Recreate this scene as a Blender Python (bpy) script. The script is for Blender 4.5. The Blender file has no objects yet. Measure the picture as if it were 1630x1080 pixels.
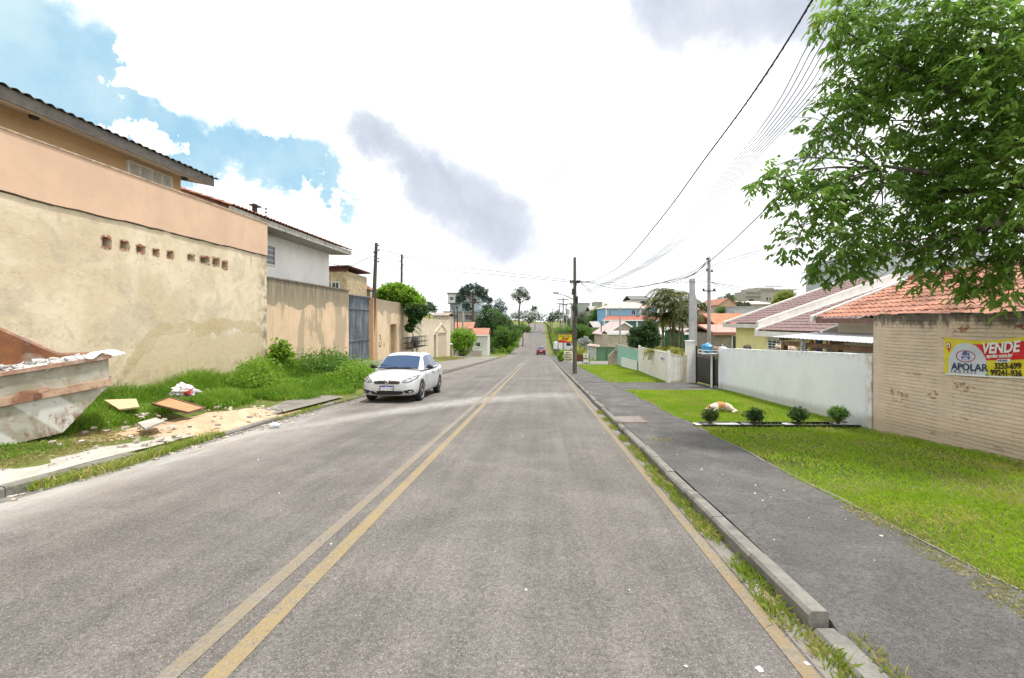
import bpy, bmesh, math, random
import numpy as np
from mathutils import Vector, Matrix, noise as mnoise
rnd = random.Random(11)
RN = np.random.default_rng(5)
R = math.radians
sc = bpy.context.scene
COL = sc.collection
F = 740.0; HY = 513.0; CX = 815.0; K = 45.0/740.0     # focal length in px, horizon row, centre column, drift of the road to the right
CAMZ = 1.65

# ---------------------------------------------------------------- camera, sky, sun, exposure
cam = bpy.data.cameras.new('camera'); camo = bpy.data.objects.new('camera', cam); COL.objects.link(camo)
camo.location = (0, 0, CAMZ); camo.rotation_euler = (R(90), 0, 0)
cam.sensor_width = 36.0; cam.lens = 36.0*F/1630.0; cam.shift_y = -27.0/1630.0
cam.clip_start = 0.05; cam.clip_end = 4000
sc.camera = camo
sc.view_settings.view_transform = 'Standard'; sc.view_settings.look = 'None'
sc.view_settings.gamma = 1.0; sc.view_settings.exposure = 0.62
sc.render.film_transparent = False
try:
    sc.cycles.max_bounces = 6; sc.cycles.transparent_max_bounces = 6
    sc.cycles.use_denoising = True
except Exception: pass
SUN_DIR = Vector((0.27, -0.12, 0.95)).normalized()
sl = bpy.data.lights.new('sun', 'SUN'); so = bpy.data.objects.new('sun', sl); COL.objects.link(so)
sl.energy = 3.3; sl.angle = R(6); sl.color = (1.0, 0.955, 0.88)
so.rotation_euler = SUN_DIR.to_track_quat('Z', 'Y').to_euler()

def px_dir(px, py):
    return Vector(((px-CX)/F, 1.0, (HY-py)/F)).normalized()

class NT:
    """small helper that writes node graphs"""
    def __init__(s, tree): s.t = tree
    def n(s, typ, **kw):
        nd = s.t.nodes.new(typ)
        for k, v in kw.items():
            if k.startswith('i_'):
                s.put(nd.inputs[k[2:].replace('_', ' ')], v)
            else: setattr(nd, k, v)
        return nd
    def put(s, sock, v):
        if isinstance(v, bpy.types.NodeSocket): s.t.links.new(v, sock)
        elif v is not None:
            if sock.type == 'RGBA' and len(v) == 3: v = (*v, 1)
            sock.default_value = v
    def math(s, op, a, b=0.0, c=0.0, clamp=False):
        nd = s.t.nodes.new('ShaderNodeMath'); nd.operation = op; nd.use_clamp = clamp
        s.put(nd.inputs[0], a); s.put(nd.inputs[1], b); s.put(nd.inputs[2], c)
        return nd.outputs[0]
    def vmath(s, op, a, b=(0, 0, 0), out=0):
        nd = s.t.nodes.new('ShaderNodeVectorMath'); nd.operation = op
        s.put(nd.inputs[0], a)
        if op == 'SCALE': s.put(nd.inputs['Scale'], b)
        else: s.put(nd.inputs[1], b)
        return nd.outputs[out]
    def mix(s, f, a, b, mode='MIX'):
        nd = s.t.nodes.new('ShaderNodeMix'); nd.data_type = 'RGBA'; nd.blend_type = mode; nd.clamp_factor = True
        s.put(nd.inputs[0], f); s.put(nd.inputs[6], a); s.put(nd.inputs[7], b)
        return nd.outputs[2]
    def noise(s, vec, scale, detail=4.0, rough=0.55, dist=0.0, col=False):
        nd = s.t.nodes.new('ShaderNodeTexNoise')
        if vec is not None: s.put(nd.inputs['Vector'], vec)
        s.put(nd.inputs['Scale'], scale); nd.inputs['Detail'].default_value = detail
        nd.inputs['Roughness'].default_value = rough; nd.inputs['Distortion'].default_value = dist
        return nd.outputs['Color' if col else 'Fac']
    def vor(s, vec, scale, feature='F1', out='Distance'):
        nd = s.t.nodes.new('ShaderNodeTexVoronoi'); nd.feature = feature
        s.put(nd.inputs['Vector'], vec); nd.inputs['Scale'].default_value = scale
        return nd.outputs[out]
    def step(s, v, a, b, lo=0.0, hi=1.0):
        nd = s.t.nodes.new('ShaderNodeMapRange'); nd.interpolation_type = 'SMOOTHSTEP'
        s.put(nd.inputs['Value'], v); s.put(nd.inputs['From Min'], a); s.put(nd.inputs['From Max'], b)
        nd.inputs['To Min'].default_value = lo; nd.inputs['To Max'].default_value = hi
        return nd.outputs[0]
    def bump(s, h, strength=0.3, dist=0.02, normal=None):
        nd = s.t.nodes.new('ShaderNodeBump'); nd.inputs['Strength'].default_value = strength
        nd.inputs['Distance'].default_value = dist; s.put(nd.inputs['Height'], h)
        if normal is not None: s.put(nd.inputs['Normal'], normal)
        return nd.outputs[0]
    def pos(s): return s.t.nodes.new('ShaderNodeNewGeometry').outputs['Position']
    def obj(s): return s.t.nodes.new('ShaderNodeTexCoord').outputs['Object']
    def xyz(s, v):
        nd = s.t.nodes.new('ShaderNodeSeparateXYZ'); s.put(nd.inputs[0], v); return nd.outputs
    def comb(s, x, y, z):
        nd = s.t.nodes.new('ShaderNodeCombineXYZ'); s.put(nd.inputs[0], x); s.put(nd.inputs[1], y); s.put(nd.inputs[2], z); return nd.outputs[0]

def lin(r, g, b):
    f = lambda c: (c/255/12.92) if c/255 <= 0.04045 else ((c/255+0.055)/1.055)**2.4
    return (f(r), f(g), f(b))

def make_world():
    w = bpy.data.worlds.new('World'); sc.world = w; w.use_nodes = True
    w.node_tree.nodes.clear(); g = NT(w.node_tree)
    sky = g.n('ShaderNodeTexSky', sky_type='NISHITA', sun_disc=False)
    sky.sun_elevation = math.asin(SUN_DIR.z); sky.sun_rotation = math.atan2(SUN_DIR.x, SUN_DIR.y)
    sky.air_density = 1.0; sky.dust_density = 1.5
    D = g.n('ShaderNodeTexCoord').outputs['Generated']
    wob = g.vmath('SUBTRACT', g.noise(D, 3.2, 6, 0.62, col=True), (0.5, 0.5, 0.5))
    wob2 = g.vmath('SUBTRACT', g.noise(D, 12, 6, 0.65, col=True), (0.5, 0.5, 0.5))
    Dw = g.vmath('ADD', D, g.vmath('SCALE', wob, 0.32))
    Dw = g.vmath('ADD', Dw, g.vmath('SCALE', wob2, 0.10))
    Ds = g.vmath('ADD', D, g.vmath('SCALE', wob, 0.13))
    Ds = g.vmath('ADD', Ds, g.vmath('SCALE', wob2, 0.05))
    Dp = g.vmath('ADD', g.vmath('ADD', D, g.vmath('SCALE', wob, 0.30)), g.vmath('SCALE', wob2, 0.30))
    def blobs(lst, vec, soft=0.55):
        acc = None
        for px, py, r in lst:
            q = px_dir(px, py); r = r/F*q.y**1.5
            d = g.vmath('DISTANCE', vec, q, out=1)
            m = g.step(d, r, r*soft)
            acc = m if acc is None else g.math('MAXIMUM', acc, m)
        return acc
    n1 = g.noise(D, 4.5, 8, 0.62, 0.35); n2 = g.noise(D, 14, 6, 0.65)
    nz = g.math('ADD', g.math('MULTIPLY', g.math('SUBTRACT', n1, 0.5), 2.6), g.math('MULTIPLY', g.math('SUBTRACT', n2, 0.5), 1.3))
    blue = blobs([(-330, 120, 560), (-40, 60, 330), (90, 110, 240), (170, 190, 190), (280, 230, 170), (370, 205, 130), (430, 250, 120), (495, 270, 95), (530, 320, 70), (-500, 400, 500)], D, 0.15)
    bmask = blue
    puffs = blobs([(345, -10, 190), (415, 70, 130), (290, 60, 75), (230, 10, 65), (185, 178, 52), (228, 192, 66), (268, 206, 56), (305, 214, 34), (155, 160, 44), (385, 330, 100), (452, 350, 90), (350, 300, 60), (412, 150, 40), (36, 160, 28), (520, 350, 80), (500, 130, 110)], Dp, 0.1)
    blue = g.math('SUBTRACT', g.math('ADD', g.math('MULTIPLY', blue, 1.3), nz), g.math('MULTIPLY', puffs, 1.9))
    blue = g.math('MULTIPLY', g.step(blue, 0.15, 0.95), g.step(bmask, 0.05, 0.45))
    def capsule(a, b, r):
        A = px_dir(*a); B = px_dir(*b); r = r/F*((A+B)/2).normalized().y**1.5; AB = B-A
        v = g.vmath('SUBTRACT', Ds, A); t = g.math('DIVIDE', g.vmath('DOT_PRODUCT', v, AB, out=1), AB.length_squared, clamp=True)
        near = g.vmath('MULTIPLY', g.comb(t, t, t), AB); return g.step(g.vmath('DISTANCE', v, near, out=1), r, 0.0)
    grey = g.math('MAXIMUM', g.math('MAXIMUM', capsule((580, 212), (700, 300), 78), capsule((680, 290), (795, 355), 130)), capsule((1060, 0), (1420, 20), 165))
    grey = g.step(g.math('ADD', grey, g.math('MULTIPLY', nz, 0.38)), 0.22, 0.95)
    greyb = blobs([(1240, 130, 110), (1250, 180, 130), (1310, 230, 120), (605, 345, 40), (880, 260, 60)], D, 0.0)
    greyb = g.math('MULTIPLY', g.step(g.math('ADD', greyb, g.math('MULTIPLY', nz, 0.9)), 0.25, 0.95), 0.5)
    grey2 = g.math('MAXIMUM', g.math('MULTIPLY', grey, g.step(n1, 0.3, 0.7, 0.95, 0.75)), greyb)
    low = g.math('MULTIPLY', g.step(g.xyz(D)[2], 0.34, 0.04), g.step(g.noise(D, 5.0, 6, 0.6), 0.46, 0.66))
    lowm = g.math('MULTIPLY', low, g.step(g.xyz(D)[0], -0.05, 0.22, 0.15, 0.75))
    white = g.mix(g.step(g.noise(Dw, 2.0, 5, 0.55), 0.35, 0.7), (0.84, 0.86, 0.88), (1.12, 1.12, 1.10))
    c = g.mix(lowm, white, (0.62, 0.67, 0.73))
    c = g.mix(grey2, c, (0.35, 0.39, 0.475))
    skyc = g.vmath('MULTIPLY', sky.outputs[0], (0.05, 0.10, 0.105))
    thin = g.mix(g.step(g.noise(D, 6, 5, 0.6), 0.35, 0.75), (0.29, 0.48, 0.61), (0.49, 0.63, 0.67))
    bl = g.mix(0.12, thin, skyc)
    c = g.mix(blue, c, bl)
    c = g.vmath('SCALE', c, 10.0)
    bg = g.n('ShaderNodeBackground'); g.put(bg.inputs[0], c); bg.inputs[1].default_value = 0.1
    o = g.n('ShaderNodeOutputWorld'); g.t.links.new(bg.outputs[0], o.inputs[0])
make_world()

# ---------------------------------------------------------------- placing helpers
def S(X, Y, Z=0.0): return Vector((X + K*Y, Y, Z))          # offset X from the road axis, distance Y along it
def Q(px, py, d): return Vector(((px-CX)/F*d, d, CAMZ-(py-HY)/F*d))
PY = np.array([-60, -20, 0, 28, 60, 78, 92, 104, 118, 135, 155, 181, 205, 230, 300, 2000.])
PZ = np.array([3.2, 1.08, 0, -1.51, -3.2, -4.08, -4.6, -4.78, -4.62, -3.85, -2.6, -0.85, 0.15, 0.6, 0.9, 1.0])
_h = np.diff(PY); _d = np.diff(PZ)/_h
_m = np.zeros(len(PY)); _m[1:-1] = [0 if a*b <= 0 and False else (a*h2+b*h1)/(h1+h2) for a, b, h1, h2 in zip(_d[:-1], _d[1:], _h[:-1], _h[1:])]
_m[0] = _d[0]; _m[-1] = 0; _m[1] = _m[2] = -0.054
def zr(y):
    y = np.clip(np.asarray(y, float), PY[0], PY[-1]); i = np.clip(np.searchsorted(PY, y)-1, 0, len(_h)-1)
    h = _h[i]; t = (y-PY[i])/h
    r = (2*t**3-3*t**2+1)*PZ[i]+(t**3-2*t**2+t)*h*_m[i]+(-2*t**3+3*t**2)*PZ[i+1]+(t**3-t**2)*h*_m[i+1]
    return r if r.ndim else float(r)
def hl(y): return np.interp(y, [-20, 4, 9, 14, 24, 31, 50, 70, 84, 110, 200], [.2, .2, .3, .5, .84, .88, .66, .4, .1, .3, 1.0])
def ssm(a, b, x): 
    t = np.clip((np.asarray(x, float)-a)/(b-a), 0, 1); return t*t*(3-2*t)
def T(X, Y):
    """terrain height at offset X, distance Y"""
    X = np.asarray(X, float); Y = np.asarray(Y, float)
    z = zr(Y)
    left = np.where(X < -5.93, 0.12 + (hl(Y)-0.12)*np.clip((-5.9-X)/4.1, 0, 1) + ssm(-12, -60, X)*3.0*ssm(20, 120, Y), 0)
    right = np.where(X > 1.6, 0.10, 0) + ssm(3, 14, X)*4.0*ssm(95, 140, Y)*(1-ssm(150, 220, Y)) + ssm(12, 60, X)*(4.0*ssm(20, 90, Y))
    ll = np.where(X < -6, ssm(-7, -20, X)*3.5*ssm(90, 135, Y)*(1-ssm(160, 230, Y)), 0)
    r = z + left + right + ll
    return r if r.ndim else float(r)
def G(px, py, off=0.13):
    """offset and distance of the pavement or lawn seen at a pixel (straight slope near the camera)"""
    lo, hi = 0.5, 95.0
    for _ in range(50):
        m = (lo+hi)/2
        if CAMZ-(py-HY)/F*m > zr(m)+off: lo = m
        else: hi = m
    return ((px-860)/F*lo, lo)

def link(name, me, parent=None):
    o = bpy.data.objects.new(name, me); COL.objects.link(o)
    if parent is not None: o.parent = parent
    return o
def tag(o, label=None, cat=None, group=None, kind=None):
    if label: o['label'] = label
    if cat: o['category'] = cat
    if group: o['group'] = group
    if kind: o['kind'] = kind
    return o
def thing(name, loc, label, cat, group=None, rz=0.0, rx=0.0):
    o = link(name, None); o.location = loc; o.rotation_euler = (rx, 0, rz); o.empty_display_size = 0.1
    tag(o, label, cat, group); return o

class MB:
    def __init__(s): s.v = []; s.f = []; s.m = []; s.mi = 0; s.sm = []; s.smooth = False
    def add(s, vs, fs):
        b = len(s.v); s.v += [tuple(v) for v in vs]
        for f in fs: s.f.append(tuple(b+i for i in f)); s.m.append(s.mi); s.sm.append(s.smooth)
        return s
    def quad(s, a, b, c, d): return s.add([a, b, c, d], [(0, 1, 2, 3)])
    def hexa(s, p):    # bottom 4 counter-clockwise, then top 4
        return s.add(p, [(3, 2, 1, 0), (4, 5, 6, 7), (0, 1, 5, 4), (1, 2, 6, 5), (2, 3, 7, 6), (3, 0, 4, 7)])
    def box(s, x0, x1, y0, y1, z0, z1):
        return s.hexa([(x0, y0, z0), (x1, y0, z0), (x1, y1, z0), (x0, y1, z0), (x0, y0, z1), (x1, y0, z1), (x1, y1, z1), (x0, y1, z1)])
    def sbox(s, X0, X1, Y0, Y1, z0, z1, z1b=None, z0b=None):    # aligned to the road; top may slope along Y
        z1b = z1 if z1b is None else z1b; z0b = z0 if z0b is None else z0b
        return s.hexa([S(X0, Y0, z0), S(X1, Y0, z0), S(X1, Y1, z0b), S(X0, Y1, z0b), S(X0, Y0, z1), S(X1, Y0, z1), S(X1, Y1, z1b), S(X0, Y1, z1b)])
    def bar(s, a, b, w, h):    # box beam between two points
        a = Vector(a); b = Vector(b); d = (b-a).normalized()
        up = Vector((0, 0, 1)) if abs(d.z) < 0.95 else Vector((0, 1, 0))
        sx = d.cross(up).normalized()*w/2; sy = sx.cross(d).normalized()*h/2
        return s.hexa([a-sx-sy, a+sx-sy, b+sx-sy, b-sx-sy, a-sx+sy, a+sx+sy, b+sx+sy, b-sx+sy])
    def tube(s, pts, r, n=8, cap=True):
        pts = [Vector(p) for p in pts]; rs = r if isinstance(r, (list, tuple)) else [r]*len(pts)
        vs = []; fs = []; prev = None
        for i, p in enumerate(pts):
            d = (pts[min(i+1, len(pts)-1)]-pts[max(i-1, 0)]).normalized()
            if prev is None: u = d.orthogonal().normalized()
            else: u = (prev-d*prev.dot(d)).normalized()
            prev = u; w = d.cross(u)
            for k in range(n):
                a = 2*math.pi*k/n; vs.append(p+(u*math.cos(a)+w*math.sin(a))*rs[i])
        for i in range(len(pts)-1):
            for k in range(n): fs.append((i*n+k, i*n+(k+1) % n, (i+1)*n+(k+1) % n, (i+1)*n+k))
        if cap: fs.append(tuple(range(n-1, -1, -1))); fs.append(tuple((len(pts)-1)*n+k for k in range(n)))
        return s.add(vs, fs)
    def lathe(s, prof, c=(0, 0, 0), n=20, axis='Z'):
        vs = []; fs = []; c = Vector(c)
        for r, h in prof:
            for k in range(n):
                a = 2*math.pi*k/n; x, y = r*math.cos(a), r*math.sin(a)
                p = Vector((x, y, h)) if axis == 'Z' else (Vector((h, x, y)) if axis == 'X' else Vector((y, h, x)))
                vs.append(c+p)
        for i in range(len(prof)-1):
            for k in range(n): fs.append((i*n+k, i*n+(k+1) % n, (i+1)*n+(k+1) % n, (i+1)*n+k))
        fs.append(tuple(range(n-1, -1, -1))); fs.append(tuple((len(prof)-1)*n+k for k in range(n)))
        return s.add(vs, fs)
    def prism(s, poly, off):   # polygon (3-D points) pushed by a vector
        off = Vector(off); n = len(poly); a = [Vector(p) for p in poly]
        return s.add(a+[p+off for p in a], [tuple(range(n-1, -1, -1)), tuple(range(n, 2*n))]+[(i, (i+1) % n, n+(i+1) % n, n+i) for i in range(n)])
    def ball(s, c, r, sq=(1, 1, 1), n=12, jitter=0.0):
        c = Vector(c); vs = []; fs = []; m = n//2
        for i in range(m+1):
            t = math.pi*i/m
            for k in range(n):
                a = 2*math.pi*k/n; v = Vector((math.sin(t)*math.cos(a), math.sin(t)*math.sin(a), math.cos(t)))
                rr = r*(1+jitter*(mnoise.noise(v*2.3+c*3.1)))
                vs.append(c+Vector((v.x*sq[0], v.y*sq[1], v.z*sq[2]))*rr)
        for i in range(m):
            for k in range(n): fs.append((i*n+k, (i+1)*n+k, (i+1)*n+(k+1) % n, i*n+(k+1) % n))
        return s.add(vs, fs)
    def build(s, name, mats, parent=None, base=None, bevel=0.0, sharp=40):
        """one mesh object; coordinates are shifted by -base (the thing's own location)"""
        if not isinstance(mats, (list, tuple)): mats = [mats]
        base = Vector(base) if base is not None else Vector((0, 0, 0))
        me = bpy.data.meshes.new(name)
        me.from_pydata([(v[0]-base.x, v[1]-base.y, v[2]-base.z) for v in s.v], [], s.f)
        for m in mats: me.materials.append(m)
        me.polygons.foreach_set('material_index', s.m)
        if any(s.sm):
            me.polygons.foreach_set('use_smooth', s.sm)
        bm = bmesh.new(); bm.from_mesh(me)
        bmesh.ops.remove_doubles(bm, verts=bm.verts, dist=1e-5)
        bmesh.ops.recalc_face_normals(bm, faces=bm.faces)
        if bevel > 0:
            es = [e for e in bm.edges if len(e.link_faces) == 2 and e.calc_face_angle(0) > R(50)]
            bmesh.ops.bevel(bm, geom=es, offset=bevel, segments=2, affect='EDGES', profile=0.6)
        bm.to_mesh(me); bm.free()
        if any(s.sm):
            try: me.set_sharp_from_angle(angle=R(sharp))
            except Exception: pass
        return link(name, me, parent)

def raw_mesh(name, verts, faces_flat, nper, mats, parent=None, attr=None, smooth=False, base=None):
    """fast mesh from numpy arrays, all faces with nper corners; attr = per-face value stored on the corners' faces"""
    me = bpy.data.meshes.new(name)
    verts = np.asarray(verts, np.float32)
    if base is not None: verts = verts-np.asarray(tuple(base), np.float32)
    nf = len(faces_flat)//nper
    me.vertices.add(len(verts)); me.vertices.foreach_set('co', verts.ravel())
    me.loops.add(len(faces_flat)); me.loops.foreach_set('vertex_index', np.asarray(faces_flat, np.int32))
    me.polygons.add(nf); me.polygons.foreach_set('loop_start', np.arange(0, nf*nper, nper, dtype=np.int32))
    try: me.polygons.foreach_set('loop_total', np.full(nf, nper, np.int32))
    except Exception: pass
    me.update(calc_edges=True)
    if attr is not None:
        a = me.attributes.new('var', 'FLOAT', 'FACE'); a.data.foreach_set('value', np.asarray(attr, np.float32))
    if smooth: me.polygons.foreach_set('use_smooth', np.ones(nf, bool))
    if not isinstance(mats, (list, tuple)): mats = [mats]
    for m in mats: me.materials.append(m)
    me.validate()
    return link(name, me, parent)

# ---------------------------------------------------------------- materials
def new_mat(name):
    m = bpy.data.materials.new(name); m.use_nodes = True; m.node_tree.nodes.clear(); g = NT(m.node_tree)
    p = g.n('ShaderNodeBsdfPrincipled'); o = g.n('ShaderNodeOutputMaterial'); g.t.links.new(p.outputs[0], o.inputs[0])
    return m, g, p, o
def paint(name, c, rough=0.6, var=0.12, scale=6, metal=0.0, bump=0.15, dirt=None, dirt_amt=0.3, coat=0.0, bscale=60, spec=0.5, bdist=0.004):
    """a painted / plain surface: two close tones, blotches of dirt and fine bump"""
    m, g, p, o = new_mat(name); P = g.obj()
    n1 = g.noise(P, scale, 5, 0.6)
    c2 = tuple(x*(1-var*1.6) for x in c); c1 = tuple(min(1, x*(1+var*0.7)) for x in c)
    col = g.mix(g.step(n1, 0.3, 0.7), c1, c2)
    if dirt is not None:
        n2 = g.noise(P, scale*0.45, 7, 0.65, 0.3)
        col = g.mix(g.math('MULTIPLY', g.step(n2, 0.5, 0.68), dirt_amt), col, dirt)
    g.put(p.inputs['Base Color'], col); p.inputs['Roughness'].default_value = rough; p.inputs['Metallic'].default_value = metal
    p.inputs['Specular IOR Level'].default_value = spec
    if coat: p.inputs['Coat Weight'].default_value = coat; p.inputs['Coat Roughness'].default_value = 0.04
    if bump: g.put(p.inputs['Normal'], g.bump(g.noise(P, bscale, 4, 0.7), bump, bdist))
    return m
def glass(name, c=(0.03, 0.045, 0.06), rough=0.05, spec=0.8):
    m, g, p, o = new_mat(name); g.put(p.inputs['Base Color'], (*c, 1)); p.inputs['Roughness'].default_value = rough
    p.inputs['Specular IOR Level'].default_value = spec
    return m
def foliage(name, c1, c2, trans=0.35, dry=None, rough=0.5, dryamt=0.12, nscale=1.2, patch=None):
    m, g, p, o = new_mat(name)
    at = g.n('ShaderNodeAttribute', attribute_name='var').outputs['Fac']
    P = g.pos()
    f = g.math('ADD', g.math('MULTIPLY', at, 0.65), g.math('MULTIPLY', g.step(g.noise(P, nscale, 3), 0.3, 0.7), 0.35))
    col = g.mix(f, c1, c2)
    if dry is not None: col = g.mix(g.step(at, 1-dryamt, 1-dryamt+0.02), col, dry)
    if patch is not None:
        pn = g.math('ADD', g.noise(P, 1.1, 5, .65), g.math('MULTIPLY', g.math('SUBTRACT', at, .5), .22)); col = g.mix(g.step(pn, .54, .64, 0, .65), col, patch)
    g.put(p.inputs['Base Color'], col); p.inputs['Roughness'].default_value = rough; p.inputs['Specular IOR Level'].default_value = 0.35
    tr = g.n('ShaderNodeBsdfTranslucent'); g.put(tr.inputs[0], g.mix(0.5, col, tuple(min(1, a*1.6) for a in c2)))
    mx = g.n('ShaderNodeMixShader'); mx.inputs[0].default_value = trans
    g.t.links.new(p.outputs[0], mx.inputs[1]); g.t.links.new(tr.outputs[0], mx.inputs[2]); g.t.links.new(mx.outputs[0], o.inputs[0])
    return m
def bark(name, c=(0.12, 0.09, 0.065)):
    m, g, p, o = new_mat(name); P = g.obj()
    Ps = g.vmath('MULTIPLY', P, (14, 14, 2.2)); n = g.noise(Ps, 1.0, 6, 0.65)
    g.put(p.inputs['Base Color'], g.mix(g.step(n, 0.35, 0.65), tuple(x*0.5 for x in c), tuple(x*1.5 for x in c)))
    p.inputs['Roughness'].default_value = 0.9; g.put(p.inputs['Normal'], g.bump(n, 0.7, 0.02)); return m
M = {}
def asphalt_nodes(g, P, base, speck=1.0):
    fine = g.noise(P, 130, 3, 0.8); mid = g.noise(P, 34, 5, 0.8); big = g.noise(P, 0.55, 5, 0.6, 0.4); bl = g.noise(P, 3.0, 5, 0.65)
    vo = g.vor(P, 120.0); vo2 = g.vor(P, 120.0, out='Color')
    lum = g.math('ADD', g.step(fine, 0.28, 0.72, 0.55, 1.38), g.step(mid, 0.32, 0.68, -0.28, 0.26))
    lum = g.math('MULTIPLY', lum, g.step(big, 0.3, 0.7, 0.86, 1.12))
    lum = g.math('MULTIPLY', lum, g.step(bl, 0.3, 0.7, 0.92, 1.07))
    col = g.vmath('SCALE', base, lum)
    sp = g.math('MULTIPLY', g.step(g.xyz(vo2)[0], 0.84, 0.92), g.step(vo, 0.5, 0.3))
    col = g.mix(g.math('MULTIPLY', sp, 0.6*speck), col, (0.46, 0.42, 0.38))
    dk = g.math('MULTIPLY', g.step(g.xyz(vo2)[1], 0.80, 0.9), g.step(vo, 0.5, 0.3))
    col = g.mix(g.math('MULTIPLY', dk, 0.7*speck), col, (0.045, 0.045, 0.045))
    h = g.math('ADD', g.math('MULTIPLY', vo, -0.9), g.math('MULTIPLY', fine, 0.8))
    return col, h
def mk_road():
    m, g, p, o = new_mat('road_asphalt'); P = g.pos(); x, y, z = g.xyz(P)
    X = g.math('SUBTRACT', x, g.math('MULTIPLY', y, K))       # offset from the road axis
    base = g.mix(g.step(g.noise(P, 0.9, 4, 0.6), 0.35, 0.65), (0.152, 0.140, 0.130), (0.131, 0.122, 0.115))
    sk = g.noise(g.comb(g.math('MULTIPLY', X, 3.2), g.math('MULTIPLY', y, 0.10), 0.0), 1.0, 5, 0.65); base = g.vmath('SCALE', base, g.step(sk, 0.35, 0.65, 0.88, 1.12))
    # darker worn wheel track on the left lane
    wt = g.math('ABSOLUTE', g.math('ADD', X, 3.0)); wtm = g.math('MULTIPLY', g.step(wt, 0.9, 0.1), g.step(g.noise(P, 1.2, 4, 0.6), 0.4, 0.65, 0.0, 0.55))
    base = g.mix(wtm, base, (0.105, 0.10, 0.098))
    wt2 = g.math('ABSOLUTE', g.math('ADD', X, 0.35)); base = g.mix(g.math('MULTIPLY', g.step(wt2, 0.8, 0.1), 0.22), base, (0.11, 0.105, 0.10))
    col, h = asphalt_nodes(g, P, base)
    # pale cement dust: along the left kerb and in a band swinging across the road
    nz = g.noise(P, 1.4, 6, 0.7); nf = g.noise(g.vmath('MULTIPLY', P, (6, 1.4, 6)), 1.0, 5, 0.7)
    yc = g.math('SUBTRACT', 15.9, g.math('MULTIPLY', g.math('POWER', g.math('SUBTRACT', X, 0.8), 2.0), 0.185))
    dy = g.math('ABSOLUTE', g.math('ADD', g.math('SUBTRACT', y, yc), g.math('MULTIPLY', g.math('SUBTRACT', nz, 0.5), 1.6)))
    band = g.math('MULTIPLY', g.step(dy, 1.7, 0.0), g.step(X, 2.0, -2.6, 0.22, 0.7))
    kx = g.math('ADD', g.math('ADD', X, 5.85), g.math('MULTIPLY', g.math('SUBTRACT', nz, 0.5), 0.9))
    kerbd = g.math('MULTIPLY', g.step(kx, 1.25, 0.2), g.math('MULTIPLY', g.step(y, 14.0, 9.0), g.step(y, 2.0, 5.0, 0.5, 1.0)))
    wide = g.math('MULTIPLY', g.math('MULTIPLY', g.step(kx, 2.4, 0.6), g.step(y, 12.5, 9.5)), g.step(y, 4.5, 8.5, 0.0, 0.55))
    dust = g.math('MAXIMUM', g.math('MAXIMUM', band, kerbd), wide)
    dust = g.math('MULTIPLY', dust, g.step(nf, 0.25, 0.7, 0.55, 1.0), clamp=True)
    dust = g.math('MULTIPLY', dust, g.step(g.noise(P, 120, 3, 0.8), 0.2, 0.7, 0.55, 1.0))
    col = g.mix(g.math('MULTIPLY', dust, 0.78), col, (0.50, 0.49, 0.47))
    # sandy film near the left edge
    sand = g.math('MULTIPLY', g.step(g.math('ADD', X, 5.9), 2.6, 0.0, 0.0, 0.35), g.step(nz, 0.4, 0.65))
    col = g.mix(sand, col, (0.36, 0.30, 0.25))
    # long cracks sealed dark
    cr = g.vor(g.vmath('ADD', g.vmath('MULTIPLY', P, (0.5, 0.16, 0.5)), g.vmath('SCALE', g.noise(P, 1.3, 5, 0.7, col=True), 0.35)), 1.0, 'DISTANCE_TO_EDGE')
    col = g.mix(g.math('MULTIPLY', g.math('MULTIPLY', g.step(cr, 0.004, 0.001), g.step(g.noise(P, .6, 3), .5, .6)), 0.35), col, (0.06, 0.058, 0.055))
    g.put(p.inputs['Base Color'], col); p.inputs['Roughness'].default_value = 0.88; p.inputs['Specular IOR Level'].default_value = 0.3
    g.put(p.inputs['Normal'], g.bump(h, 0.55, 0.006)); return m
def mk_pavement(name, base, tint):
    m, g, p, o = new_mat(name); P = g.pos()
    b = g.mix(g.step(g.noise(P, 1.6, 6, 0.65), 0.35, 0.68), base, tint)
    col, h = asphalt_nodes(g, P, b, 0.35)
    lt = g.step(g.noise(P, 0.9, 7, 0.75), 0.48, 0.72, 0, 0.6); col = g.mix(lt, col, tuple(c*1.7 for c in tint))
    cr = g.vor(g.vmath('ADD', g.vmath('MULTIPLY', P, (0.6, 0.35, 0.6)), g.vmath('SCALE', g.noise(P, 2.3, 5, 0.7, col=True), 0.3)), 1.0, 'DISTANCE_TO_EDGE')
    col = g.mix(g.math('MULTIPLY', g.step(cr, 0.008, 0.001), 0.5), col, (0.045, 0.043, 0.04))
    g.put(p.inputs['Base Color'], col); p.inputs['Roughness'].default_value = 0.9; p.inputs['Specular IOR Level'].default_value = 0.3
    g.put(p.inputs['Normal'], g.bump(g.math('ADD', h, g.noise(P, 9, 4)), 0.6, 0.008)); return m
def mk_line(name, c, cover):
    m, g, p, o = new_mat(name); P = g.pos()
    col, h = asphalt_nodes(g, P, (0.19, 0.175, 0.165))
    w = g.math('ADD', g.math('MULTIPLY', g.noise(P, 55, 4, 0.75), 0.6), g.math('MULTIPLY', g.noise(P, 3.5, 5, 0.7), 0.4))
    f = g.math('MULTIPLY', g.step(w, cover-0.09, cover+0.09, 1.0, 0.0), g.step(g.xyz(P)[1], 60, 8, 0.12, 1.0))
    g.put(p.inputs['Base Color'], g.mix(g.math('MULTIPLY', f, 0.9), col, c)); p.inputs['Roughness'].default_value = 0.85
    g.put(p.inputs['Normal'], g.bump(h, 0.5, 0.006)); return m
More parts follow.
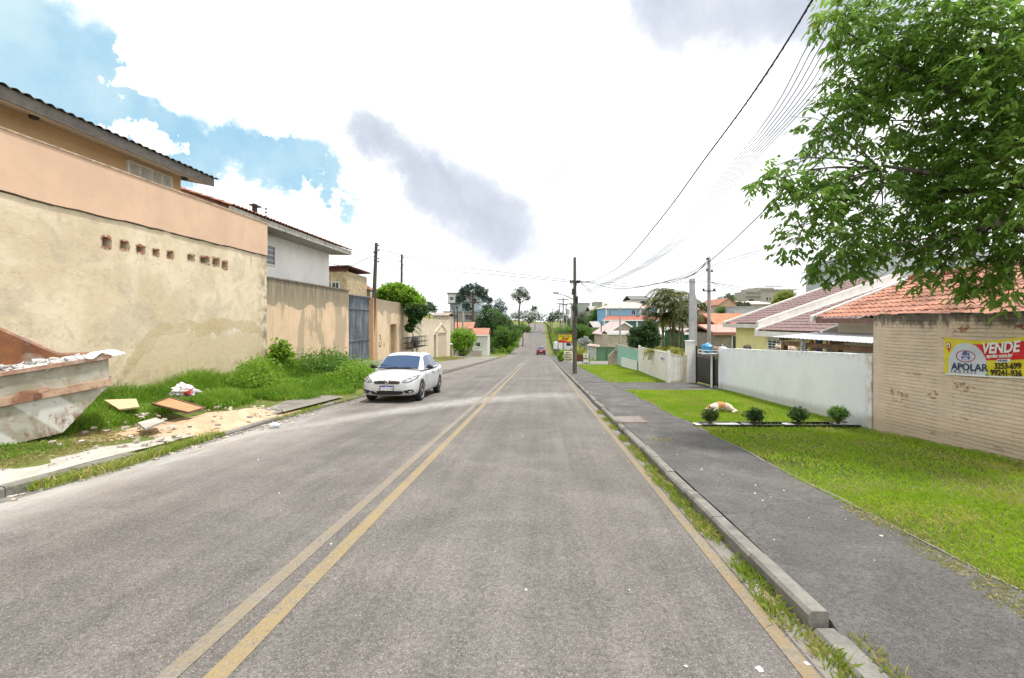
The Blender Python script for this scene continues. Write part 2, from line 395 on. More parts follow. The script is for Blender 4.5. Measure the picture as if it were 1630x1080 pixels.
def mk_ground():
    m, g, p, o = new_mat('earth_ground'); P = g.pos()
    n1 = g.noise(P, 1.1, 6, 0.65); n2 = g.noise(P, 24, 4, 0.7); n3 = g.noise(P, 0.25, 4, 0.6)
    col = g.mix(g.step(n1, 0.35, 0.62), (0.085, 0.13, 0.022), (0.15, 0.16, 0.05))
    col = g.mix(g.step(n2, 0.45, 0.75, 0, 0.6), col, (0.20, 0.165, 0.10))
    col = g.mix(g.step(n3, 0.55, 0.7, 0, 0.35), col, (0.22, 0.19, 0.08))
    g.put(p.inputs['Base Color'], col); p.inputs['Roughness'].default_value = 1.0; p.inputs['Specular IOR Level'].default_value = 0.1
    g.put(p.inputs['Normal'], g.bump(n2, 0.8, 0.03)); return m
def mk_concrete(name, c=(0.36, 0.34, 0.30), dark=(0.12, 0.11, 0.10), amt=0.6, vert=False, s=4.0):
    m, g, p, o = new_mat(name); P = g.pos()
    n = g.noise(P, s, 7, 0.7, 0.3); f = g.noise(P, 70, 3, 0.8)
    Pv = g.vmath('MULTIPLY', P, (5, 5, 0.5)) if vert else P
    st = g.noise(Pv, 1.3, 6, 0.7)
    col = g.mix(g.step(n, 0.35, 0.65), tuple(x*0.82 for x in c), tuple(x*1.12 for x in c))
    col = g.mix(g.math('MULTIPLY', g.step(st, 0.5, 0.72), amt), col, dark)
    col = g.mix(g.step(f, 0.35, 0.7, 0.25, 0), col, dark)
    g.put(p.inputs['Base Color'], col); p.inputs['Roughness'].default_value = 0.92; p.inputs['Specular IOR Level'].default_value = 0.25
    g.put(p.inputs['Normal'], g.bump(g.math('ADD', n, g.math('MULTIPLY', f, 0.5)), 0.5, 0.01)); return m
def mk_tiles(name, c1, c2, dark, rough=0.85, wear=(0.52, 0.75, 0.7)):
    m, g, p, o = new_mat(name); P = g.obj()
    cell = g.vor(g.vmath('MULTIPLY', P, (1, 1, 1)), 4.2, out='Color'); n = g.noise(P, 1.2, 6, 0.7); f = g.noise(P, 30, 4, 0.7)
    col = g.mix(g.xyz(cell)[0], c1, c2)
    col = g.mix(g.step(n, wear[0], wear[1], 0, wear[2]), col, dark); col = g.mix(g.step(f, 0.5, 0.8, 0, 0.4), col, dark)
    g.put(p.inputs['Base Color'], col); p.inputs['Roughness'].default_value = rough; p.inputs['Specular IOR Level'].default_value = 0.25
    g.put(p.inputs['Normal'], g.bump(f, 0.3, 0.006)); return m

M['road'] = mk_road()
M['pavement'] = mk_pavement('pavement_asphalt', (0.086, 0.083, 0.080), (0.115, 0.111, 0.107))
M['ydark'] = mk_line('yellow_line_paint', (0.27, 0.20, 0.085), 0.525)
M['yfaint'] = mk_line('faded_yellow_line_paint', (0.225, 0.182, 0.115), 0.50)
M['yedge'] = mk_line('worn_yellow_edge_paint', (0.23, 0.17, 0.08), 0.52)
M['wline'] = mk_line('faded_white_line_paint', (0.5, 0.49, 0.47), 0.45)
M['ground'] = mk_ground()
M['kerb'] = mk_concrete('kerb_concrete', (0.22, 0.21, 0.19), (0.05, 0.047, 0.04), 1.0, s=7)
M['gutter'] = mk_concrete('gutter_concrete', (0.22, 0.205, 0.185), (0.09, 0.08, 0.07), 0.6)
M['slab'] = mk_concrete('pavement_concrete', (0.44, 0.42, 0.38), (0.20, 0.18, 0.15), 0.5)
M['drive'] = mk_concrete('driveway_concrete', (0.22, 0.205, 0.185), (0.10, 0.095, 0.085), 0.6)
M['post'] = mk_concrete('post_concrete', (0.36, 0.35, 0.33), (0.15, 0.14, 0.13), 0.5, True)
M['polec'] = mk_concrete('utility_pole_wood', (0.135, 0.115, 0.09), (0.05, 0.043, 0.036), 0.6, True)
M['poled'] = mk_concrete('dark_pole_wood', (0.085, 0.072, 0.06), (0.03, 0.028, 0.025), 0.6, True)
M['bark'] = bark('tree_bark')
M['white'] = paint('white_paint', (0.78, 0.78, 0.76), 0.6, 0.05, dirt=(0.45, 0.42, 0.36), dirt_amt=0.25)
M['black'] = paint('black_plastic', (0.02, 0.02, 0.022), 0.5)
M['dark'] = paint('dark_steel', (0.035, 0.032, 0.032), 0.55)
M['glass'] = glass('window_glass')
M['tile_o'] = mk_tiles('orange_clay_tiles', (0.35, 0.15, 0.10), (0.46, 0.245, 0.18), (0.12, 0.068, 0.05), 0.85, (0.44, 0.64, 0.75))
M['tile_b'] = mk_tiles('brown_roof_tiles', (0.165, 0.105, 0.10), (0.215, 0.145, 0.14), (0.12, 0.085, 0.08), 0.6)
M['tile_r'] = mk_tiles('red_weathered_tiles', (0.27, 0.11, 0.075), (0.36, 0.185, 0.13), (0.15, 0.09, 0.07))
M['tile_d'] = mk_tiles('dark_corrugated_sheet', (0.055, 0.05, 0.048), (0.10, 0.085, 0.08), (0.03, 0.03, 0.03))
M['tile_p'] = mk_tiles('pink_roof_tiles', (0.52, 0.32, 0.28), (0.60, 0.42, 0.37), (0.38, 0.24, 0.21))
M['tile_g'] = mk_tiles('grey_roof_sheets', (0.26, 0.25, 0.245), (0.36, 0.345, 0.33), (0.13, 0.125, 0.12))

# ---------------------------------------------------------------- ground, road, kerbs
def grid_sheet(name, xs, ys, zf, mat, sm=True):
    X, Y = np.meshgrid(xs, ys); Z = zf(X, Y)
    v = np.stack([X+K*Y, Y, Z], -1).reshape(-1, 3); nx, ny = len(xs), len(ys)
    i, j = np.meshgrid(np.arange(nx-1), np.arange(ny-1)); a = (j*nx+i).ravel()
    f = np.stack([a, a+1, a+nx+1, a+nx], -1).ravel()
    return tag(raw_mesh(name, v, f, 4, mat, smooth=sm), kind='structure')
ys = np.concatenate([np.arange(-20, 30, .5), np.arange(30, 250, 2.0), [260, 300, 400, 600, 1000, 1500, 2500]])
xs = np.concatenate([[-1500, -600, -250, -120, -80], np.arange(-60, -11, 4.), np.arange(-11, -5.9, .4), [-5.94, -5.92, -5.6, 1.5, 1.9, 3.02, 3, 5, 7, 9, 12], np.arange(14, 60, 4.), [80, 120, 250, 600, 1500]])
def zground(X, Y):
    z = T(X, Y)-0.035
    bumpy = np.where((X < -6.2) & (X > -11), 0.03*np.sin(X*3.1+Y*1.7)*np.sin(Y*2.3), 0)
    return z+bumpy-np.where((X > 1.4) & (X < 3.01) & (Y < 30), .12, 0)-np.where((X > -6.0) & (X < 1.5), .03, 0)
grid_sheet('ground', xs, ys, zground, M['ground'])
yr = np.concatenate([np.arange(-20, 250, 1.0), [260, 280, 300]])
grid_sheet('road', np.array([-5.87, -3, 0, 1.42]), yr, lambda X, Y: zr(Y)+0*X, M['road'])
grid_sheet('side_street', np.array([-40, -20, -10, -5.86]), np.arange(77, 86, 1.), lambda X, Y: zr(Y)+0.012+np.where(X < -7, 0.13*(hl(Y)), 0)+ssm(-12, -60, X)*3.0*ssm(20, 120, Y), M['road'])
def strip(name, X0, X1, Y0, Y1, off, mat, dy=0.5, wav=0.0):
    ya = np.arange(Y0, Y1+1e-6, dy); n = len(ya); w = wav*np.sin(ya*1.3)+wav*0.6*np.sin(ya*3.7+1)
    v = np.concatenate([np.stack([X0+K*ya, ya, zr(ya)+off], -1), np.stack([X1+w+K*ya, ya, zr(ya)+off], -1)])
    i = np.arange(n-1); f = np.stack([i, i+n, i+n+1, i+1], -1).ravel()
    return tag(raw_mesh(name, v, f, 4, mat), kind='structure')
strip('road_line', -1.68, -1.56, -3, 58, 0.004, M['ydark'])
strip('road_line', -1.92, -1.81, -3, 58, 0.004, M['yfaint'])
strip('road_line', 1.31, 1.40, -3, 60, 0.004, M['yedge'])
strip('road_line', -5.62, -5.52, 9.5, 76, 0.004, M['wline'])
strip('gutter', 1.42, 1.57, -3, 200, 0.002, M['gutter'])
strip('gutter', -5.87, -5.70, -3, 76, 0.003, M['gutter'])

def kerb(name, Xr, Xo, Y0, Y1, L, h, mat, jit=0.008):
    """a row of kerb stones; Xr the face to the road, Xo the back"""
    mb = MB(); y = Y0; sgn = 1 if Xo > Xr else -1
    while y < Y1-1e-3:
        e = min(y+L*rnd.uniform(0.96, 1.05), Y1); j = rnd.uniform(-jit, jit); dz = rnd.uniform(-jit, jit); g_ = 0.006
        a, b = y+g_, e-g_; za, zb = zr(a), zr(b); c = 0.02*sgn
        p = []
        for yy, zz in ((a, za), (b, zb)):
            hh = h(yy) if callable(h) else h
            p.append([S(Xr+j, yy, zz-0.2), S(Xr+j, yy, zz+hh-0.022+dz), S(Xr+j+c, yy, zz+hh+dz), S(Xo-c*.4+j, yy, zz+hh+dz), S(Xo+j, yy, zz+hh-0.01+dz), S(Xo+j, yy, zz-0.2)])
        n = 6; vs = p[0]+p[1]
        mb.add(vs, [tuple(range(n)), tuple(range(2*n-1, n-1, -1))]+[(i, n+i, n+(i+1) % n, (i+1) % n) for i in range(n)])
        y = e
    return tag(mb.build(name, mat), kind='structure')
kerb('kerb', 1.56, 1.68, 2.70, 80, 0.77, 0.105, M['kerb'])
kerb('kerb', 1.57, 1.72, -3, 2.68, 0.85, 0.035, M['kerb'], 0.004)
kerb('kerb', -5.87, -6.0, 1.0, 6.75, 1.0, 0.12, M['kerb'], 0.006)
kerb('kerb', -5.87, -6.0, 6.8, 22, 0.9, lambda y: 0.07+0.02*math.sin(y*2), M['kerb'], 0.02)
kerb('kerb', -5.87, -6.0, 22.1, 70, 0.9, 0.13, M['kerb'], 0.01)
kerb('kerb', -5.87, -6.0, 88, 200, 2.0, 0.13, M['kerb'], 0.01)
kerb('kerb', 1.56, 1.70, 81, 200, 2.0, 0.105, M['kerb'], 0.01)
# right pavement: asphalt, with a dip at the driveway next to the camera
def zpav(X, Y):
    dip = ssm(3.3, 2.2, Y)*ssm(3.0, 1.7, X)*0.09
    dip = np.maximum(dip, 0.092*ssm(2.80, 2.62, Y)*ssm(2.3, 1.74, X))
    return zr(Y)+0.098-dip*.72+0.006*np.sin(X*2.1+Y*0.9)+0.004*np.sin(Y*3.3)
def wavy_edge_sheet(name, X0, X1f, ys, zf, mat, n=5):
    vs = []; nx = n+1
    for y in ys:
        x1 = X1f(y)
        for i in range(nx): vs.append((X0+(x1-X0)*i/n, y))
    v = np.array(vs); z = zf(v[:, 0], v[:, 1]); P = np.stack([v[:, 0]+K*v[:, 1], v[:, 1], z], -1)
    i, j = np.meshgrid(np.arange(nx-1), np.arange(len(ys)-1)); a = (j*nx+i).ravel()
    f = np.stack([a, a+1, a+nx+1, a+nx], -1).ravel()
    return tag(raw_mesh(name, P, f, 4, mat, smooth=True), kind='structure')
edge = lambda y: 3.06+0.03*math.sin(y*2.1)+0.05*mnoise.noise(Vector((y*1.7, 0, 0)))
wavy_edge_sheet('right_pavement', 1.69, edge, np.arange(-3, 20.6, .06), zpav, M['pavement'], 14)
wavy_edge_sheet('lawn_edging', 3.05, lambda y: 3.075+0.012*math.sin(y*3), np.arange(-3, 16.7, .1), lambda X, Y: zr(Y)+.104+.006*np.sin(Y*4.3)*np.sin(Y*1.7), M['kerb'], 1)
wavy_edge_sheet('right_pavement', 1.69, lambda y: 3.06, np.arange(20.6, 80, 1.), lambda X, Y: zr(Y)+0.098, M['pavement'], 2)
wavy_edge_sheet('driveway', 3.0, lambda y: 6.8, np.arange(16.7, 20.5, .3), lambda X, Y: zr(Y)+0.103, M['pavement'], 4)
wavy_edge_sheet('driveway', 3.0, lambda y: 12.0, np.arange(41.5, 52, 1), lambda X, Y: zr(Y)+0.103, M['drive'], 4)
wavy_edge_sheet('left_pavement', -6.0, lambda y: -7.0+0.12*math.sin(y*2.3)+0.1*math.sin(y*5), np.arange(-2, 8.2, .1), lambda X, Y: zr(Y)+0.122+0.006*np.sin(X*5+Y*3), M['slab'], 5)
wavy_edge_sheet('left_pavement', -6.0, lambda y: -6.75+0.1*math.sin(y*2.9), np.arange(10.3, 14.3, .1), lambda X, Y: T(X, Y)+0.012, M['drive'], 5)
wavy_edge_sheet('driveway', -6.0, lambda y: -10.2, np.arange(22.5, 29.5, .25), lambda X, Y: T(X, Y)+0.02, M['drive'], 8)
wavy_edge_sheet('left_pavement', -6.0, lambda y: -8.0, np.arange(29.5, 70, .5), lambda X, Y: T(X, Y)+0.018, M['drive'], 4)
wavy_edge_sheet('driveway', -6.0, lambda y: -10.2, np.arange(52, 60, .5), lambda X, Y: T(X, Y)+0.024, M['drive'], 4)
mb = MB()
for k in range(64):
    a, b = -2.9+k*.12, -2.9+(k+1)*.12
    if a < 4: mb.quad(S(1.6905, a, zpav(1.69, a)), S(1.6905, b, zpav(1.69, b)), S(1.6905, b, zr(b)-.15), S(1.6905, a, zr(a)-.15))
tag(mb.build('right_pavement', M['pavement']), kind='structure')
# manhole cover let into the right pavement
x0, y0 = G(1003, 666)
mb = MB(); mb.sbox(x0-.27, x0+.27, y0-.42, y0+.42, zr(y0)+.10, zr(y0)+.146, zr(y0)+.146, zr(y0)+.10)
o_ = thing('manhole_cover', S(x0, y0, zpav(x0, y0)), 'worn rectangular concrete inspection cover set in the asphalt pavement', 'manhole cover')
b_ = o_.location
mb = MB()
for k in range(1): mb.hexa([S(x0-.26, y0-.4, zr(y0-.4)+.05), S(x0+.26, y0-.4, zr(y0-.4)+.05), S(x0+.26, y0+.4, zr(y0+.4)+.05), S(x0-.26, y0+.4, zr(y0+.4)+.05), S(x0-.26, y0-.4, zr(y0-.4)+.112), S(x0+.26, y0-.4, zr(y0-.4)+.112), S(x0+.26, y0+.4, zr(y0+.4)+.112), S(x0-.26, y0+.4, zr(y0+.4)+.112)])
mb.build('cover', M['gutter'], o_, b_)
mb = MB()
for (xa, xb, ya, yb) in ((-.31, -.262, -.45, .45), (.262, .31, -.45, .45), (-.26, .26, -.45, -.402), (-.26, .26, .402, .45)):
    mb.sbox(x0+xa, x0+xb, y0+ya, y0+yb, zr(y0+ya)+.05, zr(y0+ya)+.110, zr(y0+yb)+.110, zr(y0+yb)+.05)
mb.build('frame', paint('rusty_frame', (0.20, 0.12, 0.09), 0.9, 0.3), o_, b_)

# ---------------------------------------------------------------- roof with real tile relief
def tiled(mb, p00, p10, p01, p11, tw=0.22, tl=0.36, amp=0.035, lift=0.025, res=4):
    """p00-p10 the eave, p01-p11 the ridge"""
    p00, p10, p01, p11 = map(Vector, (p00, p10, p01, p11))
    nrm = (p10-p00).cross(p01-p00).normalized()
    if nrm.z < 0: nrm = -nrm
    nc = max(1, round((p10-p00).length/tw)); nr_ = max(1, round((p01-p00).length/tl)); cols = nc*res+1
    vs = []; fs = []
    for r_ in range(nr_):
        for e in (0, 1):
            v = (r_+e*1.0)/nr_
            for c in range(cols):
                u = c/(cols-1); a = p00.lerp(p10, u); b = p01.lerp(p11, u); ph = (c % res)/res
                h = amp*(abs(math.sin(math.pi*(ph)))*1.0)+(lift if e == 0 else 0)
                h += 0.006*math.sin(r_*7.3+c//res*3.1)
                vs.append(a.lerp(b, v)+nrm*h)
    for r_ in range(nr_):
        b0 = r_*2*cols
        for c in range(cols-1):
            fs.append((b0+c, b0+c+1, b0+cols+c+1, b0+cols+c))
            if r_ < nr_-1:
                t = b0+cols; n_ = b0+2*cols; fs.append((t+c, t+c+1, n_+c+1, n_+c))
    mb.add(vs, fs)
def slab_poly(mb, pts, th):
    mb.prism(pts, (0, 0, -th))

# ---------------------------------------------------------------- left side: tall walls and houses
ZB = lambda Y: T(-10, Y)
def mk_bigwall():
    m, g, p, o = new_mat('weathered_ochre_plaster'); P = g.pos(); x, y, z = g.xyz(P)
    n = g.noise(P, 0.55, 6, 0.62, 0.3); f = g.noise(P, 5, 6, 0.7); ff = g.noise(P, 45, 4, 0.75)
    col = g.mix(g.step(n, 0.38, 0.62), (0.71, 0.61, 0.455), (0.57, 0.475, 0.335))
    col = g.mix(g.step(f, 0.45, 0.75, 0, 0.35), col, (0.36, 0.29, 0.19))
    col = g.mix(g.step(g.noise(P, 1.3, 5, 0.6), 0.52, 0.70, 0, 0.5), col, (0.60, 0.50, 0.34))
    # grey cement repair patches
    col = g.mix(g.math('MULTIPLY', g.step(g.noise(P, 1.0, 5, 0.6, 0.6), 0.56, 0.60), 0.35), col, (0.42, 0.37, 0.30))
    # rising damp: a mustard patch with a ragged, curved upper edge near the far end, plaster lost along it
    nn = g.math('MULTIPLY', g.math('SUBTRACT', g.noise(P, 1.6, 5, 0.6), 0.5), 0.6)
    top = g.math('ADD', g.math('SUBTRACT', 1.72, g.math('MULTIPLY', g.math('POWER', g.math('MAXIMUM', g.math('SUBTRACT', g.math('ABSOLUTE', g.math('SUBTRACT', y, 14.3)), 1.7), 0.0), 2.0), 0.55)), nn)
    dz = g.math('SUBTRACT', top, z)
    damp = g.step(dz, 0.0, 0.05)
    col = g.mix(g.math('MULTIPLY', damp, 0.55), col, (0.46, 0.36, 0.21))
    inner = g.step(g.math('SUBTRACT', dz, g.math('MULTIPLY', g.noise(P, 2.2, 4), 0.7)), 0.0, 0.03)
    col = g.mix(g.math('MULTIPLY', inner, 0.55), col, (0.60, 0.51, 0.36))
    fl = g.math('MULTIPLY', g.math('MULTIPLY', inner, g.step(dz, 0.70, 0.35)), g.math('MULTIPLY', g.step(g.noise(P, 2.0, 5, 0.7), 0.50, 0.56), g.step(y, 12.2, 12.6)))
    col = g.mix(fl, col, (0.66, 0.60, 0.50))
    # dark streaks below the crack and at the far corner
    Pv = g.comb(g.math('MULTIPLY', x, 3), g.math('MULTIPLY', y, 3.0), g.math('MULTIPLY', z, 0.35))
    st = g.math('MULTIPLY', g.step(g.noise(Pv, 1.0, 6, 0.7), 0.58, 0.74), g.step(z, 2.6, 4.1))
    col = g.mix(g.math('MULTIPLY', st, 0.55), col, (0.15, 0.115, 0.075))
    cor = g.math('MULTIPLY', g.step(y, 16.3, 17.0), g.step(g.noise(P, 2.5, 6, 0.7), 0.42, 0.62)); col = g.mix(g.math('MULTIPLY', cor, 0.7), col, (0.10, 0.085, 0.07))
    low = g.math('MULTIPLY', g.step(z, 0.9, 0.0), g.step(f, 0.4, 0.62)); col = g.mix(g.math('MULTIPLY', low, 0.35), col, (0.27, 0.19, 0.085))
    ck = g.vor(g.vmath('ADD', g.vmath('MULTIPLY', P, (0.35, 0.35, 0.6)), g.vmath('SCALE', g.noise(P, 1.3, 5, 0.7, col=True), 0.5)), 1.0, 'DISTANCE_TO_EDGE')
    col = g.mix(g.math('MULTIPLY', g.step(ck, 0.004, 0.001), 0.4), col, (0.2, 0.15, 0.09))
    g.put(p.inputs['Base Color'], col); p.inputs['Roughness'].default_value = 0.95; p.inputs['Specular IOR Level'].default_value = 0.15
    g.put(p.inputs['Normal'], g.bump(g.math('ADD', g.math('ADD', f, g.math('MULTIPLY', ff, 0.25)), g.math('MULTIPLY', inner, -0.25)), 0.45, 0.03)); return m
def mk_plaster(name, c, dark, amt=0.5, topz=None, topd=0.8, patch=None, streak=0.6):
    """painted render: faint blotches, vertical rain streaks, mould along the top edge"""
    m, g, p, o = new_mat(name); P = g.pos(); x, y, z = g.xyz(P)
    n = g.noise(P, 0.8, 6, 0.6); ff = g.noise(P, 40, 4, 0.75); f = g.noise(P, 4, 6, 0.7)
    col = g.mix(g.step(n, 0.35, 0.65), c, tuple(a*0.88 for a in c)); col = g.mix(g.step(f, 0.5, 0.8, 0, 0.25), col, dark)
    if patch is not None:
        zt, pc = patch
        e = g.math('ADD', z, g.math('MULTIPLY', g.math('SUBTRACT', g.noise(P, 1.1, 5, 0.6), 0.5), 1.3))
        up = g.step(e, zt-0.03, zt+0.03); col = g.mix(up, col, pc)
        side = g.math('MULTIPLY', g.step(g.noise(g.comb(g.math('MULTIPLY', x, 1), g.math('MULTIPLY', y, 0.9), g.math('MULTIPLY', z, 0.25)), 1.0, 5, 0.6), 0.54, 0.58), 0.7)
        col = g.mix(side, col, pc)
    Pv = g.comb(g.math('MULTIPLY', x, 3.2), g.math('MULTIPLY', y, 3.2), g.math('MULTIPLY', z, 0.3))
    sv = g.step(g.noise(Pv, 1.2, 6, 0.7), 0.52, 0.72)
    if topz is not None:
        tm = g.step(z, topz-topd, topz); col = g.mix(g.math('MULTIPLY', g.math('MULTIPLY', tm, g.step(g.noise(Pv, 2.0, 6, 0.75), 0.35, 0.6)), amt), col, dark)
    col = g.mix(g.math('MULTIPLY', sv, amt*streak), col, dark)
    g.put(p.inputs['Base Color'], col); p.inputs['Roughness'].default_value = 0.93; p.inputs['Specular IOR Level'].default_value = 0.2
    g.put(p.inputs['Normal'], g.bump(g.math('ADD', f, g.math('MULTIPLY', ff, 0.4)), 0.3, 0.02)); return m
M['bigwall'] = mk_bigwall()
M['peach'] = mk_plaster('peach_render', (0.66, 0.465, 0.335), (0.42, 0.30, 0.21), 0.38)
M['houseo'] = mk_plaster('faded_orange_house_render', (0.70, 0.49, 0.30), (0.42, 0.33, 0.17), 0.4)
M['wall2'] = mk_plaster('peeling_peach_render', (0.70, 0.52, 0.36), (0.085, 0.075, 0.06), 0.65, 3.3, 1.5, (2.35, (0.34, 0.285, 0.20)), 0.35)
M['wall3'] = mk_plaster('peach_wall_render', (0.68, 0.53, 0.37), (0.16, 0.13, 0.10), 0.45, 3.2, 1.0, (2.25, (0.36, 0.30, 0.215)), 0.5)
M['wall4'] = mk_plaster('stained_cream_render', (0.66, 0.57, 0.44), (0.22, 0.18, 0.135), 0.5, 2.1, 1.2, None, 0.9)
M['whouse'] = mk_plaster('offwhite_house_render', (0.88, 0.87, 0.85), (0.5, 0.47, 0.44), 0.2)

# big boundary wall of the first plot: ochre below, peach above, real crack line and knocked-out holes
root = thing('boundary_wall', S(-10, 8, ZB(8)), 'tall weathered ochre boundary wall with peach upper band and knocked-out brick holes', 'wall'); b_ = root.location
holes_px = [(160, 178, 376, 396), (189, 206, 382, 399), (215, 232, 390, 404), (241, 254, 396, 408), (264, 277, 399, 412), (297, 310, 405, 416), (317, 334, 408, 421), (337, 350, 410, 424), (352, 363, 415, 429)]
holes = []
for a, b, c, d in holes_px:
    Ya = 10*740/(860-a); Yb = 10*740/(860-b); Ym = (Ya+Yb)/2; zt = CAMZ+(HY-c)/F*Ym; zb_ = CAMZ+(HY-d)/F*Ym
    holes.append((Ya+0.03, Yb-0.02, zb_+0.02, zt-0.02))
ycut = sorted({-4.0, 17.0}|{h[0] for h in holes}|{h[1] for h in holes})
zl, zh = min(h[2] for h in holes), max(h[3] for h in holes)
mb = MB()
def plate(Y0, Y1, z0, z1): mb.sbox(-10.30, -10.0, Y0, Y1, z0, z1)
plate(-4, 17, -1.6, zl-0.001)
plate(-4, 17, zh+0.001, 4.06)
for i in range(len(ycut)-1):
    a, b = ycut[i], ycut[i+1]; hh = [h for h in holes if abs(h[0]-a) < 1e-6]
    if hh and abs(hh[0][1]-b) < 1e-6:
        h = hh[0]; mb.sbox(-10.30, -10.0, a, b, zl, h[2]); mb.sbox(-10.30, -10.0, a, b, h[3], zh)
        pass
    else: mb.sbox(-10.30, -10.0, a, b, zl, zh)
mb.build('lower_wall', M['bigwall'], root, b_)
mb = MB()    # black backing behind the holes, its colour stands in for their shade
mb.sbox(-10.42, -10.305, 7, 16.9, 3.0, 4.0); mb.build('hole_shade_backing', M['black'], root, b_)
mb = MB()    # broken clay bricks inside each hole, chipped plaster lips round it
for h in holes:
    for k in range(5):
        cy = rnd.uniform(h[0], h[1]); cz = rnd.choice((h[2], h[3]))+rnd.uniform(-.03, .03)
        s_ = rnd.uniform(.02, .05); mb.sbox(-10.16, -9.993, cy-s_*.8, cy+s_*.9, cz-s_*.4, cz+s_*.4)
mb.build('broken_brick', paint('clay_brick', (0.45, 0.17, 0.10), 0.9, 0.4, 14, bump=0.4), root, b_)
mb = MB()
for h in holes:    # plaster chipped away in a ragged halo round each hole
    cy, cz = (h[0]+h[1])/2, (h[2]+h[3])/2; hy, hz = (h[1]-h[0])/2, (h[3]-h[2])/2; N = 18; ri = []; ro = []
    for k in range(N):
        a = 2*math.pi*k/N; c_, s_ = math.cos(a), math.sin(a); q = 1/max(abs(c_), abs(s_)); e = rnd.uniform(1.03, 1.32)
        ri.append(S(-9.996, cy+c_*q*hy*.93, cz+s_*q*hz*.9)); ro.append(S(-9.996, cy+c_*q*hy*e, cz+s_*q*hz*(e+.1)))
    mb.add(ri+ro, [(k, (k+1) % N, N+(k+1) % N, N+k) for k in range(N)])
mb.build('chipped_plaster', paint('chipped_ochre_plaster', (0.46, 0.34, 0.24), .95, .4, 25, dirt=(.18, .11, .07), dirt_amt=.7), root, b_)
mb = MB(); n = 90; va = []; 
ysx = [-4+21*i/n for i in range(n+1)]
zc = [4.07+0.05*mnoise.noise(Vector((y*1.1, 3, 0)))+0.025*mnoise.noise(Vector((y*6, 1, 0))) for y in ysx]
for i in range(n):
    a, b = ysx[i], ysx[i+1]
    mb.hexa([S(-10.30, a, 4.061), S(-9.975, a, zc[i]), S(-9.975, b, zc[i+1]), S(-10.30, b, 4.061), S(-10.30, a, 5.23), S(-9.975, a, 5.23), S(-9.975, b, 5.23), S(-10.30, b, 5.23)])
mb.build('upper_band', M['peach'], root, b_)
mb = MB()   # ragged plaster lip / crack under the band
for i in range(n):
    a, b = ysx[i], ysx[i+1]
    if rnd.random() < 0.93:
        d = rnd.uniform(.012, .04); mb.hexa([S(-10.0, a, zc[i]-d), S(-9.965, a, zc[i]-d*.6), S(-9.965, b, zc[i+1]-d*.6), S(-10.0, b, zc[i+1]-d), S(-10.0, a, zc[i]), S(-9.962, a, zc[i]+.004), S(-9.962, b, zc[i+1]+.004), S(-10.0, b, zc[i+1])])
mb.build('crack_edge', paint('dark_crack_dirt', (0.10, 0.075, 0.05), 0.95, 0.4, 20), root, b_)
mb = MB(); mb.sbox(-10.32, -9.955, -4, 17.02, 5.231, 5.265); mb.build('coping', paint('coping_render', (0.50, 0.38, 0.27), 0.9, 0.2, dirt=(0.12, .1, .08), dirt_amt=.6), root, b_)

# the two-storey house behind it
root = thing('house', S(-14, 8, ZB(8)), 'orange rendered house with dark corrugated roof rising behind the ochre wall', 'house'); b_ = root.location
mb = MB(); mb.sbox(-19, -10.75, -6, 13.9, -1, 5.98); mb.build('wall', M['houseo'], root, b_)
EZ = 5.80
mb = MB(); tiled(mb, S(-9.92, -7, EZ+.22), S(-9.92, 14.35, EZ+.22), S(-15, -7, EZ+1.35), S(-15, 14.35, EZ+1.35), 0.21, 0.9, 0.055, 0.0, 6)
rf = mb.build('roof', M['tile_d'], root, b_)
mb = MB(); mb.sbox(-10.03, -9.985, -7, 14.22, EZ, EZ+.24)
mb.prism([S(-10.0, 14.23, EZ), S(-10.0, 14.23, EZ+.22), S(-15, 14.23, EZ+1.33), S(-15, 14.23, EZ+1.0)], S(0, .03, 0))
mb.build('fascia', mk_concrete('weathered_grey_fascia', (0.19, 0.17, 0.155), (0.06, 0.055, 0.05), 0.6), root, b_)
mb = MB(); mb.hexa([S(-10.9, -7, EZ+.20), S(-10.032, -7, EZ+.0), S(-10.032, 14.22, EZ), S(-10.9, 14.22, EZ+.20), S(-10.9, -7, EZ+.24), S(-10.032, -7, EZ+.04), S(-10.032, 14.22, EZ+.04), S(-10.9, 14.22, EZ+.24)]); sf = mb.build('soffit', paint('soffit_boards', (0.62, 0.55, 0.45), 0.8, 0.1, dirt=(0.3, 0.25, 0.2)), root, b_)
for yy in (9.55, 13.6):
    mb = MB(); mb.lathe([(0.0, 0), (.09, 0), (.075, -.05), (.0, -.07)], S(-10.4, yy, EZ+.075), 14); mb.build('ceiling_lamp', M['black'], sf, b_)
w = MB(); ya, yb = 10.62*740/660*1.0, 10.62*740/590
ya, yb = 12.05, 13.5; za, zb_ = 5.32, 5.86
fr = MB()
for (u0, u1, v0, v1) in ((ya, yb, zb_-.05, zb_), (ya, yb, za, za+.05), (ya, ya+.05, za+.05, zb_-.05), (yb-.05, yb, za+.05, zb_-.05), (ya+(yb-ya)*.24, ya+(yb-ya)*.24+.04, za+.05, zb_-.05), (ya+(yb-ya)*.5, ya+(yb-ya)*.5+.04, za+.05, zb_-.05), (ya+(yb-ya)*.75, ya+(yb-ya)*.75+.04, za+.05, zb_-.05)):
    fr.sbox(-10.75, -10.68, u0, u1, v0, v1)
wf = fr.build('window', M['white'], root, b_)
lv = MB()
for k in range(12):
    z = za+.055+k*.037; lv.hexa([S(-10.745, ya+.05, z+.014), S(-10.70, ya+.05, z-.012), S(-10.70, yb-.05, z-.012), S(-10.745, yb-.05, z+.014), S(-10.745, ya+.05, z+.032), S(-10.70, ya+.05, z+.012), S(-10.70, yb-.05, z+.012), S(-10.745, yb-.05, z+.032)])
lv.build('louvre', M['white'], wf, b_)
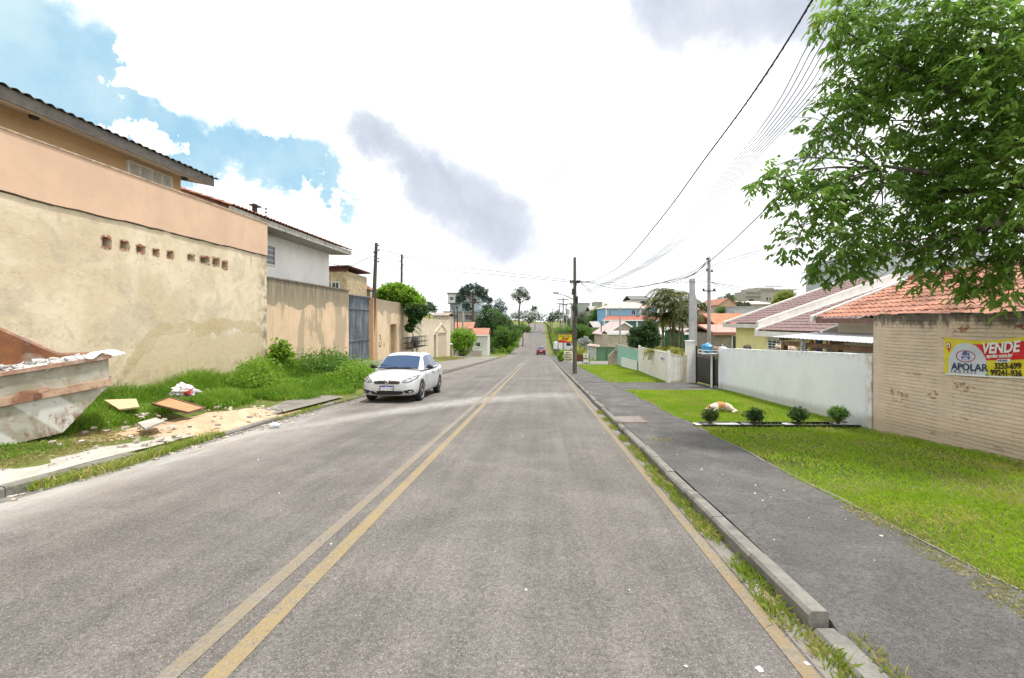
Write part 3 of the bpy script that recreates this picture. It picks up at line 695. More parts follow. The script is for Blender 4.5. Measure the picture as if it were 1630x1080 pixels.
lv = MB(); lv.sbox(-10.752, -10.747, ya+.05, yb-.05, za+.05, zb_-.05); lv.build('pane', M['dark'], wf, b_)

# white house behind wall two
root = thing('house', S(-14, 20, ZB(20)), 'off-white two-storey house with wide eave and red tiled roof', 'house'); b_ = root.location
mb = MB(); mb.sbox(-18, -11.0, 15.3, 24.2, -1, 5.55); mb.build('wall', M['whouse'], root, b_)
mb = MB(); tiled(mb, S(-9.95, 15.0, 5.42), S(-9.95, 24.75, 5.42), S(-14.5, 15.0, 6.9), S(-14.5, 24.75, 6.9), 0.21, 0.38, 0.05, 0.02, 4); 
mb.build('roof', M['tile_r'], root, b_)
mb = MB(); mb.sbox(-10.04, -10.0, 15, 24.6, 5.18, 5.40); mb.prism([S(-10.0, 24.6, 5.18), S(-10.0, 24.6, 5.40), S(-14.5, 24.6, 6.85), S(-14.5, 24.6, 6.6)], S(0, .04, 0))
mb.build('fascia', paint('grey_fascia', (0.42, 0.40, 0.37), 0.8, 0.15, dirt=(0.12, 0.11, 0.1), dirt_amt=0.7), root, b_)
mb = MB(); mb.hexa([S(-11.1, 15, 5.2), S(-10.04, 15, 5.18), S(-10.04, 24.6, 5.18), S(-11.1, 24.6, 5.2), S(-11.1, 15, 5.24), S(-10.04, 15, 5.22), S(-10.04, 24.6, 5.22), S(-11.1, 24.6, 5.24)])
mb.build('soffit', paint('grey_soffit', (0.34, 0.32, 0.30), 0.8), root, b_)
def window_x(root, b_, X, Y0, Y1, z0, z1, nb=2, nv=2, fm=None, pane=None, t=.05):
    fm = fm or M['white']; fr = MB()
    for (u0, u1, v0, v1) in ((Y0, Y1, z1-t, z1), (Y0, Y1, z0, z0+t), (Y0, Y0+t, z0+t, z1-t), (Y1-t, Y1, z0+t, z1-t)): fr.sbox(X-.03, X+.05, u0, u1, v0, v1)
    for k in range(1, nb): y = Y0+(Y1-Y0)*k/nb; fr.sbox(X-.02, X+.03, y-.015, y+.015, z0+t, z1-t)
    for k in range(1, nv): z = z0+(z1-z0)*k/nv; fr.sbox(X-.02, X+.032, Y0+t, Y1-t, z-.012, z+.012)
    f = fr.build('window', fm, root, b_)
    p = MB(); p.sbox(X-.01, X+.012, Y0+t, Y1-t, z0+t, z1-t); p.build('pane', pane or M['glass'], f, b_); return f
window_x(root, b_, -11.0, 17.35, 19.25, 3.95, 4.78, 3, 4, M['white'])
# sheets and little block on the link roof between the two houses
mb = MB(); tiled(mb, S(-10.6, 14.9, 5.25), S(-10.6, 18.6, 5.02), S(-12.5, 14.9, 5.7), S(-12.5, 18.6, 5.5), .18, 1.2, .03, 0.01, 4)
tag(mb.build('roof_sheet', mk_tiles('pale_fibre_cement', (0.5, 0.47, 0.43), (0.58, 0.55, 0.5), (0.25, 0.22, 0.2))), 'pale corrugated sheet propped between the orange and white houses', 'roof sheet')
root = thing('insulator_post', S(-10.15, 16.55, 5.3), 'short dark post with arms on top of the peach wall', 'post'); b_ = root.location
mb = MB(); mb.sbox(-10.2, -10.1, 16.45, 16.6, 5.3, 5.85); mb.build('post', M['poled'], root, b_)
mb = MB(); mb.sbox(-10.24, -10.04, 16.35, 16.75, 5.76, 5.81); mb.build('crossarm', M['poled'], root, b_)
for dz in (0.28, 0.42, .55):
    mb = MB(); mb.lathe([(.0, 0), (.035, 0), (.04, .04), (.0, .07)], S(-10.0, 16.95, 5.2+dz), 8); mb.build('insulator', M['black'], root, b_)

# second boundary wall
root = thing('boundary_wall', S(-10, 20.6, ZB(20.6)), 'peeling peach boundary wall with grey mould streaks left of the steel gate', 'wall'); b_ = root.location
mb = MB(); mb.sbox(-10.22, -10.01, 17.02, 24.3, -1.8, 3.27); mb.build('wall', M['wall2'], root, b_)
mb = MB(); mb.sbox(-10.26, -9.97, 17.02, 24.32, 3.271, 3.33); mb.build('coping', paint('mouldy_coping', (0.19, 0.16, 0.13), 0.9, 0.3), root, b_)
# grey steel gate
root = thing('gate', S(-10.1, 25.9, ZB(25.9)), 'tall faded blue-grey sheet steel gate between peach walls', 'gate'); b_ = root.location
m, g, p, o = new_mat('weathered_blue_grey_steel'); P = g.pos(); x, y, z = g.xyz(P)
n = g.noise(g.vmath('MULTIPLY', P, (2, 2, 0.5)), 1.6, 7, 0.75); col = g.mix(g.step(n, 0.4, 0.62), (0.085, 0.105, 0.13), (0.20, 0.235, 0.275))
col = g.mix(g.step(g.noise(P, 6, 6, 0.75), 0.55, 0.75, 0, 0.7), col, (0.33, 0.36, 0.38))
g.put(p.inputs['Base Color'], col); p.inputs['Roughness'].default_value = 0.6; p.inputs['Metallic'].default_value = 0.3
g.put(p.inputs['Normal'], g.bump(n, 0.4, 0.02)); M['steelgate'] = m
zb0, zb1 = ZB(24.4)+.05, ZB(27.5)+.05
for ya, yb in ((24.34, 25.92), (25.95, 27.5)):
    mb = MB(); mb.sbox(-10.16, -10.13, ya, yb, zb0 if ya < 25 else zb1+.07, 3.06)
    k = ya+.12
    while k < yb-.1: mb.sbox(-10.13, -10.115, k, k+.06, (zb0+.05), 3.0); k += .2
    mb.build('leaf', M['steelgate'], root, b_)
mb = MB()
for zz in (2.98, 2.35, 0.6): mb = MB(); mb.sbox(-10.125, -10.08, 24.34, 27.5, zz, zz+.07); mb.build('rail', M['steelgate'], root, b_)
mb = MB(); mb.sbox(-10.2, -10.0, 24.31, 27.55, 3.07, 3.13); mb.build('lintel', mk_concrete('lintel_concrete', (0.25, 0.25, 0.25), (0.1, 0.1, 0.1)), root, b_)
# wall three with the pedestrian door
root = thing('boundary_wall', S(-10, 31, ZB(31)), 'cream boundary wall with narrow brown door and overhanging bush', 'wall'); b_ = root.location
mb = MB(); dY0, dY1 = 10*740/239.5, 10*740/229.5; dz1 = 1.50
mb.sbox(-10.25, -10.0, 28.35, dY0, -2.5, 3.08, 3.04); mb.sbox(-10.25, -10.0, dY1, 35.2, -2.5, 3.04, 2.98); mb.sbox(-10.25, -10.0, dY0, dY1, dz1, 3.04)
mb.build('wall', M['wall3'], root, b_)
mb = MB(); mb.sbox(-10.35, -9.93, 27.6, 28.34, -2.2, 3.1); mb.build('gate_pillar', mk_plaster('rust_stained_pillar', (0.50, 0.32, 0.19), (0.2, 0.1, 0.05), 0.6, 3.1, 2.0), root, b_)
mb = MB(); mb.sbox(-10.2, -10.14, dY0+.02, dY1-.02, ZB(31), dz1-.02); dd = mb.build('door', paint('brown_door', (0.27, 0.18, 0.09), 0.6, 0.15, 2), root, b_)
mb = MB(); mb.ball(S(-10.1, dY0+.2, ZB(31)+1.0), .05); mb.build('handle', M['dark'], dd, b_)
mb = MB(); mb.sbox(-10.0, -9.96, dY0-.12, dY0, ZB(31)+.0, dz1+.1); mb.sbox(-10.0, -9.96, dY1, dY1+.12, ZB(31)+.0, dz1+.1); mb.sbox(-10.0, -9.96, dY0, dY1, dz1, dz1+.1)
mb.build('door_frame', paint('cream_trim', (0.55, 0.43, 0.28), 0.85), root, b_)

def text_mesh(txt, size, ext=0.004, bold=0.0, shear=0.0, space=1.0, sx=1.0):
    cu = bpy.data.curves.new('txt', 'FONT'); cu.body = txt; cu.size = size; cu.extrude = ext; cu.offset = bold; cu.shear = shear
    cu.space_character = space; cu.align_x = 'LEFT'; cu.resolution_u = 3
    ob = bpy.data.objects.new('txt', cu); COL.objects.link(ob)
    dg = bpy.context.evaluated_depsgraph_get(); dg.update(); me = bpy.data.meshes.new_from_object(ob.evaluated_get(dg))
    bpy.data.objects.remove(ob)
    for v in me.vertices: v.co.x *= sx
    return me
def put_text(name, txt, size, origin, u, v, mat, parent=None, base=(0, 0, 0), center=False, **kw):
    """lay a text mesh with its baseline along u and its height along v"""
    me = text_mesh(txt, size, **kw); u = Vector(u).normalized(); v = Vector(v).normalized(); w = u.cross(v)
    xs_ = [q.co.x for q in me.vertices]; off = (min(xs_)+max(xs_))/2 if center else min(xs_)
    base = Vector(base)
    for q in me.vertices:
        q.co = Vector(origin)-base+u*(q.co.x-off)+v*q.co.y+w*q.co.z
    me.materials.clear(); me.materials.append(mat); return link(name, me, parent)
UR = Vector((K, 1, 0)).normalized()
for tx, pxx, pyy, sz in (('2', 604, 541, .42), ('U', 603, 553, .5), ('1', 611, 553, .45)):
    Yt = 10*740/(860-pxx); put_text('lettering', tx, sz, S(-9.99, Yt, CAMZ+(HY-pyy)/F*Yt), UR, (0, 0, 1), M['dark'], root, b_, ext=.003, sx=1.5)
# wall four with garage door
root = thing('boundary_wall', S(-10, 43, ZB(43)), 'low stained cream boundary wall with beige garage gate at its far end', 'wall'); b_ = root.location
gY0, gY1 = 10*740/163, 10*740/149.5; sY0, sY1 = 10*740/169, 10*740/165.5
mb = MB(); mb.sbox(-10.25, -10.0, 35.22, sY0, -3, 2.0, 1.93); mb.sbox(-10.25, -10.0, sY0, sY1, 0.45, 1.93); mb.sbox(-10.25, -10.0, sY1, gY0, -3, 1.93, 1.92); mb.sbox(-10.25, -10.0, gY0, gY1, .55, 1.9); mb.sbox(-10.25, -10.0, gY1, 51.7, -3.4, 1.9, 1.86)
mb.prism([S(-10.0, 44.2, .75), S(-10.0, 47.0, 1.55), S(-10.0, 49.8, .75), S(-10.0, 49.5, .66), S(-10.0, 47.0, 1.4), S(-10.0, 44.5, .66)], (.06, 0, 0))
mb.build('wall', M['wall4'], root, b_)
mb = MB(); mb.sbox(-10.2, -10.1, gY0, gY1, ZB(47.5)-.1, .54)
for k in range(8): mb.sbox(-10.1, -10.085, gY0+.1+k*.48, gY0+.32+k*.48, ZB(47.5), .45)
mb.build('gate_leaf', paint('beige_gate', (0.52, 0.44, 0.34), 0.6), root, b_)
mb = MB(); mb.sbox(-10.22, -10.18, sY0, sY1, -3, .44); mb.build('door', M['dark'], root, b_)

# rubbish basket with a black bag on wall three/four
Yb = 36.5; Xb = -9.55; bz0, bz1 = CAMZ-(552-HY)/F*Yb, CAMZ-(536-HY)/F*Yb
root = thing('rubbish_basket', S(Xb, Yb, bz0), 'raised wire rubbish basket holding a black bag beside the cream wall', 'rubbish basket'); b_ = root.location
mb = MB(); y0_, y1_ = 33.2, 38.2
for zz in (bz0, (bz0+bz1)/2, bz1):
    for xx in (Xb-.25, Xb+.25): mb.bar(S(xx, y0_, zz), S(xx, y1_, zz), .04, .04)
    for yy in (y0_, y1_): mb.bar(S(Xb-.25, yy, zz), S(Xb+.25, yy, zz), .04, .04)
for k in range(12):
    yy = y0_+(y1_-y0_)*k/11
    for xx in (Xb-.25, Xb+.25): mb.bar(S(xx, yy, bz0), S(xx, yy, bz1), .025, .025)
    mb.bar(S(Xb-.25, yy, bz0), S(Xb+.25, yy, bz0), .025, .025)
mb.build('wire_basket', M['dark'], root, b_)
mb = MB(); mb.tube([S(Xb, 36, T(Xb, 36)-.2), S(Xb, 36, bz0)], .04); mb.build('leg', M['dark'], root, b_)
bb = MB(); bb.smooth = True; bb.ball(S(Xb, 35.4, bz0+.42), .52, (.5, 1.7, .85), 20, .5)
tag(bb.build('rubbish_bag', paint('black_polythene', (0.012, 0.012, 0.014), 0.3)), 'black bin bag slumped in the wire basket by the cream wall', 'rubbish bag')

# ---------------------------------------------------------------- plants
def unit(a): return a/np.maximum(np.linalg.norm(a, axis=-1, keepdims=True), 1e-9)
def leaf_quads(C, D, L, W, rng):
    """diamond leaves: C bases, D directions, L lengths, W widths"""
    n = len(C); up = unit(rng.normal(size=(n, 3))+np.array([0, 0, 1.6])); s = unit(np.cross(D, up))
    L = np.broadcast_to(L, n)[:, None]; W = np.broadcast_to(W, n)[:, None]
    mid = C+D*L*0.45; tip = C+D*L+np.array([0, 0, -0.12])*L
    v = np.stack([C, mid+s*W/2, tip, mid-s*W/2], 1).reshape(-1, 3)
    return v, np.arange(4*n)
def crown_points(blobs, n, rng, clump=0.22, shell=0.45, per=14):
    """leaf bases and outward directions in uneven clumps spread through ellipsoids (centre, radii)"""
    vol = np.array([b[1][0]*b[1][1]*b[1][2] for b in blobs])**0.66; pr = vol/vol.sum()
    k = max(1, n//per); bi = rng.choice(len(blobs), k, p=pr)
    Cb = np.array([list(blobs[i][0]) for i in bi]); Rb = np.array([list(blobs[i][1]) for i in bi])
    d = unit(rng.normal(size=(k, 3))); r = rng.uniform(0, 1, (k, 1))**shell
    cc = Cb+d*r*Rb; cr = (Rb.mean(1, keepdims=True))*clump*rng.uniform(.6, 1.4, (k, 1))
    idx = np.repeat(np.arange(k), per)
    P = cc[idx]+rng.normal(size=(k*per, 3))*cr[idx]*np.array([1, 1, .7])*.6
    out = unit(P-Cb[idx]); dirs = unit(out*0.8+rng.normal(size=P.shape)*.7+np.array([0, 0, -.25]))
    var = np.clip(rng.uniform(0, 1, k)[idx]*.6+rng.uniform(0, 1, k*per)*.4, 0, 1)
    return P, dirs, var
def limb(mb, a, b, r0, r1, bend=0.08, n=7, segs=5):
    a = Vector(a); b = Vector(b); L = (b-a).length; off = Vector((rnd.uniform(-1, 1), rnd.uniform(-1, 1), rnd.uniform(-.3, 1)))*L*bend
    pts = [a.lerp(b, t)+off*math.sin(math.pi*t)+Vector((rnd.uniform(-1, 1), rnd.uniform(-1, 1), rnd.uniform(-1, 1)))*L*.015 for t in [i/segs for i in range(segs+1)]]
    pts[0] = a; mb.tube(pts, [r0+(r1-r0)*i/segs for i in range(segs+1)], n); return pts
F_DK = foliage('dark_green_leaves', (0.016, 0.045, 0.014), (0.065, 0.13, 0.032), .3)
F_MD = foliage('mid_green_leaves', (0.04, 0.095, 0.016), (0.125, 0.235, 0.035), .4)
F_BR = foliage('bright_green_leaves', (0.075, 0.17, 0.015), (0.24, 0.39, 0.035), .5)
F_GY = foliage('grey_green_leaves', (0.035, 0.06, 0.03), (0.10, 0.14, 0.06), .25)
F_LM = foliage('lime_green_leaves', (0.12, 0.17, 0.02), (0.28, 0.33, 0.05), .4)
F_RV = foliage('blue_green_needles', (0.02, 0.05, 0.04), (0.06, 0.10, 0.07), .2)
def tree(name, label, cat, base, blobs, n, leaf, mat, trunk=0.18, group=None, clump=.22, shell=.45, fork=0.5, barkm=None, seed=None, asp=.5, per=14, kindname='crown'):
    """tapered trunk with limbs into each blob, crown of small leaves"""
    rng = np.random.default_rng(seed if seed is not None else rnd.randrange(10**6)); base = Vector(base)
    root = thing(name, base, label, cat, group)
    P, D, var = crown_points(blobs, n, rng, clump, shell, per)
    L = leaf*rng.uniform(.7, 1.35, len(P)); v, f = leaf_quads(P, D, L, L*asp, rng)
    raw_mesh(kindname, v, f, 4, mat, root, var, base=base)
    if trunk:
        c = sum((Vector(b[0]) for b in blobs), Vector())/len(blobs); zlow = min(b[0][2]-b[1][2]*.6 for b in blobs)
        mb = MB(); mb.smooth = True; fk = Vector((base.x+(c.x-base.x)*fork, base.y+(c.y-base.y)*fork, base.z+max(.3, (zlow-base.z))*.9))
        limb(mb, base-Vector((0, 0, .15)), fk, trunk, trunk*.7, .04, 9)
        for b in blobs[:14]: limb(mb, fk, Vector(b[0]), trunk*.5, trunk*.12, .1, 6)
        mb.build('trunk', barkm or M['bark'], root, base)
    return root
def pxblob(px, py, r, d, sq=(1, 1, 1)):
    c = Q(px, py, d); rr = r*d/F; return (c, (rr*sq[0], rr*sq[1], rr*sq[2]))
def bgtree(name, label, d, blobs, n, leafpx, mat, cat='tree', trunk=.15, basepx=None, **kw):
    bl = [pxblob(a, b, r, d+(kw_d or 0), sq) for (a, b, r, sq, kw_d) in [(q+(((1, 1, 1),) if len(q) < 4 else ())+((0,) if len(q) < 5 else ()))[:5] for q in blobs]]
    cx = sum(b[0].x for b in bl)/len(bl) if basepx is None else (basepx-CX)/F*d
    base = Vector((cx, d, min(T(cx-K*d, d), min(b[0].z-b[1][2] for b in bl)+.05)))
    return tree(name, label, cat, base, bl, n, leafpx*d/F, mat, trunk, **kw)
def frond(mb_v, mb_f, base, d, L, droop, nl, ll, rng, lw=.03):
    """arching palm frond as a strip rachis with paired leaflets"""
    p = np.array(base, float); d = unit(np.array(d, float)); seg = nl; st = L/seg; pts = [p.copy()]
    for i in range(seg):
        d = unit(d+np.array([0, 0, -droop/seg])); p = p+d*st; pts.append(p.copy())
    for i in range(1, seg+1):
        t = i/seg; a = pts[i-1]; b = pts[i]; dd = unit(b-a); s = unit(np.cross(dd, [0, 0, 1.0])); w = .012*(1.4-t)
        k = len(mb_v); mb_v += [a-s*w, a+s*w, b+s*w, b-s*w]; mb_f += [k, k+1, k+2, k+3]
        l = ll*math.sin(math.pi*min(1, .12+t*.82))**.6
        for sg in (-1, 1):
            ld = unit(s*sg*.9+dd*.55+np.array([0, 0, rng.uniform(-.75, .1)])); m = b+ld*l*.5; tp = b+ld*l+np.array([0, 0, -.25*l])
            k = len(mb_v); mb_v += [b, m+dd*lw, tp, m-dd*lw]; mb_f += [k, k+1, k+2, k+3]

def grass_blades(pts, h, w, rng, lean=.5, segs=1):
    """tapered blades standing on pts (n,3); one quad plus tip for each segment"""
    n = len(pts); a = rng.uniform(0, 2*math.pi, n); side = np.stack([np.cos(a), np.sin(a), 0*a], 1)
    b = rng.uniform(0, 2*math.pi, n); ln = np.stack([np.cos(b), np.sin(b), 0*b], 1)*(rng.uniform(0.1, 1, n)*lean)[:, None]
    h = np.broadcast_to(h, n)[:, None]; w = np.broadcast_to(w, n)[:, None]; Z = np.array([0, 0, 1.0])
    if segs == 1:
        v = np.stack([pts-side*w/2, pts+side*w/2, pts+side*w*.3+(Z*.6+ln*.45)*h, pts+(Z*(1-lean*.2)+ln)*h], 1)
        return v.reshape(-1, 3), np.arange(4*n), 1
    lev = []
    for i in range(segs+1):
        t = i/segs; c = pts+(Z*(t-lean*.45*t**3)+ln*t**1.9)*h; ww = w*(1-t**1.6)/2+.0008; lev.append((c-side*ww, c+side*ww))
    vs = []; 
    for i in range(segs): vs.append(np.stack([lev[i][0], lev[i][1], lev[i+1][1], lev[i+1][0]], 1))
    v = np.stack(vs, 1).reshape(-1, 3); return v, np.arange(4*n*segs), segs
def grass(name, label, X0, X1, Y0, Y1, dens, hf, wf, mat, zf=None, mask=None, lean=.5, segs=1, seed=1, topbias=1.0):
    rng = np.random.default_rng(seed); n = int((X1-X0)*(Y1-Y0)*dens)
    X = rng.uniform(X0, X1, n); Y = Y0+(Y1-Y0)*rng.uniform(0, 1, n)**topbias
    if mask is not None: k = mask(X, Y, rng); X, Y = X[k], Y[k]; n = len(X)
    z = (zf or T)(X, Y)-.01; P = np.stack([X+K*Y, Y, z], 1)
    h = hf(X, Y, rng) if callable(hf) else hf*rng.uniform(.5, 1.3, n); w = (wf(Y) if callable(wf) else wf)*rng.uniform(.7, 1.3, n)
    v, f, sg = grass_blades(P, h, w, rng, lean, segs)
    cl = np.array([mnoise.noise(Vector((float(x)*1.3, float(y)*1.3, 5))) for x, y in zip(X[::1], Y[::1])]) if n < 400000 else 0
    var = np.clip(.5+cl*.5+rng.uniform(-.5, .5, n)*.8, 0, 1)
    o = raw_mesh(name, v, f, 4, mat, None, np.repeat(var, sg))
    return tag(o, label, 'grass', kind='stuff')
G_LAWN = foliage('lawn_grass', (0.13, 0.27, 0.010), (0.34, 0.48, 0.03), .42, dry=(0.46, 0.38, 0.15), dryamt=.2, nscale=.9, patch=(0.34, 0.27, 0.11))
G_WEED = foliage('tall_weeds', (0.028, 0.095, 0.008), (0.24, 0.40, 0.035), .45, dry=(0.33, 0.31, 0.10), dryamt=.06)
G_DRY = foliage('dry_grass', (0.16, 0.17, 0.04), (0.38, 0.34, 0.14), .3)
G_TUFT = foliage('kerb_grass', (0.12, 0.20, 0.015), (0.28, 0.36, 0.05), .4, dry=(0.46, 0.38, 0.16), dryamt=.3)

# ---------------------------------------------------------------- lawns and weeds
def wallX(Y): return np.interp(Y, [3, 6.34, 8.74, 17.9, 20], [7.05, 6.6, 6.26, 6.77, 6.9])
def lawnmask(X, Y, rng):
    e = 3.06+0.05*np.sin(Y*2.1)+.05*np.sin(Y*5.3); bed = (np.abs(Y-9.2) < .14) & (X > 3.15) & (X < 6.2)
    bare = np.sin(X*2.3+Y*1.1)*np.sin(Y*1.9-X)*.5+np.sin(X*6.1)*np.sin(Y*5.3)*.4
    keep = rng.uniform(-.9, 1.2, len(X)) > bare-.5*ssm(5.2, 6.4, X)*0
    return (X > e) & (X < wallX(Y)) & ~bed & (keep | (Y > 9.5))
grass('lawn_grass', 'mown front lawn between the asphalt pavement and the brick wall', 3.0, 6.9, 1.2, 5.0, 5200, .045, .0065, G_LAWN, mask=lawnmask, lean=1.2, seed=2)
grass('lawn_grass', 'short lawn running from the shrubs up to the white wall', 3.0, 6.9, 5.0, 16.8, 2600, .045, lambda Y: .006+.0006*Y, G_LAWN, mask=lawnmask, lean=1.1, seed=3)
def fm(X, Y, rng): return X < np.interp(Y, [20.5, 30, 40], [5.7, 6.4, 6.6])
grass('lawn_grass', 'sunlit triangular lawn beyond the driveway, before the white fence', 3.1, 6.6, 21.0, 40.5, 420, .06, .03, G_LAWN, mask=fm, lean=.9, seed=4)
# gutter tufts
def clumpy(cx_, r_):
    return lambda X, Y, rng: np.array([any((x-a)**2/(r_*.55)**2+(y-b)**2/(r_*2.0)**2 < rng.uniform(.2, 1.2) for a, b in cx_) for x, y in zip(X, Y)])
tufts = [(1.50, 1.95), (1.53, 2.35), (1.47, 2.9), (1.5, 3.3), (1.5, 4.15), (1.48, 4.35), (1.48, 4.9), (1.5, 5.3), (1.46, 5.7), (1.5, 6.2), (1.5, 6.9), (1.5, 7.4), (1.49, 8.3), (1.5, 9.5), (1.5, 10.4), (1.5, 11.6)]
grass('gutter_weeds', 'grassy weeds growing in the gutter along the right kerb', 1.38, 1.58, 1.6, 12, 4200, .075, .006, G_TUFT, zf=lambda X, Y: zr(Y)+.005, mask=clumpy(tufts, .16), lean=1.0, seed=5)
grass('gutter_weeds', 'tuft of grass behind the low kerb by the driveway dip', 1.70, 1.80, 1.2, 2.62, 2500, .07, .005, G_TUFT, zf=lambda X, Y: zr(Y)+.03, lean=.9, seed=15, mask=clumpy([(1.75, 2.45), (1.75, 2.2), (1.74, 1.8), (1.73, 1.5)], .11))
xd, yd = G(1050, 697)
grass('dry_grass_patch', 'small straw-coloured grass patch on the asphalt pavement', xd-.28, xd+.28, yd-.25, yd+.25, 2600, .018, .008, G_DRY, zf=lambda X, Y: zpav(X, Y)+.008, mask=lambda X, Y, r: ((X-xd)/.26)**2+((Y-yd)/.2)**2 < r.uniform(.3, 1.1, len(X)), lean=2.2, seed=6)
grass('dry_grass_patch', 'ragged straw and grass creeping over the pavement edge near the camera', 2.55, 3.35, 1.9, 4.6, 4200, .022, .007, foliage('creeping_grass', (0.10, 0.16, 0.02), (0.30, 0.30, 0.08), .3, dry=(0.42, 0.35, 0.16), dryamt=.35), zf=lambda X, Y: zpav(X, Y)+.006, mask=clumpy([(3.05, 2.5), (2.98, 2.9), (2.95, 3.3), (3.05, 3.6), (2.85, 2.65), (3.0, 4.2)], .22), lean=2.0, seed=7)
# left verge: tall weeds against the ochre wall
def wm(X, Y, rng):
    e = np.interp(Y, [0, 6, 7.2, 8.5, 10, 12, 14, 18, 24], [-6.9, -7.05, -7.4, -7.9, -7.9, -7.2, -6.4, -6.3, -7.6])+.2*np.sin(Y*3)+rng.normal(size=len(X))*.1
    return (X < e) & ~((Y > 22.3) & (X > -9.0)) & ~((Y > 12.1) & (Y < 12.5) & (X > -8))
def wh(X, Y, rng):
    base = np.interp(Y, [3, 7, 9, 11, 14, 18, 22], [.14, .2, .30, .45, .62, .85, .7])*np.interp(X, [-10, -9.2, -8, -6.3], [1.25, 1.0, .7, .5])
    n_ = .55+.5*np.sin(X*2.7+Y*.9)*np.sin(Y*1.3-X*.7)+.3; return np.clip(base*n_, .06, 1)*rng.uniform(.5, 1.35, len(X))
grass('tall_weeds', 'rank green weeds filling the verge below the ochre wall', -9.95, -6.2, 3.0, 14.0, 1300, wh, .016, G_WEED, mask=wm, lean=.9, segs=3, seed=8)
grass('tall_weeds', 'thick high weeds before the peeling peach wall', -9.95, -6.1, 14.0, 23.0, 800, wh, .024, G_WEED, mask=wm, lean=.9, segs=3, seed=9)
grass('kerb_grass', 'long bright grass spilling over the left kerb', -6.2, -5.35, 5.2, 8.6, 1900, .17, .011, G_TUFT, zf=lambda X, Y: zr(Y)+.03, lean=1.0, segs=3, seed=10, mask=clumpy([(-5.78, 5.75), (-5.72, 6.1), (-5.76, 6.5), (-5.8, 6.9), (-5.85, 7.3), (-5.9, 7.8), (-5.95, 8.3)], .30))
grass('kerb_grass', 'low grass fringe along the left kerb ahead of the car', -6.2, -5.6, 10.2, 14.6, 900, .09, .012, G_TUFT, zf=lambda X, Y: zr(Y)+.06, lean=1.0, segs=2, seed=11, mask=clumpy([(-5.9, 10.5), (-5.85, 11.3), (-5.9, 12.0), (-6.0, 12.8), (-6.05, 13.3), (-5.9, 13.8), (-5.8, 14.4)], .3))
grass('dry_grass', 'flattened straw-coloured grass round the foot of the skip', -8.3, -6.6, 3.5, 8.2, 1700, .035, .009, G_DRY, mask=lambda X, Y, r: X < -6.72+r.normal(size=len(X))*.1, lean=2.2, seed=12)
grass('dry_grass', 'dry yellow grass between driveway and cream wall', -9.8, -8.0, 40, 52, 220, .06, .05, G_DRY, lean=1.0, seed=13)
grass('bank_grass', 'steep green roadside bank rising beyond the side street', -22, -6.0, 87, 170, 26, .35, .22, foliage('bank_grass', (0.10, 0.17, 0.02), (0.22, 0.33, 0.05), .3), lean=.8, seed=14)
grass('bank_grass', 'grassy bank on the right of the road climbing the hill', 3.3, 15, 84, 175, 40, .28, .2, foliage('bank_grass_right', (0.14, 0.20, 0.03), (0.27, 0.36, 0.06), .3), lean=.8, seed=16)
grass('verge_grass', 'tufty grass strip round the shop signs past the driveway', 3.2, 9, 52.5, 80, 60, .18, .08, G_LAWN, lean=.8, seed=17)
# leafy bushes in the weeds
def bush(name, label, c, r, n, leaf, mat, asp=.5, group=None, cat='bush', seed=1, stems=True):
    rng = np.random.default_rng(seed); c = Vector(c); base = Vector((c.x, c.y, c.z-r[2])); root = thing(name, base, label, cat, group)
    P, D, var = crown_points([(c, r)], n, rng, .2, .5, 10); L = leaf*rng.uniform(.6, 1.3, len(P)); v, f = leaf_quads(P, D, L, L*asp, rng)
    raw_mesh('foliage', v, f, 4, mat, root, var, base=base)
    if stems:
        mb = MB()
        for k in range(7): mb.tube([base+Vector((rnd.uniform(-.04, .04), rnd.uniform(-.04, .04), -.02)), c+Vector((rnd.uniform(-.5, .5)*r[0], rnd.uniform(-.5, .5)*r[1], rnd.uniform(-.2, .4)*r[2]))], [.012, .005], 5)
        mb.build('stems', M['bark'], root, base)
    return root
bush('weed_bush', 'broad-leaved green bush at the foot of the corner between ochre and peach walls', S(-9.5, 16.9, .42), (.42, .55, .55), 1200, .15, F_BR, .75, seed=3)
bush('weed_bush', 'low leafy shrub in the tall weeds near the car', S(-8.6, 18.4, -.08), (1.0, 1.6, .62), 4600, .11, F_MD, .5, seed=4)
bush('weed_bush', 'dark leafy clump at the verge corner beside the white car', S(-7.0, 18.0, -.40), (.8, 1.9, .60), 4200, .10, F_BR, .5, seed=5)
bush('weed_bush', 'small bright sapling standing in the weeds', S(-8.3, 13.6, .10), (.6, .8, .55), 1800, .09, F_BR, .45, seed=6)

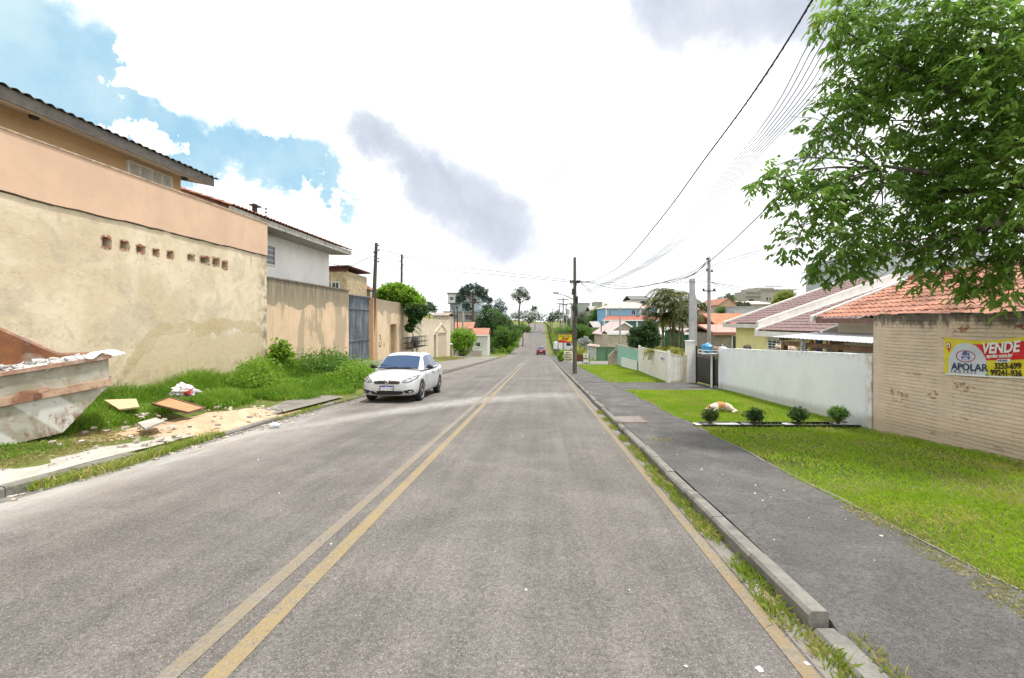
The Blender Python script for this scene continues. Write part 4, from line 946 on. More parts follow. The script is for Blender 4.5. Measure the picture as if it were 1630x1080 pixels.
# ---------------------------------------------------------------- skip, rubble and litter on the left
def skip():
    m, g, p, o = new_mat('battered_skip_paint'); P = g.obj(); x, y, z = g.xyz(P)
    n = g.noise(P, 2.2, 7, 0.7, .4); n2 = g.noise(P, 7, 6, 0.75); n3 = g.noise(g.vmath('MULTIPLY', P, (3, 3, 1.1)), 1.6, 6, 0.7)
    col = g.mix(g.step(n, 0.40, 0.60), (0.40, 0.385, 0.33), (0.28, 0.26, 0.20))
    bandx = g.math('SINE', g.math('ADD', g.math('MULTIPLY', x, 6.5), g.math('MULTIPLY', z, 5.0)))
    wp = g.math('MULTIPLY', g.step(z, .62, .56), g.math('MULTIPLY', g.step(bandx, -.25, .1), g.step(n2, .25, .42)))
    col = g.mix(g.math('MULTIPLY', wp, .8), col, (0.62, 0.62, 0.59))
    col = g.mix(g.math('MULTIPLY', g.step(n2, 0.55, 0.64), .75), col, (0.26, 0.115, 0.045))
    col = g.mix(g.math('MULTIPLY', g.math('MULTIPLY', g.step(x, -.45, -.05), g.step(z, .42, .15)), g.step(n3, .42, .55)), col, (0.17, 0.065, 0.03))
    col = g.mix(g.math('MULTIPLY', g.step(n3, 0.58, 0.7), .5), col, (0.33, 0.20, 0.11))
    g.put(p.inputs['Base Color'], col); p.inputs['Roughness'].default_value = 0.75
    g.put(p.inputs['Normal'], g.bump(g.math('ADD', n, n2), 0.4, 0.01)); MS = m
    m, g, p, o = new_mat('rusty_skip_steel'); P = g.obj(); n = g.noise(P, 3, 7, 0.75); n2 = g.noise(P, 12, 5, 0.7); n3 = g.noise(P, 1.3, 5, .6)
    col = g.mix(g.step(n, 0.35, 0.65), (0.26, 0.10, 0.035), (0.12, 0.05, 0.028)); col = g.mix(g.step(n2, 0.5, 0.75, 0, 0.6), col, (0.36, 0.20, 0.12)); col = g.mix(g.step(n3, .52, .62, 0, .6), col, (0.34, 0.29, 0.25))
    g.put(p.inputs['Base Color'], col); p.inputs['Roughness'].default_value = 0.9; g.put(p.inputs['Normal'], g.bump(n2, 0.5, 0.01)); MR = m
    m, g, p, o = new_mat('rusty_rail_steel'); P = g.obj(); n = g.noise(P, 2.4, 7, 0.75)
    g.put(p.inputs['Base Color'], g.mix(g.step(n, 0.42, 0.6), (0.47, 0.33, 0.24), (0.24, 0.11, 0.06))); p.inputs['Roughness'].default_value = .85; g.put(p.inputs['Normal'], g.bump(n, 0.4, 0.01)); MRL = m
    # local frame: x along the skip (towards the far right end), y to its back, z up
    p0 = Q(100, 687, 7.36)
    root = thing('rubble_skip', (p0.x, p0.y, p0.z-.02), 'battered grey and rust steel skip heaped with pale rubble beside the wall', 'skip', rz=R(45)); root.rotation_euler = (Matrix.Rotation(R(45), 3, 'Z') @ Matrix.Rotation(R(-9), 3, 'Y')).to_euler()
    L = 1.75; H = 1.06; HB = 1.80; W = 1.40; ov = .72; t = .02   # x from -L..0 at the bottom, rim runs ov beyond
    f0, f1 = (0, 0), (0, 0)
    def P_(x, y, z): return Vector((x, y, z))
    # outline of the long side
    side = [(-L+.0, 0), (0, 0), (ov*.93, .62), (ov, H), (-L-ov, H), (-L-ov*.93, .62)]
    mb = MB()
    mb.prism([P_(x, 0, z) for x, z in side], (0, t, 0))
    mb.prism([P_(x, W, z) for x, z in side[:3]+[(ov, H), (ov*.2, H+.10), (-.55, HB), (-L+.1, HB), (-L-ov, H)]+side[5:]], (0, -t, 0))
    for sgn, xo in ((1, 0), (-1, -L)):
        a = [(xo, 0), (xo+sgn*ov*.93, .62), (xo+sgn*ov, H)]
        mb.hexa([P_(a[0][0], t, a[0][1]), P_(a[1][0], t, a[1][1]), P_(a[1][0], W-t, a[1][1]), P_(a[0][0], W-t, a[0][1]), P_(a[0][0]-sgn*t, t, a[0][1]), P_(a[1][0]-sgn*t, t, a[1][1]), P_(a[1][0]-sgn*t, W-t, a[1][1]), P_(a[0][0]-sgn*t, W-t, a[0][1])])
        mb.hexa([P_(a[1][0], t, a[1][1]), P_(a[2][0], t, a[2][1]), P_(a[2][0], W-t, a[2][1]), P_(a[1][0], W-t, a[1][1]), P_(a[1][0]-sgn*t, t, a[1][1]), P_(a[2][0]-sgn*t, t, a[2][1]), P_(a[2][0]-sgn*t, W-t, a[2][1]), P_(a[1][0]-sgn*t, W-t, a[1][1])])
    mb.box(-L, 0, t, W-t, 0, t)
    mb.build('body', MS, root)
    mb = MB(); mb.prism([P_(x, W-.022, z) for x, z in [(-L-ov+.05, H-.35), (ov-.05, H-.35), (ov-.03, H), (ov*.2, H+.09), (-.55, HB-.015), (-L+.1, HB-.015), (-L-ov+.03, H)]], (0, -.006, 0)); mb.build('inner_face', MR, root)
    mb = MB(); mb.bar((-L-ov, -.02, H+.012), (ov+.02, -.02, H+.012), .07, .06); mb.bar((ov+.015, 0, H+.012), (ov+.015, W, H+.012), .05, .05)
    mb.bar((ov, W, H+.01), (ov*.2, W, H+.11), .05, .045); mb.bar((ov*.2, W, H+.11), (-.55, W, HB+.01), .05, .045); mb.bar((-.55, W, HB+.01), (-L+.1, W, HB+.01), .05, .045)
    mb.build('rim', paint('pinkish_rust_rim', (0.42, 0.24, 0.17), .85, .3, 5, dirt=(.5, .45, .4), dirt_amt=.6), root)
    mb = MB(); mb.box(-L-ov*.9, ov*.93, -.055, -.002, .60, .72); mb.bar((ov*.95, 0, .66), (ov*.95, W, .66), .06, .12)
    mb.prism([(-.42, -.05, .72), (-.02, -.05, .72), (-.06, -.05, .765), (-.36, -.05, .765)], (0, .045, 0)); mb.build('side_rail', MRL, root)
    mb = MB(); mb.tube([(-.18, -.058, .655), (-.18, -.085, .655)], .05, 12); mb.build('lifting_lug', MR, root)
    st = MB(); st.box(-.97, -.72, -.010, -.001, .80, .945); pl = st.build('sticker', paint('cream_sticker', (0.62, 0.54, 0.42), .7, .2), root)
    st = MB()
    for z0, sg in ((.895, 1), (.845, -1)):
        for k in range(8):
            xa = -.94+k*.024; f = lambda q: sg*.016*math.cos((q+.845)/.10*1.3)
            st.hexa([(xa, -.0135, z0+f(xa)-.011), (xa+.024, -.0135, z0+f(xa+.024)-.011), (xa+.024, -.0105, z0+f(xa+.024)-.011), (xa, -.0105, z0+f(xa)-.011), (xa, -.0135, z0+f(xa)+.013), (xa+.024, -.0135, z0+f(xa+.024)+.013), (xa+.024, -.0105, z0+f(xa+.024)+.013), (xa, -.0105, z0+f(xa)+.013)])
    st.build('sticker_marks', paint('dull_red_print', (0.32, 0.10, 0.06), .7, .4, 20), pl)
    # load: broken plaster and rubble, bags
    rg = random.Random(3); ld = MB(); nx, ny = 34, 14; vs = []
    for i in range(nx+1):
        for j in range(ny+1):
            x = -L-ov+.05+(L+2*ov-.1)*i/nx; y = .03+(W-.06)*j/ny
            vs.append((x, y, H-.10+.12*math.sin(math.pi*min(1, max(0, j/ny)))*(1-abs((i/nx-.45)*1.3))+.07*mnoise.noise(Vector((x*5, y*5, 1)))))
    ld.add(vs, [(i*(ny+1)+j, (i+1)*(ny+1)+j, (i+1)*(ny+1)+j+1, i*(ny+1)+j+1) for i in range(nx) for j in range(ny)])
    for k in range(420):
        x = rg.uniform(-L-ov+.15, ov-.15); y = rg.uniform(.05, W-.1); z = H-.06+.13*math.sin(math.pi*y/W)*(1-abs((x+.8)/1.6)*.7)+rg.uniform(-.03, .05)
        s_ = rg.uniform(.02, .075); v = []
        for sx_, sy_, sz_ in ((-1, -1, -1), (1, -1, -1), (1, 1, -1), (-1, 1, -1), (-1, -1, 1), (1, -1, 1), (1, 1, 1), (-1, 1, 1)):
            v.append(Vector((sx_*s_*rg.uniform(.6, 1.5), sy_*s_*rg.uniform(.5, 1), sz_*s_*rg.uniform(.15, .5))))
        Rm = Matrix.Rotation(rg.uniform(0, 6.28), 3, 'Z') @ Matrix.Rotation(rg.uniform(-.7, .7), 3, 'X'); ld.hexa([Vector((x, y, z))+Rm @ q for q in v])
    o_ = ld.build('rubble_load', paint('pale_plaster_rubble', (0.58, 0.57, 0.55), .95, .35, 9, dirt=(0.22, .2, .19), dirt_amt=.6, bump=.6), None)
    o_.location = root.location; o_.rotation_euler = root.rotation_euler; tag(o_, 'broken pale plaster rubble heaped inside the skip', 'rubble', kind='stuff')
    # crumpled white sheet on the corner
    sh = MB(); sh.smooth = True; vs = []; n_ = 12
    for i in range(n_+1):
        for j in range(n_+1):
            u, v = i/n_, j/n_; vs.append((ov-.28+.5*u, -.08+.34*v, H+.06+.07*math.sin(u*3.1)*math.sin(v*3)-.13*max(0, u-.62)+.06*mnoise.noise(Vector((u*3.5, v*3.5, 9)))))
    sh.add(vs, [(i*(n_+1)+j, (i+1)*(n_+1)+j, (i+1)*(n_+1)+j+1, i*(n_+1)+j+1) for i in range(n_) for j in range(n_)])
    o_ = sh.build('plastic_sheet', paint('white_polythene', (0.75, 0.77, 0.80), .45, .1, 8)); sm = o_.modifiers.new('s', 'SOLIDIFY'); sm.thickness = .006
    o_.location = root.location; o_.rotation_euler = root.rotation_euler; tag(o_, 'crumpled white plastic sheet on the rim corner of the skip', 'plastic sheet')
skip()
# sand heap
def heap():
    m, g, p, o = new_mat('orange_building_sand'); P = g.pos(); n = g.noise(P, 2.5, 6, .65); f = g.noise(P, 60, 4, .8)
    col = g.mix(g.step(n, .35, .65), (0.46, 0.32, 0.205), (0.56, 0.43, 0.31)); col = g.mix(g.step(f, .5, .8, 0, .5), col, (0.34, .22, .14))
    g.put(p.inputs['Base Color'], col); p.inputs['Roughness'].default_value = 1; p.inputs['Specular IOR Level'].default_value = .1; g.put(p.inputs['Normal'], g.bump(g.math('ADD', f, n), .8, .02))
    X = np.linspace(-8.3, -5.75, 60); Y = np.linspace(6.6, 11.6, 110); XX, YY = np.meshgrid(X, Y)
    def h(x, y):
        a = .17*np.exp(-((x+6.65)/.5)**2-((y-9.4)/1.0)**2)+.10*np.exp(-((x+6.5)/.45)**2-((y-10.5)/.5)**2)+.045*np.exp(-((x+7.0)/.5)**2-((y-8.0)/.5)**2)
        nz = np.array([[mnoise.noise(Vector((float(q)*2.6, float(r)*2.6, 2)))*.07+mnoise.noise(Vector((float(q)*9, float(r)*9, 2)))*.02 for q, r in zip(a1, a2)] for a1, a2 in zip(x, y)])
        return a*(1+nz*4)+nz*np.clip(a*12, 0, .6)-.05
    H_ = h(XX, YY); Z = np.maximum(T(np.minimum(XX, -5.9), YY), zr(YY)+.0)+H_
    Z = np.where(XX > -5.87, np.minimum(Z, zr(YY)-.03+np.clip((-5.75-XX)*1.3, 0, .2)), Z)
    v = np.stack([XX+K*YY, YY, Z], -1).reshape(-1, 3); nx, ny = len(X), len(Y); i, j = np.meshgrid(np.arange(nx-1), np.arange(ny-1)); a = (j*nx+i).ravel()
    tag(raw_mesh('sand_heap', v, np.stack([a, a+1, a+nx+1, a+nx], -1).ravel(), 4, m, smooth=True), 'low heap of orange building sand across the broken pavement', 'sand heap', kind='stuff')
heap()
def board(name, label, pts, th, mat, cat, frame=None):
    """a flat board through four pixels at given distances"""
    v = [Q(*p) for p in pts]; c = sum(v, Vector())/4; root = thing(name, c, label, cat) if frame else None
    nrm = (v[1]-v[0]).cross(v[3]-v[0]).normalized()
    if nrm.z < 0: nrm = -nrm
    mb = MB(); mb.prism([p+nrm*th for p in v], -nrm*th)
    o_ = mb.build('panel' if frame else name, mat, root, c if frame else None)
    if frame:
        mb = MB()
        for i in range(4): mb.bar(v[i]+nrm*th*.9, v[(i+1) % 4]+nrm*th*.9, .035, .035)
        mb.build('frame', frame, root, c)
    else: tag(o_, label, cat)
board('discarded_door', 'framed orange-brown door panel lying tilted in the weeds', [(243, 645, 9.6), (300, 659, 9.0), (326, 651, 9.5), (270, 635, 10.2)], .02, paint('orange_brown_board', (0.48, 0.25, 0.12), .6, .15, 5), 'door', paint('dark_brown_frame', (0.14, 0.08, 0.045), .7))
board('wooden_board', 'pale yellow board half sunk in grass beside the skip', [(166, 639, 9.6), (190, 654, 9.0), (222, 650, 9.1), (217, 637, 9.7)], .03, paint('pale_pine', (0.58, 0.46, 0.27), .7, .15, 8), 'board')
board('concrete_slab_piece', 'broken grey-brown slab piece on the edge of the sand heap', [(219, 676, 8.1), (231, 686, 7.8), (262, 673, 8.2), (247, 668, 8.5)], .035, M['slab'], 'slab')
def bag():
    c = Q(292, 623, 10.6); mb = MB(); mb.smooth = True; rg = random.Random(8)
    root = thing('rubbish_bag', c, 'torn white and red plastic bag of rubbish lying in the weeds', 'rubbish bag')
    mb.ball(c+Vector((.02, 0, .0)), .2, (1.25, .8, .6), 18, .9); mb.ball(c+Vector((-.05, 0, .12)), .1, (1, .8, .9), 12, .9)
    mb.build('bag', paint('white_grey_plastic', (0.66, 0.66, 0.68), .5, .25, 9), root, c)
    mb = MB(); mb.smooth = True; mb.ball(c+Vector((.13, -.09, -.01)), .12, (1.1, .5, .6), 12, .9); mb.build('red_print', paint('red_plastic', (0.50, 0.04, 0.045), .5, .3, 10, dirt=(.6, .6, .6), dirt_amt=.6), root, c)
bag()
mb = MB(); c = Q(118*1.0+320, 678, 9.5); mb.smooth = True; mb.ball(c, .1, (1.0, .8, .6), 12, .8)
tag(mb.build('plastic_bag', paint('translucent_white_plastic', (0.68, 0.72, 0.72), .4, .2, 12)), 'small scrunched white plastic bag at the end of the sand heap', 'plastic bag')
# scattered chips
rg = random.Random(21); st = MB()
def chip(mb, c, s_, fl=.5):
    v = []
    for sx_, sy_, sz_ in ((-1, -1, -1), (1, -1, -1), (1, 1, -1), (-1, 1, -1), (-1, -1, 1), (1, -1, 1), (1, 1, 1), (-1, 1, 1)):
        v.append(Vector((sx_*s_*rg.uniform(.5, 1.3), sy_*s_*rg.uniform(.5, 1.3), sz_*s_*fl*rg.uniform(.5, 1.2))))
    Rm = Matrix.Rotation(rg.uniform(0, 6.28), 3, 'Z'); mb.hexa([Vector(c)+Rm @ q for q in v])
for k in range(150):
    y = rg.uniform(3.5, 12); x = -5.84+abs(rg.gauss(0, .14)); chip(st, S(x, y, zr(y)+.008), rg.uniform(.006, .035), .45)
for k in range(90):
    y = rg.uniform(7, 11.5); x = rg.uniform(-7.9, -5.95); chip(st, S(x, y, T(x, y)+rg.uniform(0.04, .2)*math.exp(-((y-9.2)/1.5)**2)), rg.uniform(.015, .05), .5)
for k in range(60):
    y = rg.uniform(4, 8); x = rg.uniform(-7, -6); chip(st, S(x, y, zr(y)+.13), rg.uniform(.004, .015), .5)
tag(st.build('stone_chips', paint('rubble_chips', (0.46, 0.41, 0.35), .95, .4, 9)), 'crumbs of broken concrete scattered along the left kerb', 'rubble', kind='stuff')
st = MB()
for k in range(90):
    y = rg.uniform(1.6, 14); x = rg.choice((rg.uniform(-5, 1.3), rg.uniform(1.75, 3.0), rg.uniform(1.43, 1.55))); z = (zr(y) if x < 1.6 else zpav(x, y))+.003; chip(st, S(x, y, z), rg.uniform(.003, .009), .5)
for (a, b, s_) in ((380/1630*550+1080, 849/889*300+780, .014), (1092, 1062, .008), (1284, 1018, .014), (1403, 848, .012), (1117, 744, .012), (1214, 793, .008)):
    x, y = G(a, b, 0.13 if a > 1250 or b < 800 else 0.0); chip(st, S(x, y, (zpav(x, y) if x > 1.7 else zr(y))+.004), s_, .25)
tag(st.build('stone_chips', paint('pale_stone_chips', (0.62, 0.61, 0.58), .9, .2, 9)), 'tiny pale stones and scraps scattered over road and pavement', 'stones', kind='stuff')

# ---------------------------------------------------------------- cars
from mathutils.bvhtree import BVHTree
def bake(o):
    dg = bpy.context.evaluated_depsgraph_get(); dg.update(); me = bpy.data.meshes.new_from_object(o.evaluated_get(dg)); o.modifiers.clear(); o.data = me; return o
def carpaint(name, c):
    m, g, p, o = new_mat(name); g.put(p.inputs['Base Color'], (*c, 1)); p.inputs['Roughness'].default_value = .28; p.inputs['Coat Weight'].default_value = .8; p.inputs['Coat Roughness'].default_value = .05
    P = g.obj(); zz = g.xyz(P)[2]; d = g.math('MULTIPLY', g.step(zz, .5, .12, 0, .35), g.step(g.noise(P, 4, 5, .7), .35, .7)); g.put(p.inputs['Base Color'], g.mix(d, c, (.30, .27, .22))); return m
MC = dict(tyre=paint('tyre_rubber', (0.022, 0.022, 0.024), .85, .2), rim=paint('alloy_rim', (0.60, 0.61, 0.63), .35, .05, metal=.6, bump=0), blk=paint('black_trim', (0.015, 0.015, 0.017), .4, .1), under=paint('underbody', (0.01, .01, .01), .9, .1),
    gl=glass('car_glass', (0.010, 0.04, 0.11), .02, .5), lamp=paint('lamp_chrome', (0.50, 0.52, 0.54), .15, .3, 30, metal=.7, bump=0), sil=paint('silver_trim', (0.7, .7, .72), .25, .05, metal=.8, bump=0), red=paint('tail_lamp_red', (0.35, 0.01, 0.012), .2, .1, bump=0),
    lens=glass('headlamp_lens', (.32, .33, .35), .08, .9), plate=paint('plate_white', (.75, .76, .78), .5, .03, bump=0), blue=paint('plate_blue', (0.02, 0.06, 0.38), .5, .03, bump=0))
def build_car(name, label, loc, rz, rx, body, front=True, plate=None, group=None, seat=None):
    root = thing(name, loc, label, 'car', group, rz=rz, rx=rx)
    st = [(-2.13, .50, .40, .56), (-2.11, .62, .27, .64), (-2.03, .74, .21, .715), (-1.86, .815, .18, .775), (-1.55, .845, .17, .85), (-1.2, .85, .17, .905), (-.9, .85, .17, .95), (-.2, .855, .17, .965), (.6, .855, .17, .985), (1.3, .85, .17, 1.01), (1.7, .835, .19, 1.045), (1.98, .79, .23, 1.04), (2.10, .73, .30, .96), (2.14, .62, .42, .84)]
    vs = []; fs = []; n = 17
    for y, w, zb, zt in st:
        h = zt-zb; cr = .05 if y < -.9 else .03
        half = [(0, zb), (w*.62, zb), (w*.93, zb+.035), (w*.985, zb+h*.22), (w, zb+h*.48), (w*.985, zb+h*.72), (w*.95, zb+h*.90), (w*.80, zt+.004), (w*.42, zt+cr*.75)]
        ring = half+[(0, zt+cr)]+[(-a, b) for a, b in half[:0:-1]]
        vs += [(a, y, b) for a, b in ring]
    n = len(ring)
    for i in range(len(st)-1):
        for k in range(n): fs.append((i*n+k, i*n+(k+1) % n, (i+1)*n+(k+1) % n, (i+1)*n+k))
    fs.append(tuple(range(n-1, -1, -1))); fs.append(tuple((len(st)-1)*n+k for k in range(n)))
    mb = MB(); mb.smooth = True; mb.add(vs, fs); bo = mb.build('body', body, root, sharp=180)
    sm = bo.modifiers.new('s', 'SUBSURF'); sm.levels = 2; sm.render_levels = 2
    cut = MB(); 
    for wy in (-1.27, 1.24):
        for sg in (-1, 1):
            cut.lathe([(.365, sg*.58), (.365, sg*1.0)], (0, wy, .31), 32, 'X')
    co = cut.build('cutter', MC['under']); co.parent = root
    bl = bo.modifiers.new('b', 'BOOLEAN'); bl.operation = 'DIFFERENCE'; bl.object = co; bl.solver = 'EXACT'
    bake(bo); bpy.data.objects.remove(co)
    for p in bo.data.polygons: p.use_smooth = True
    try: bo.data.set_sharp_from_angle(angle=R(35))
    except Exception: pass
    bvh = BVHTree.FromPolygons([v.co.copy() for v in bo.data.vertices], [tuple(p.vertices) for p in bo.data.polygons])
    def inside(x, y, poly):
        c = False; j = len(poly)-1
        for i in range(len(poly)):
            if (poly[i][1] > y) != (poly[j][1] > y) and x < (poly[j][0]-poly[i][0])*(y-poly[i][1])/(poly[j][1]-poly[i][1])+poly[i][0]: c = not c
            j = i
        return c
    def decal(nm, poly, mat, axis='F', off=.006, res=.0125, parent=None):
        """a panel that hugs the body: outline in (x,z) from the nose/tail, or (y,z) from the side"""
        xs_ = [p[0] for p in poly]; zs = [p[1] for p in poly]; nx = max(2, int((max(xs_)-min(xs_))/res)); nz = max(2, int((max(zs)-min(zs))/res)); idx = {}; V = []; Fc = []
        def vert(i, j):
            if (i, j) in idx: return idx[(i, j)]
            a = min(xs_)+(max(xs_)-min(xs_))*i/nx; b = min(zs)+(max(zs)-min(zs))*j/nz
            if axis in 'FB':
                d = 1 if axis == 'F' else -1; h = bvh.ray_cast(Vector((a, -4*d, b)), Vector((0, d, 0)))
                if h[0] is None: return None
                q = h[0]+Vector((0, -off*d, 0))
            else:
                sg = 1 if axis == 'R' else -1; h = bvh.ray_cast(Vector((sg*3, a, b)), Vector((-sg, 0, 0)))
                if h[0] is None: return None
                q = h[0]+Vector((sg*off, 0, 0))
            V.append(q); idx[(i, j)] = len(V)-1; return len(V)-1
        for i in range(nx):
            for j in range(nz):
                a = min(xs_)+(max(xs_)-min(xs_))*(i+.5)/nx; b = min(zs)+(max(zs)-min(zs))*(j+.5)/nz
                if inside(a, b, poly):
                    q = [vert(i, j), vert(i+1, j), vert(i+1, j+1), vert(i, j+1)]
                    if None not in q and (V[q[0]]-V[q[2]]).length < .2: Fc.append(tuple(q))
        if not Fc: return None
        m_ = MB(); m_.smooth = True; m_.add(V, Fc); return m_.build(nm, mat, parent or root, sharp=180)
    # cabin
    cy = [-1.10, -.42, -.12, .35, .85, 1.60]; zt = [.97, 1.40, 1.475, 1.50, 1.465, 1.06]; wt = [.70, .585, .575, .575, .57, .64]; wb = [.77, .80, .815, .82, .82, .75]; zb = [.92, .945, .955, .97, .985, 1.03]
    ip = lambda y, a: float(np.interp(y, cy, a))
    def cab(y, q, side, off=0):    # q 0..1 belt to roof edge, 1..2 edge to centre
        if q <= 1: w = ip(y, wb)+(ip(y, wt)-ip(y, wb))*q; z = ip(y, zb)+(ip(y, zt)-.045-ip(y, zb))*q; return Vector((side*(w+off), y, z))
        t = q-1; w = ip(y, wt)*(1-t); z = ip(y, zt)-.045*(1-t)**2.2; return Vector((side*w, y, z+off))
    ysn = [cy[0]+(cy[-1]-cy[0])*i/30 for i in range(31)]; qs = [0, .5, 1, 1.15, 1.35, 1.6, 2]; vs = []; 
    for y in ysn: vs += [cab(y, q, 1) for q in qs]+[cab(y, q, -1) for q in qs[-2::-1]]
    n = 13; fs = [(i*n+k, i*n+k+1, (i+1)*n+k+1, (i+1)*n+k) for i in range(30) for k in range(n-1)]
    mb = MB(); mb.smooth = True; mb.add(vs, fs); mb.build('roof', body, root, sharp=60)
    def panel(nm, corners, side, mat, N=8, off=.006):
        V = []
        for i in range(N+1):
            for j in range(N+1):
                u, v = i/N, j/N; (y0, q0), (y1, q1), (y2, q2), (y3, q3) = corners
                y = (y0*(1-u)+y1*u)*(1-v)+(y3*(1-u)+y2*u)*v; q = (q0*(1-u)+q1*u)*(1-v)+(q3*(1-u)+q2*u)*v; V.append(cab(y, q, side, off))
        m_ = MB(); m_.smooth = True; m_.add(V, [(i*(N+1)+j, (i+1)*(N+1)+j, (i+1)*(N+1)+j+1, i*(N+1)+j+1) for i in range(N) for j in range(N)]); return m_.build(nm, mat, root, sharp=180)
    def screen(nm, ya, yb, mat):
        V = []; N = 14
        for i in range(N+1):
            for j in range(N+1):
                y = ya+(yb-ya)*i/N; s = -1+2*j/N; e = .94*abs(s); p = cab(y, 1+max(0.0, 1-e), 1 if s >= 0 else -1, .008); p.x = s*.94*ip(y, wt); p.y -= .012*(1 if ya < 0 else -1); V.append(p)
        m_ = MB(); m_.smooth = True; m_.add(V, [(i*(N+1)+j, (i+1)*(N+1)+j, (i+1)*(N+1)+j+1, i*(N+1)+j+1) for i in range(N) for j in range(N)]); return m_.build(nm, mat, root, sharp=180)
    ws = screen('windscreen', -1.05, -.46, MC['gl']); screen('rear_window', 1.52, .92, MC['gl'])
    for s in (1, -1):
        panel('side_window', [(-.80, .07), (.24, .07), (.24, .88), (-.36, .88)], s, MC['gl']); panel('side_window', [(.31, .07), (1.12, .12), (.86, .88), (.31, .88)], s, MC['gl'])
    mb = MB()
    for xo, a in ((-.05, -.62), (.35, -.15)): mb.bar((xo, -1.05, 1.01), (a, -.90, 1.085), .02, .02)
    mb.bar((-.66, -1.10, .985), (.66, -1.10, .985), .03, .03); mb.build('wipers', MC['blk'], root)
    for s in (1, -1):
        mb = MB(); mb.smooth = True; mb.ball((s*.93, -.70, 1.02), .1, (1.05, .55, .72), 14); mb.bar((s*.80, -.72, .98), (s*.88, -.70, 1.0), .05, .03); mb.build('mirror', MC['blk'], root)
        ax = 'R' if s > 0 else 'L'
        for (a, b) in ((.06, .22), (.93, 1.08)): decal('door_handle', [(a, .80), (b, .80), (b, .835), (a, .835)], MC['blk'], ax, .022)
        for xx in (-.86, .27, 1.12):
            decal('door_seam', [(xx, .30), (xx+.012, .30), (xx+.012, .93), (xx, .93)], MC['blk'], ax, .0025, .006)
        decal('sill', [(-.92, .165), (.88, .165), (.88, .235), (-.92, .235)], MC['blk'], ax, .008)
    # wheels
    for wy in (-1.27, 1.24):
        for s in (1, -1):
            mb = MB(); mb.smooth = True; mb.lathe([(.20, -.095), (.285, -.10), (.308, -.075), (.31, 0), (.308, .075), (.285, .10), (.20, .095)], (s*.745, wy, .31), 36, 'X'); w = mb.build('wheel', MC['tyre'], root, sharp=50)
            mb = MB(); x0 = s*.80; mb.lathe([(.0, 0), (.20, 0), (.20, -.12*s), (0, -.12*s)], (x0, wy, .31), 28, 'X'); mb.build('brake_backing', MC['under'], w)
            mb = MB(); mb.smooth = True; mb.lathe([(.185, s*.0), (.205, s*.045), (.215, s*.05), (.213, s*.02), (.19, -.01*s)], (x0, wy, .31), 32, 'X'); mb.lathe([(0, s*.045), (.045, s*.045), (.05, s*.01), (0, 0)], (x0, wy, .31), 14, 'X')
            mb.smooth = False
            for k in range(7):
                a = 2*math.pi*k/7; mb.bar((x0+s*.03, wy+.03*math.cos(a), .31+.03*math.sin(a)), (x0+s*.025, wy+.2*math.cos(a), .31+.2*math.sin(a)), .02, .042)
            mb.build('rim', MC['rim'], w)
    # nose and tail
    for s in (1, -1):
        hl_ = [(s*.44, .605), (s*.56, .59), (s*.70, .625), (s*.80, .70), (s*.80, .80), (s*.72, .79), (s*.58, .73), (s*.46, .665)]
        h = decal('headlight', hl_, MC['blk'], 'F', .004, .011)
        decal('headlight_reflector', [(s*.465, .62), (s*.56, .605), (s*.68, .64), (s*.77, .71), (s*.775, .775), (s*.71, .765), (s*.58, .715), (s*.48, .655)], MC['lens'], 'F', .009, .011, h)
        for (cx_, cz_, r_) in ((.54, .655, .036), (.645, .69, .038)):
            decal('headlight_bulb_ring', [(s*cx_+r_*math.cos(a/10*6.283), cz_+r_*math.sin(a/10*6.283)) for a in range(10)], MC['blk'], 'F', .012, .008, h)
            decal('headlight_bulb', [(s*cx_+r_*.6*math.cos(a/10*6.283), cz_+r_*.6*math.sin(a/10*6.283)) for a in range(10)], MC['lamp'], 'F', .016, .008, h)
        fg = decal('fog_lamp_recess', [(s*.47, .335), (s*.56, .39), (s*.72, .40), (s*.77, .36), (s*.74, .30), (s*.60, .285)], MC['blk'], 'F', .006)
        decal('fog_lamp', [(s*.62, .32), (s*.66, .36), (s*.72, .36), (s*.735, .33), (s*.70, .305)], MC['lamp'], 'F', .012, .01, fg)
        decal('tail_light', [(s*.50, .80), (s*.50, .93), (s*.66, .97), (s*.76, .95), (s*.76, .78), (s*.66, .75)], MC['red'], 'B', .006)
    decal('upper_grille', [(-.37, .645), (-.39, .60), (-.34, .565), (.34, .565), (.39, .60), (.37, .645), (0, .665)], MC['blk'], 'F', .007, .01)
    decal('lower_grille', [(-.50, .345), (-.42, .36), (-.30, .30), (-.30, .36), (.30, .36), (.42, .36), (.50, .345), (.44, .27), (.30, .245), (-.30, .245), (-.44, .27)], MC['blk'], 'F', .007, .01)
    em = MB(); yy = bvh.ray_cast(Vector((0, -4, .615)), Vector((0, 1, 0)))[0].y; em.lathe([(0, -.012), (.048, -.012), (.058, 0), (0, .0)], (0, yy-.01, .615), 20, 'Y'); eo = em.build('emblem', MC['sil'], root)
    em = MB(); em.lathe([(0, -.003), (.034, -.003), (.034, 0), (0, 0)], (0, yy-.0225, .615), 16, 'Y'); em.build('emblem_centre', paint('emblem_dark', (.10, .015, .02), .4, bump=0), eo)
    if plate:
        yy = bvh.ray_cast(Vector((0, -4, .44)), Vector((0, 1, 0)))[0].y-.03
        mb = MB(); mb.box(-.212, .212, yy+.003, yy+.022, .363, .517); mb.build('plate_frame', MC['blk'], root)
        mb = MB(); mb.box(-.20, .20, yy, yy+.002, .375, .505); pl = mb.build('number_plate', MC['plate'], root)
        mb = MB(); mb.box(-.198, .198, yy-.002, yy-.0002, .473, .503); mb.build('plate_band', MC['blue'], pl)
        put_text('lettering', 'BRASIL', .026, (0, yy-.0025, .480), (1, 0, 0), (0, 0, 1), MC['plate'], pl, center=True, ext=.0006)
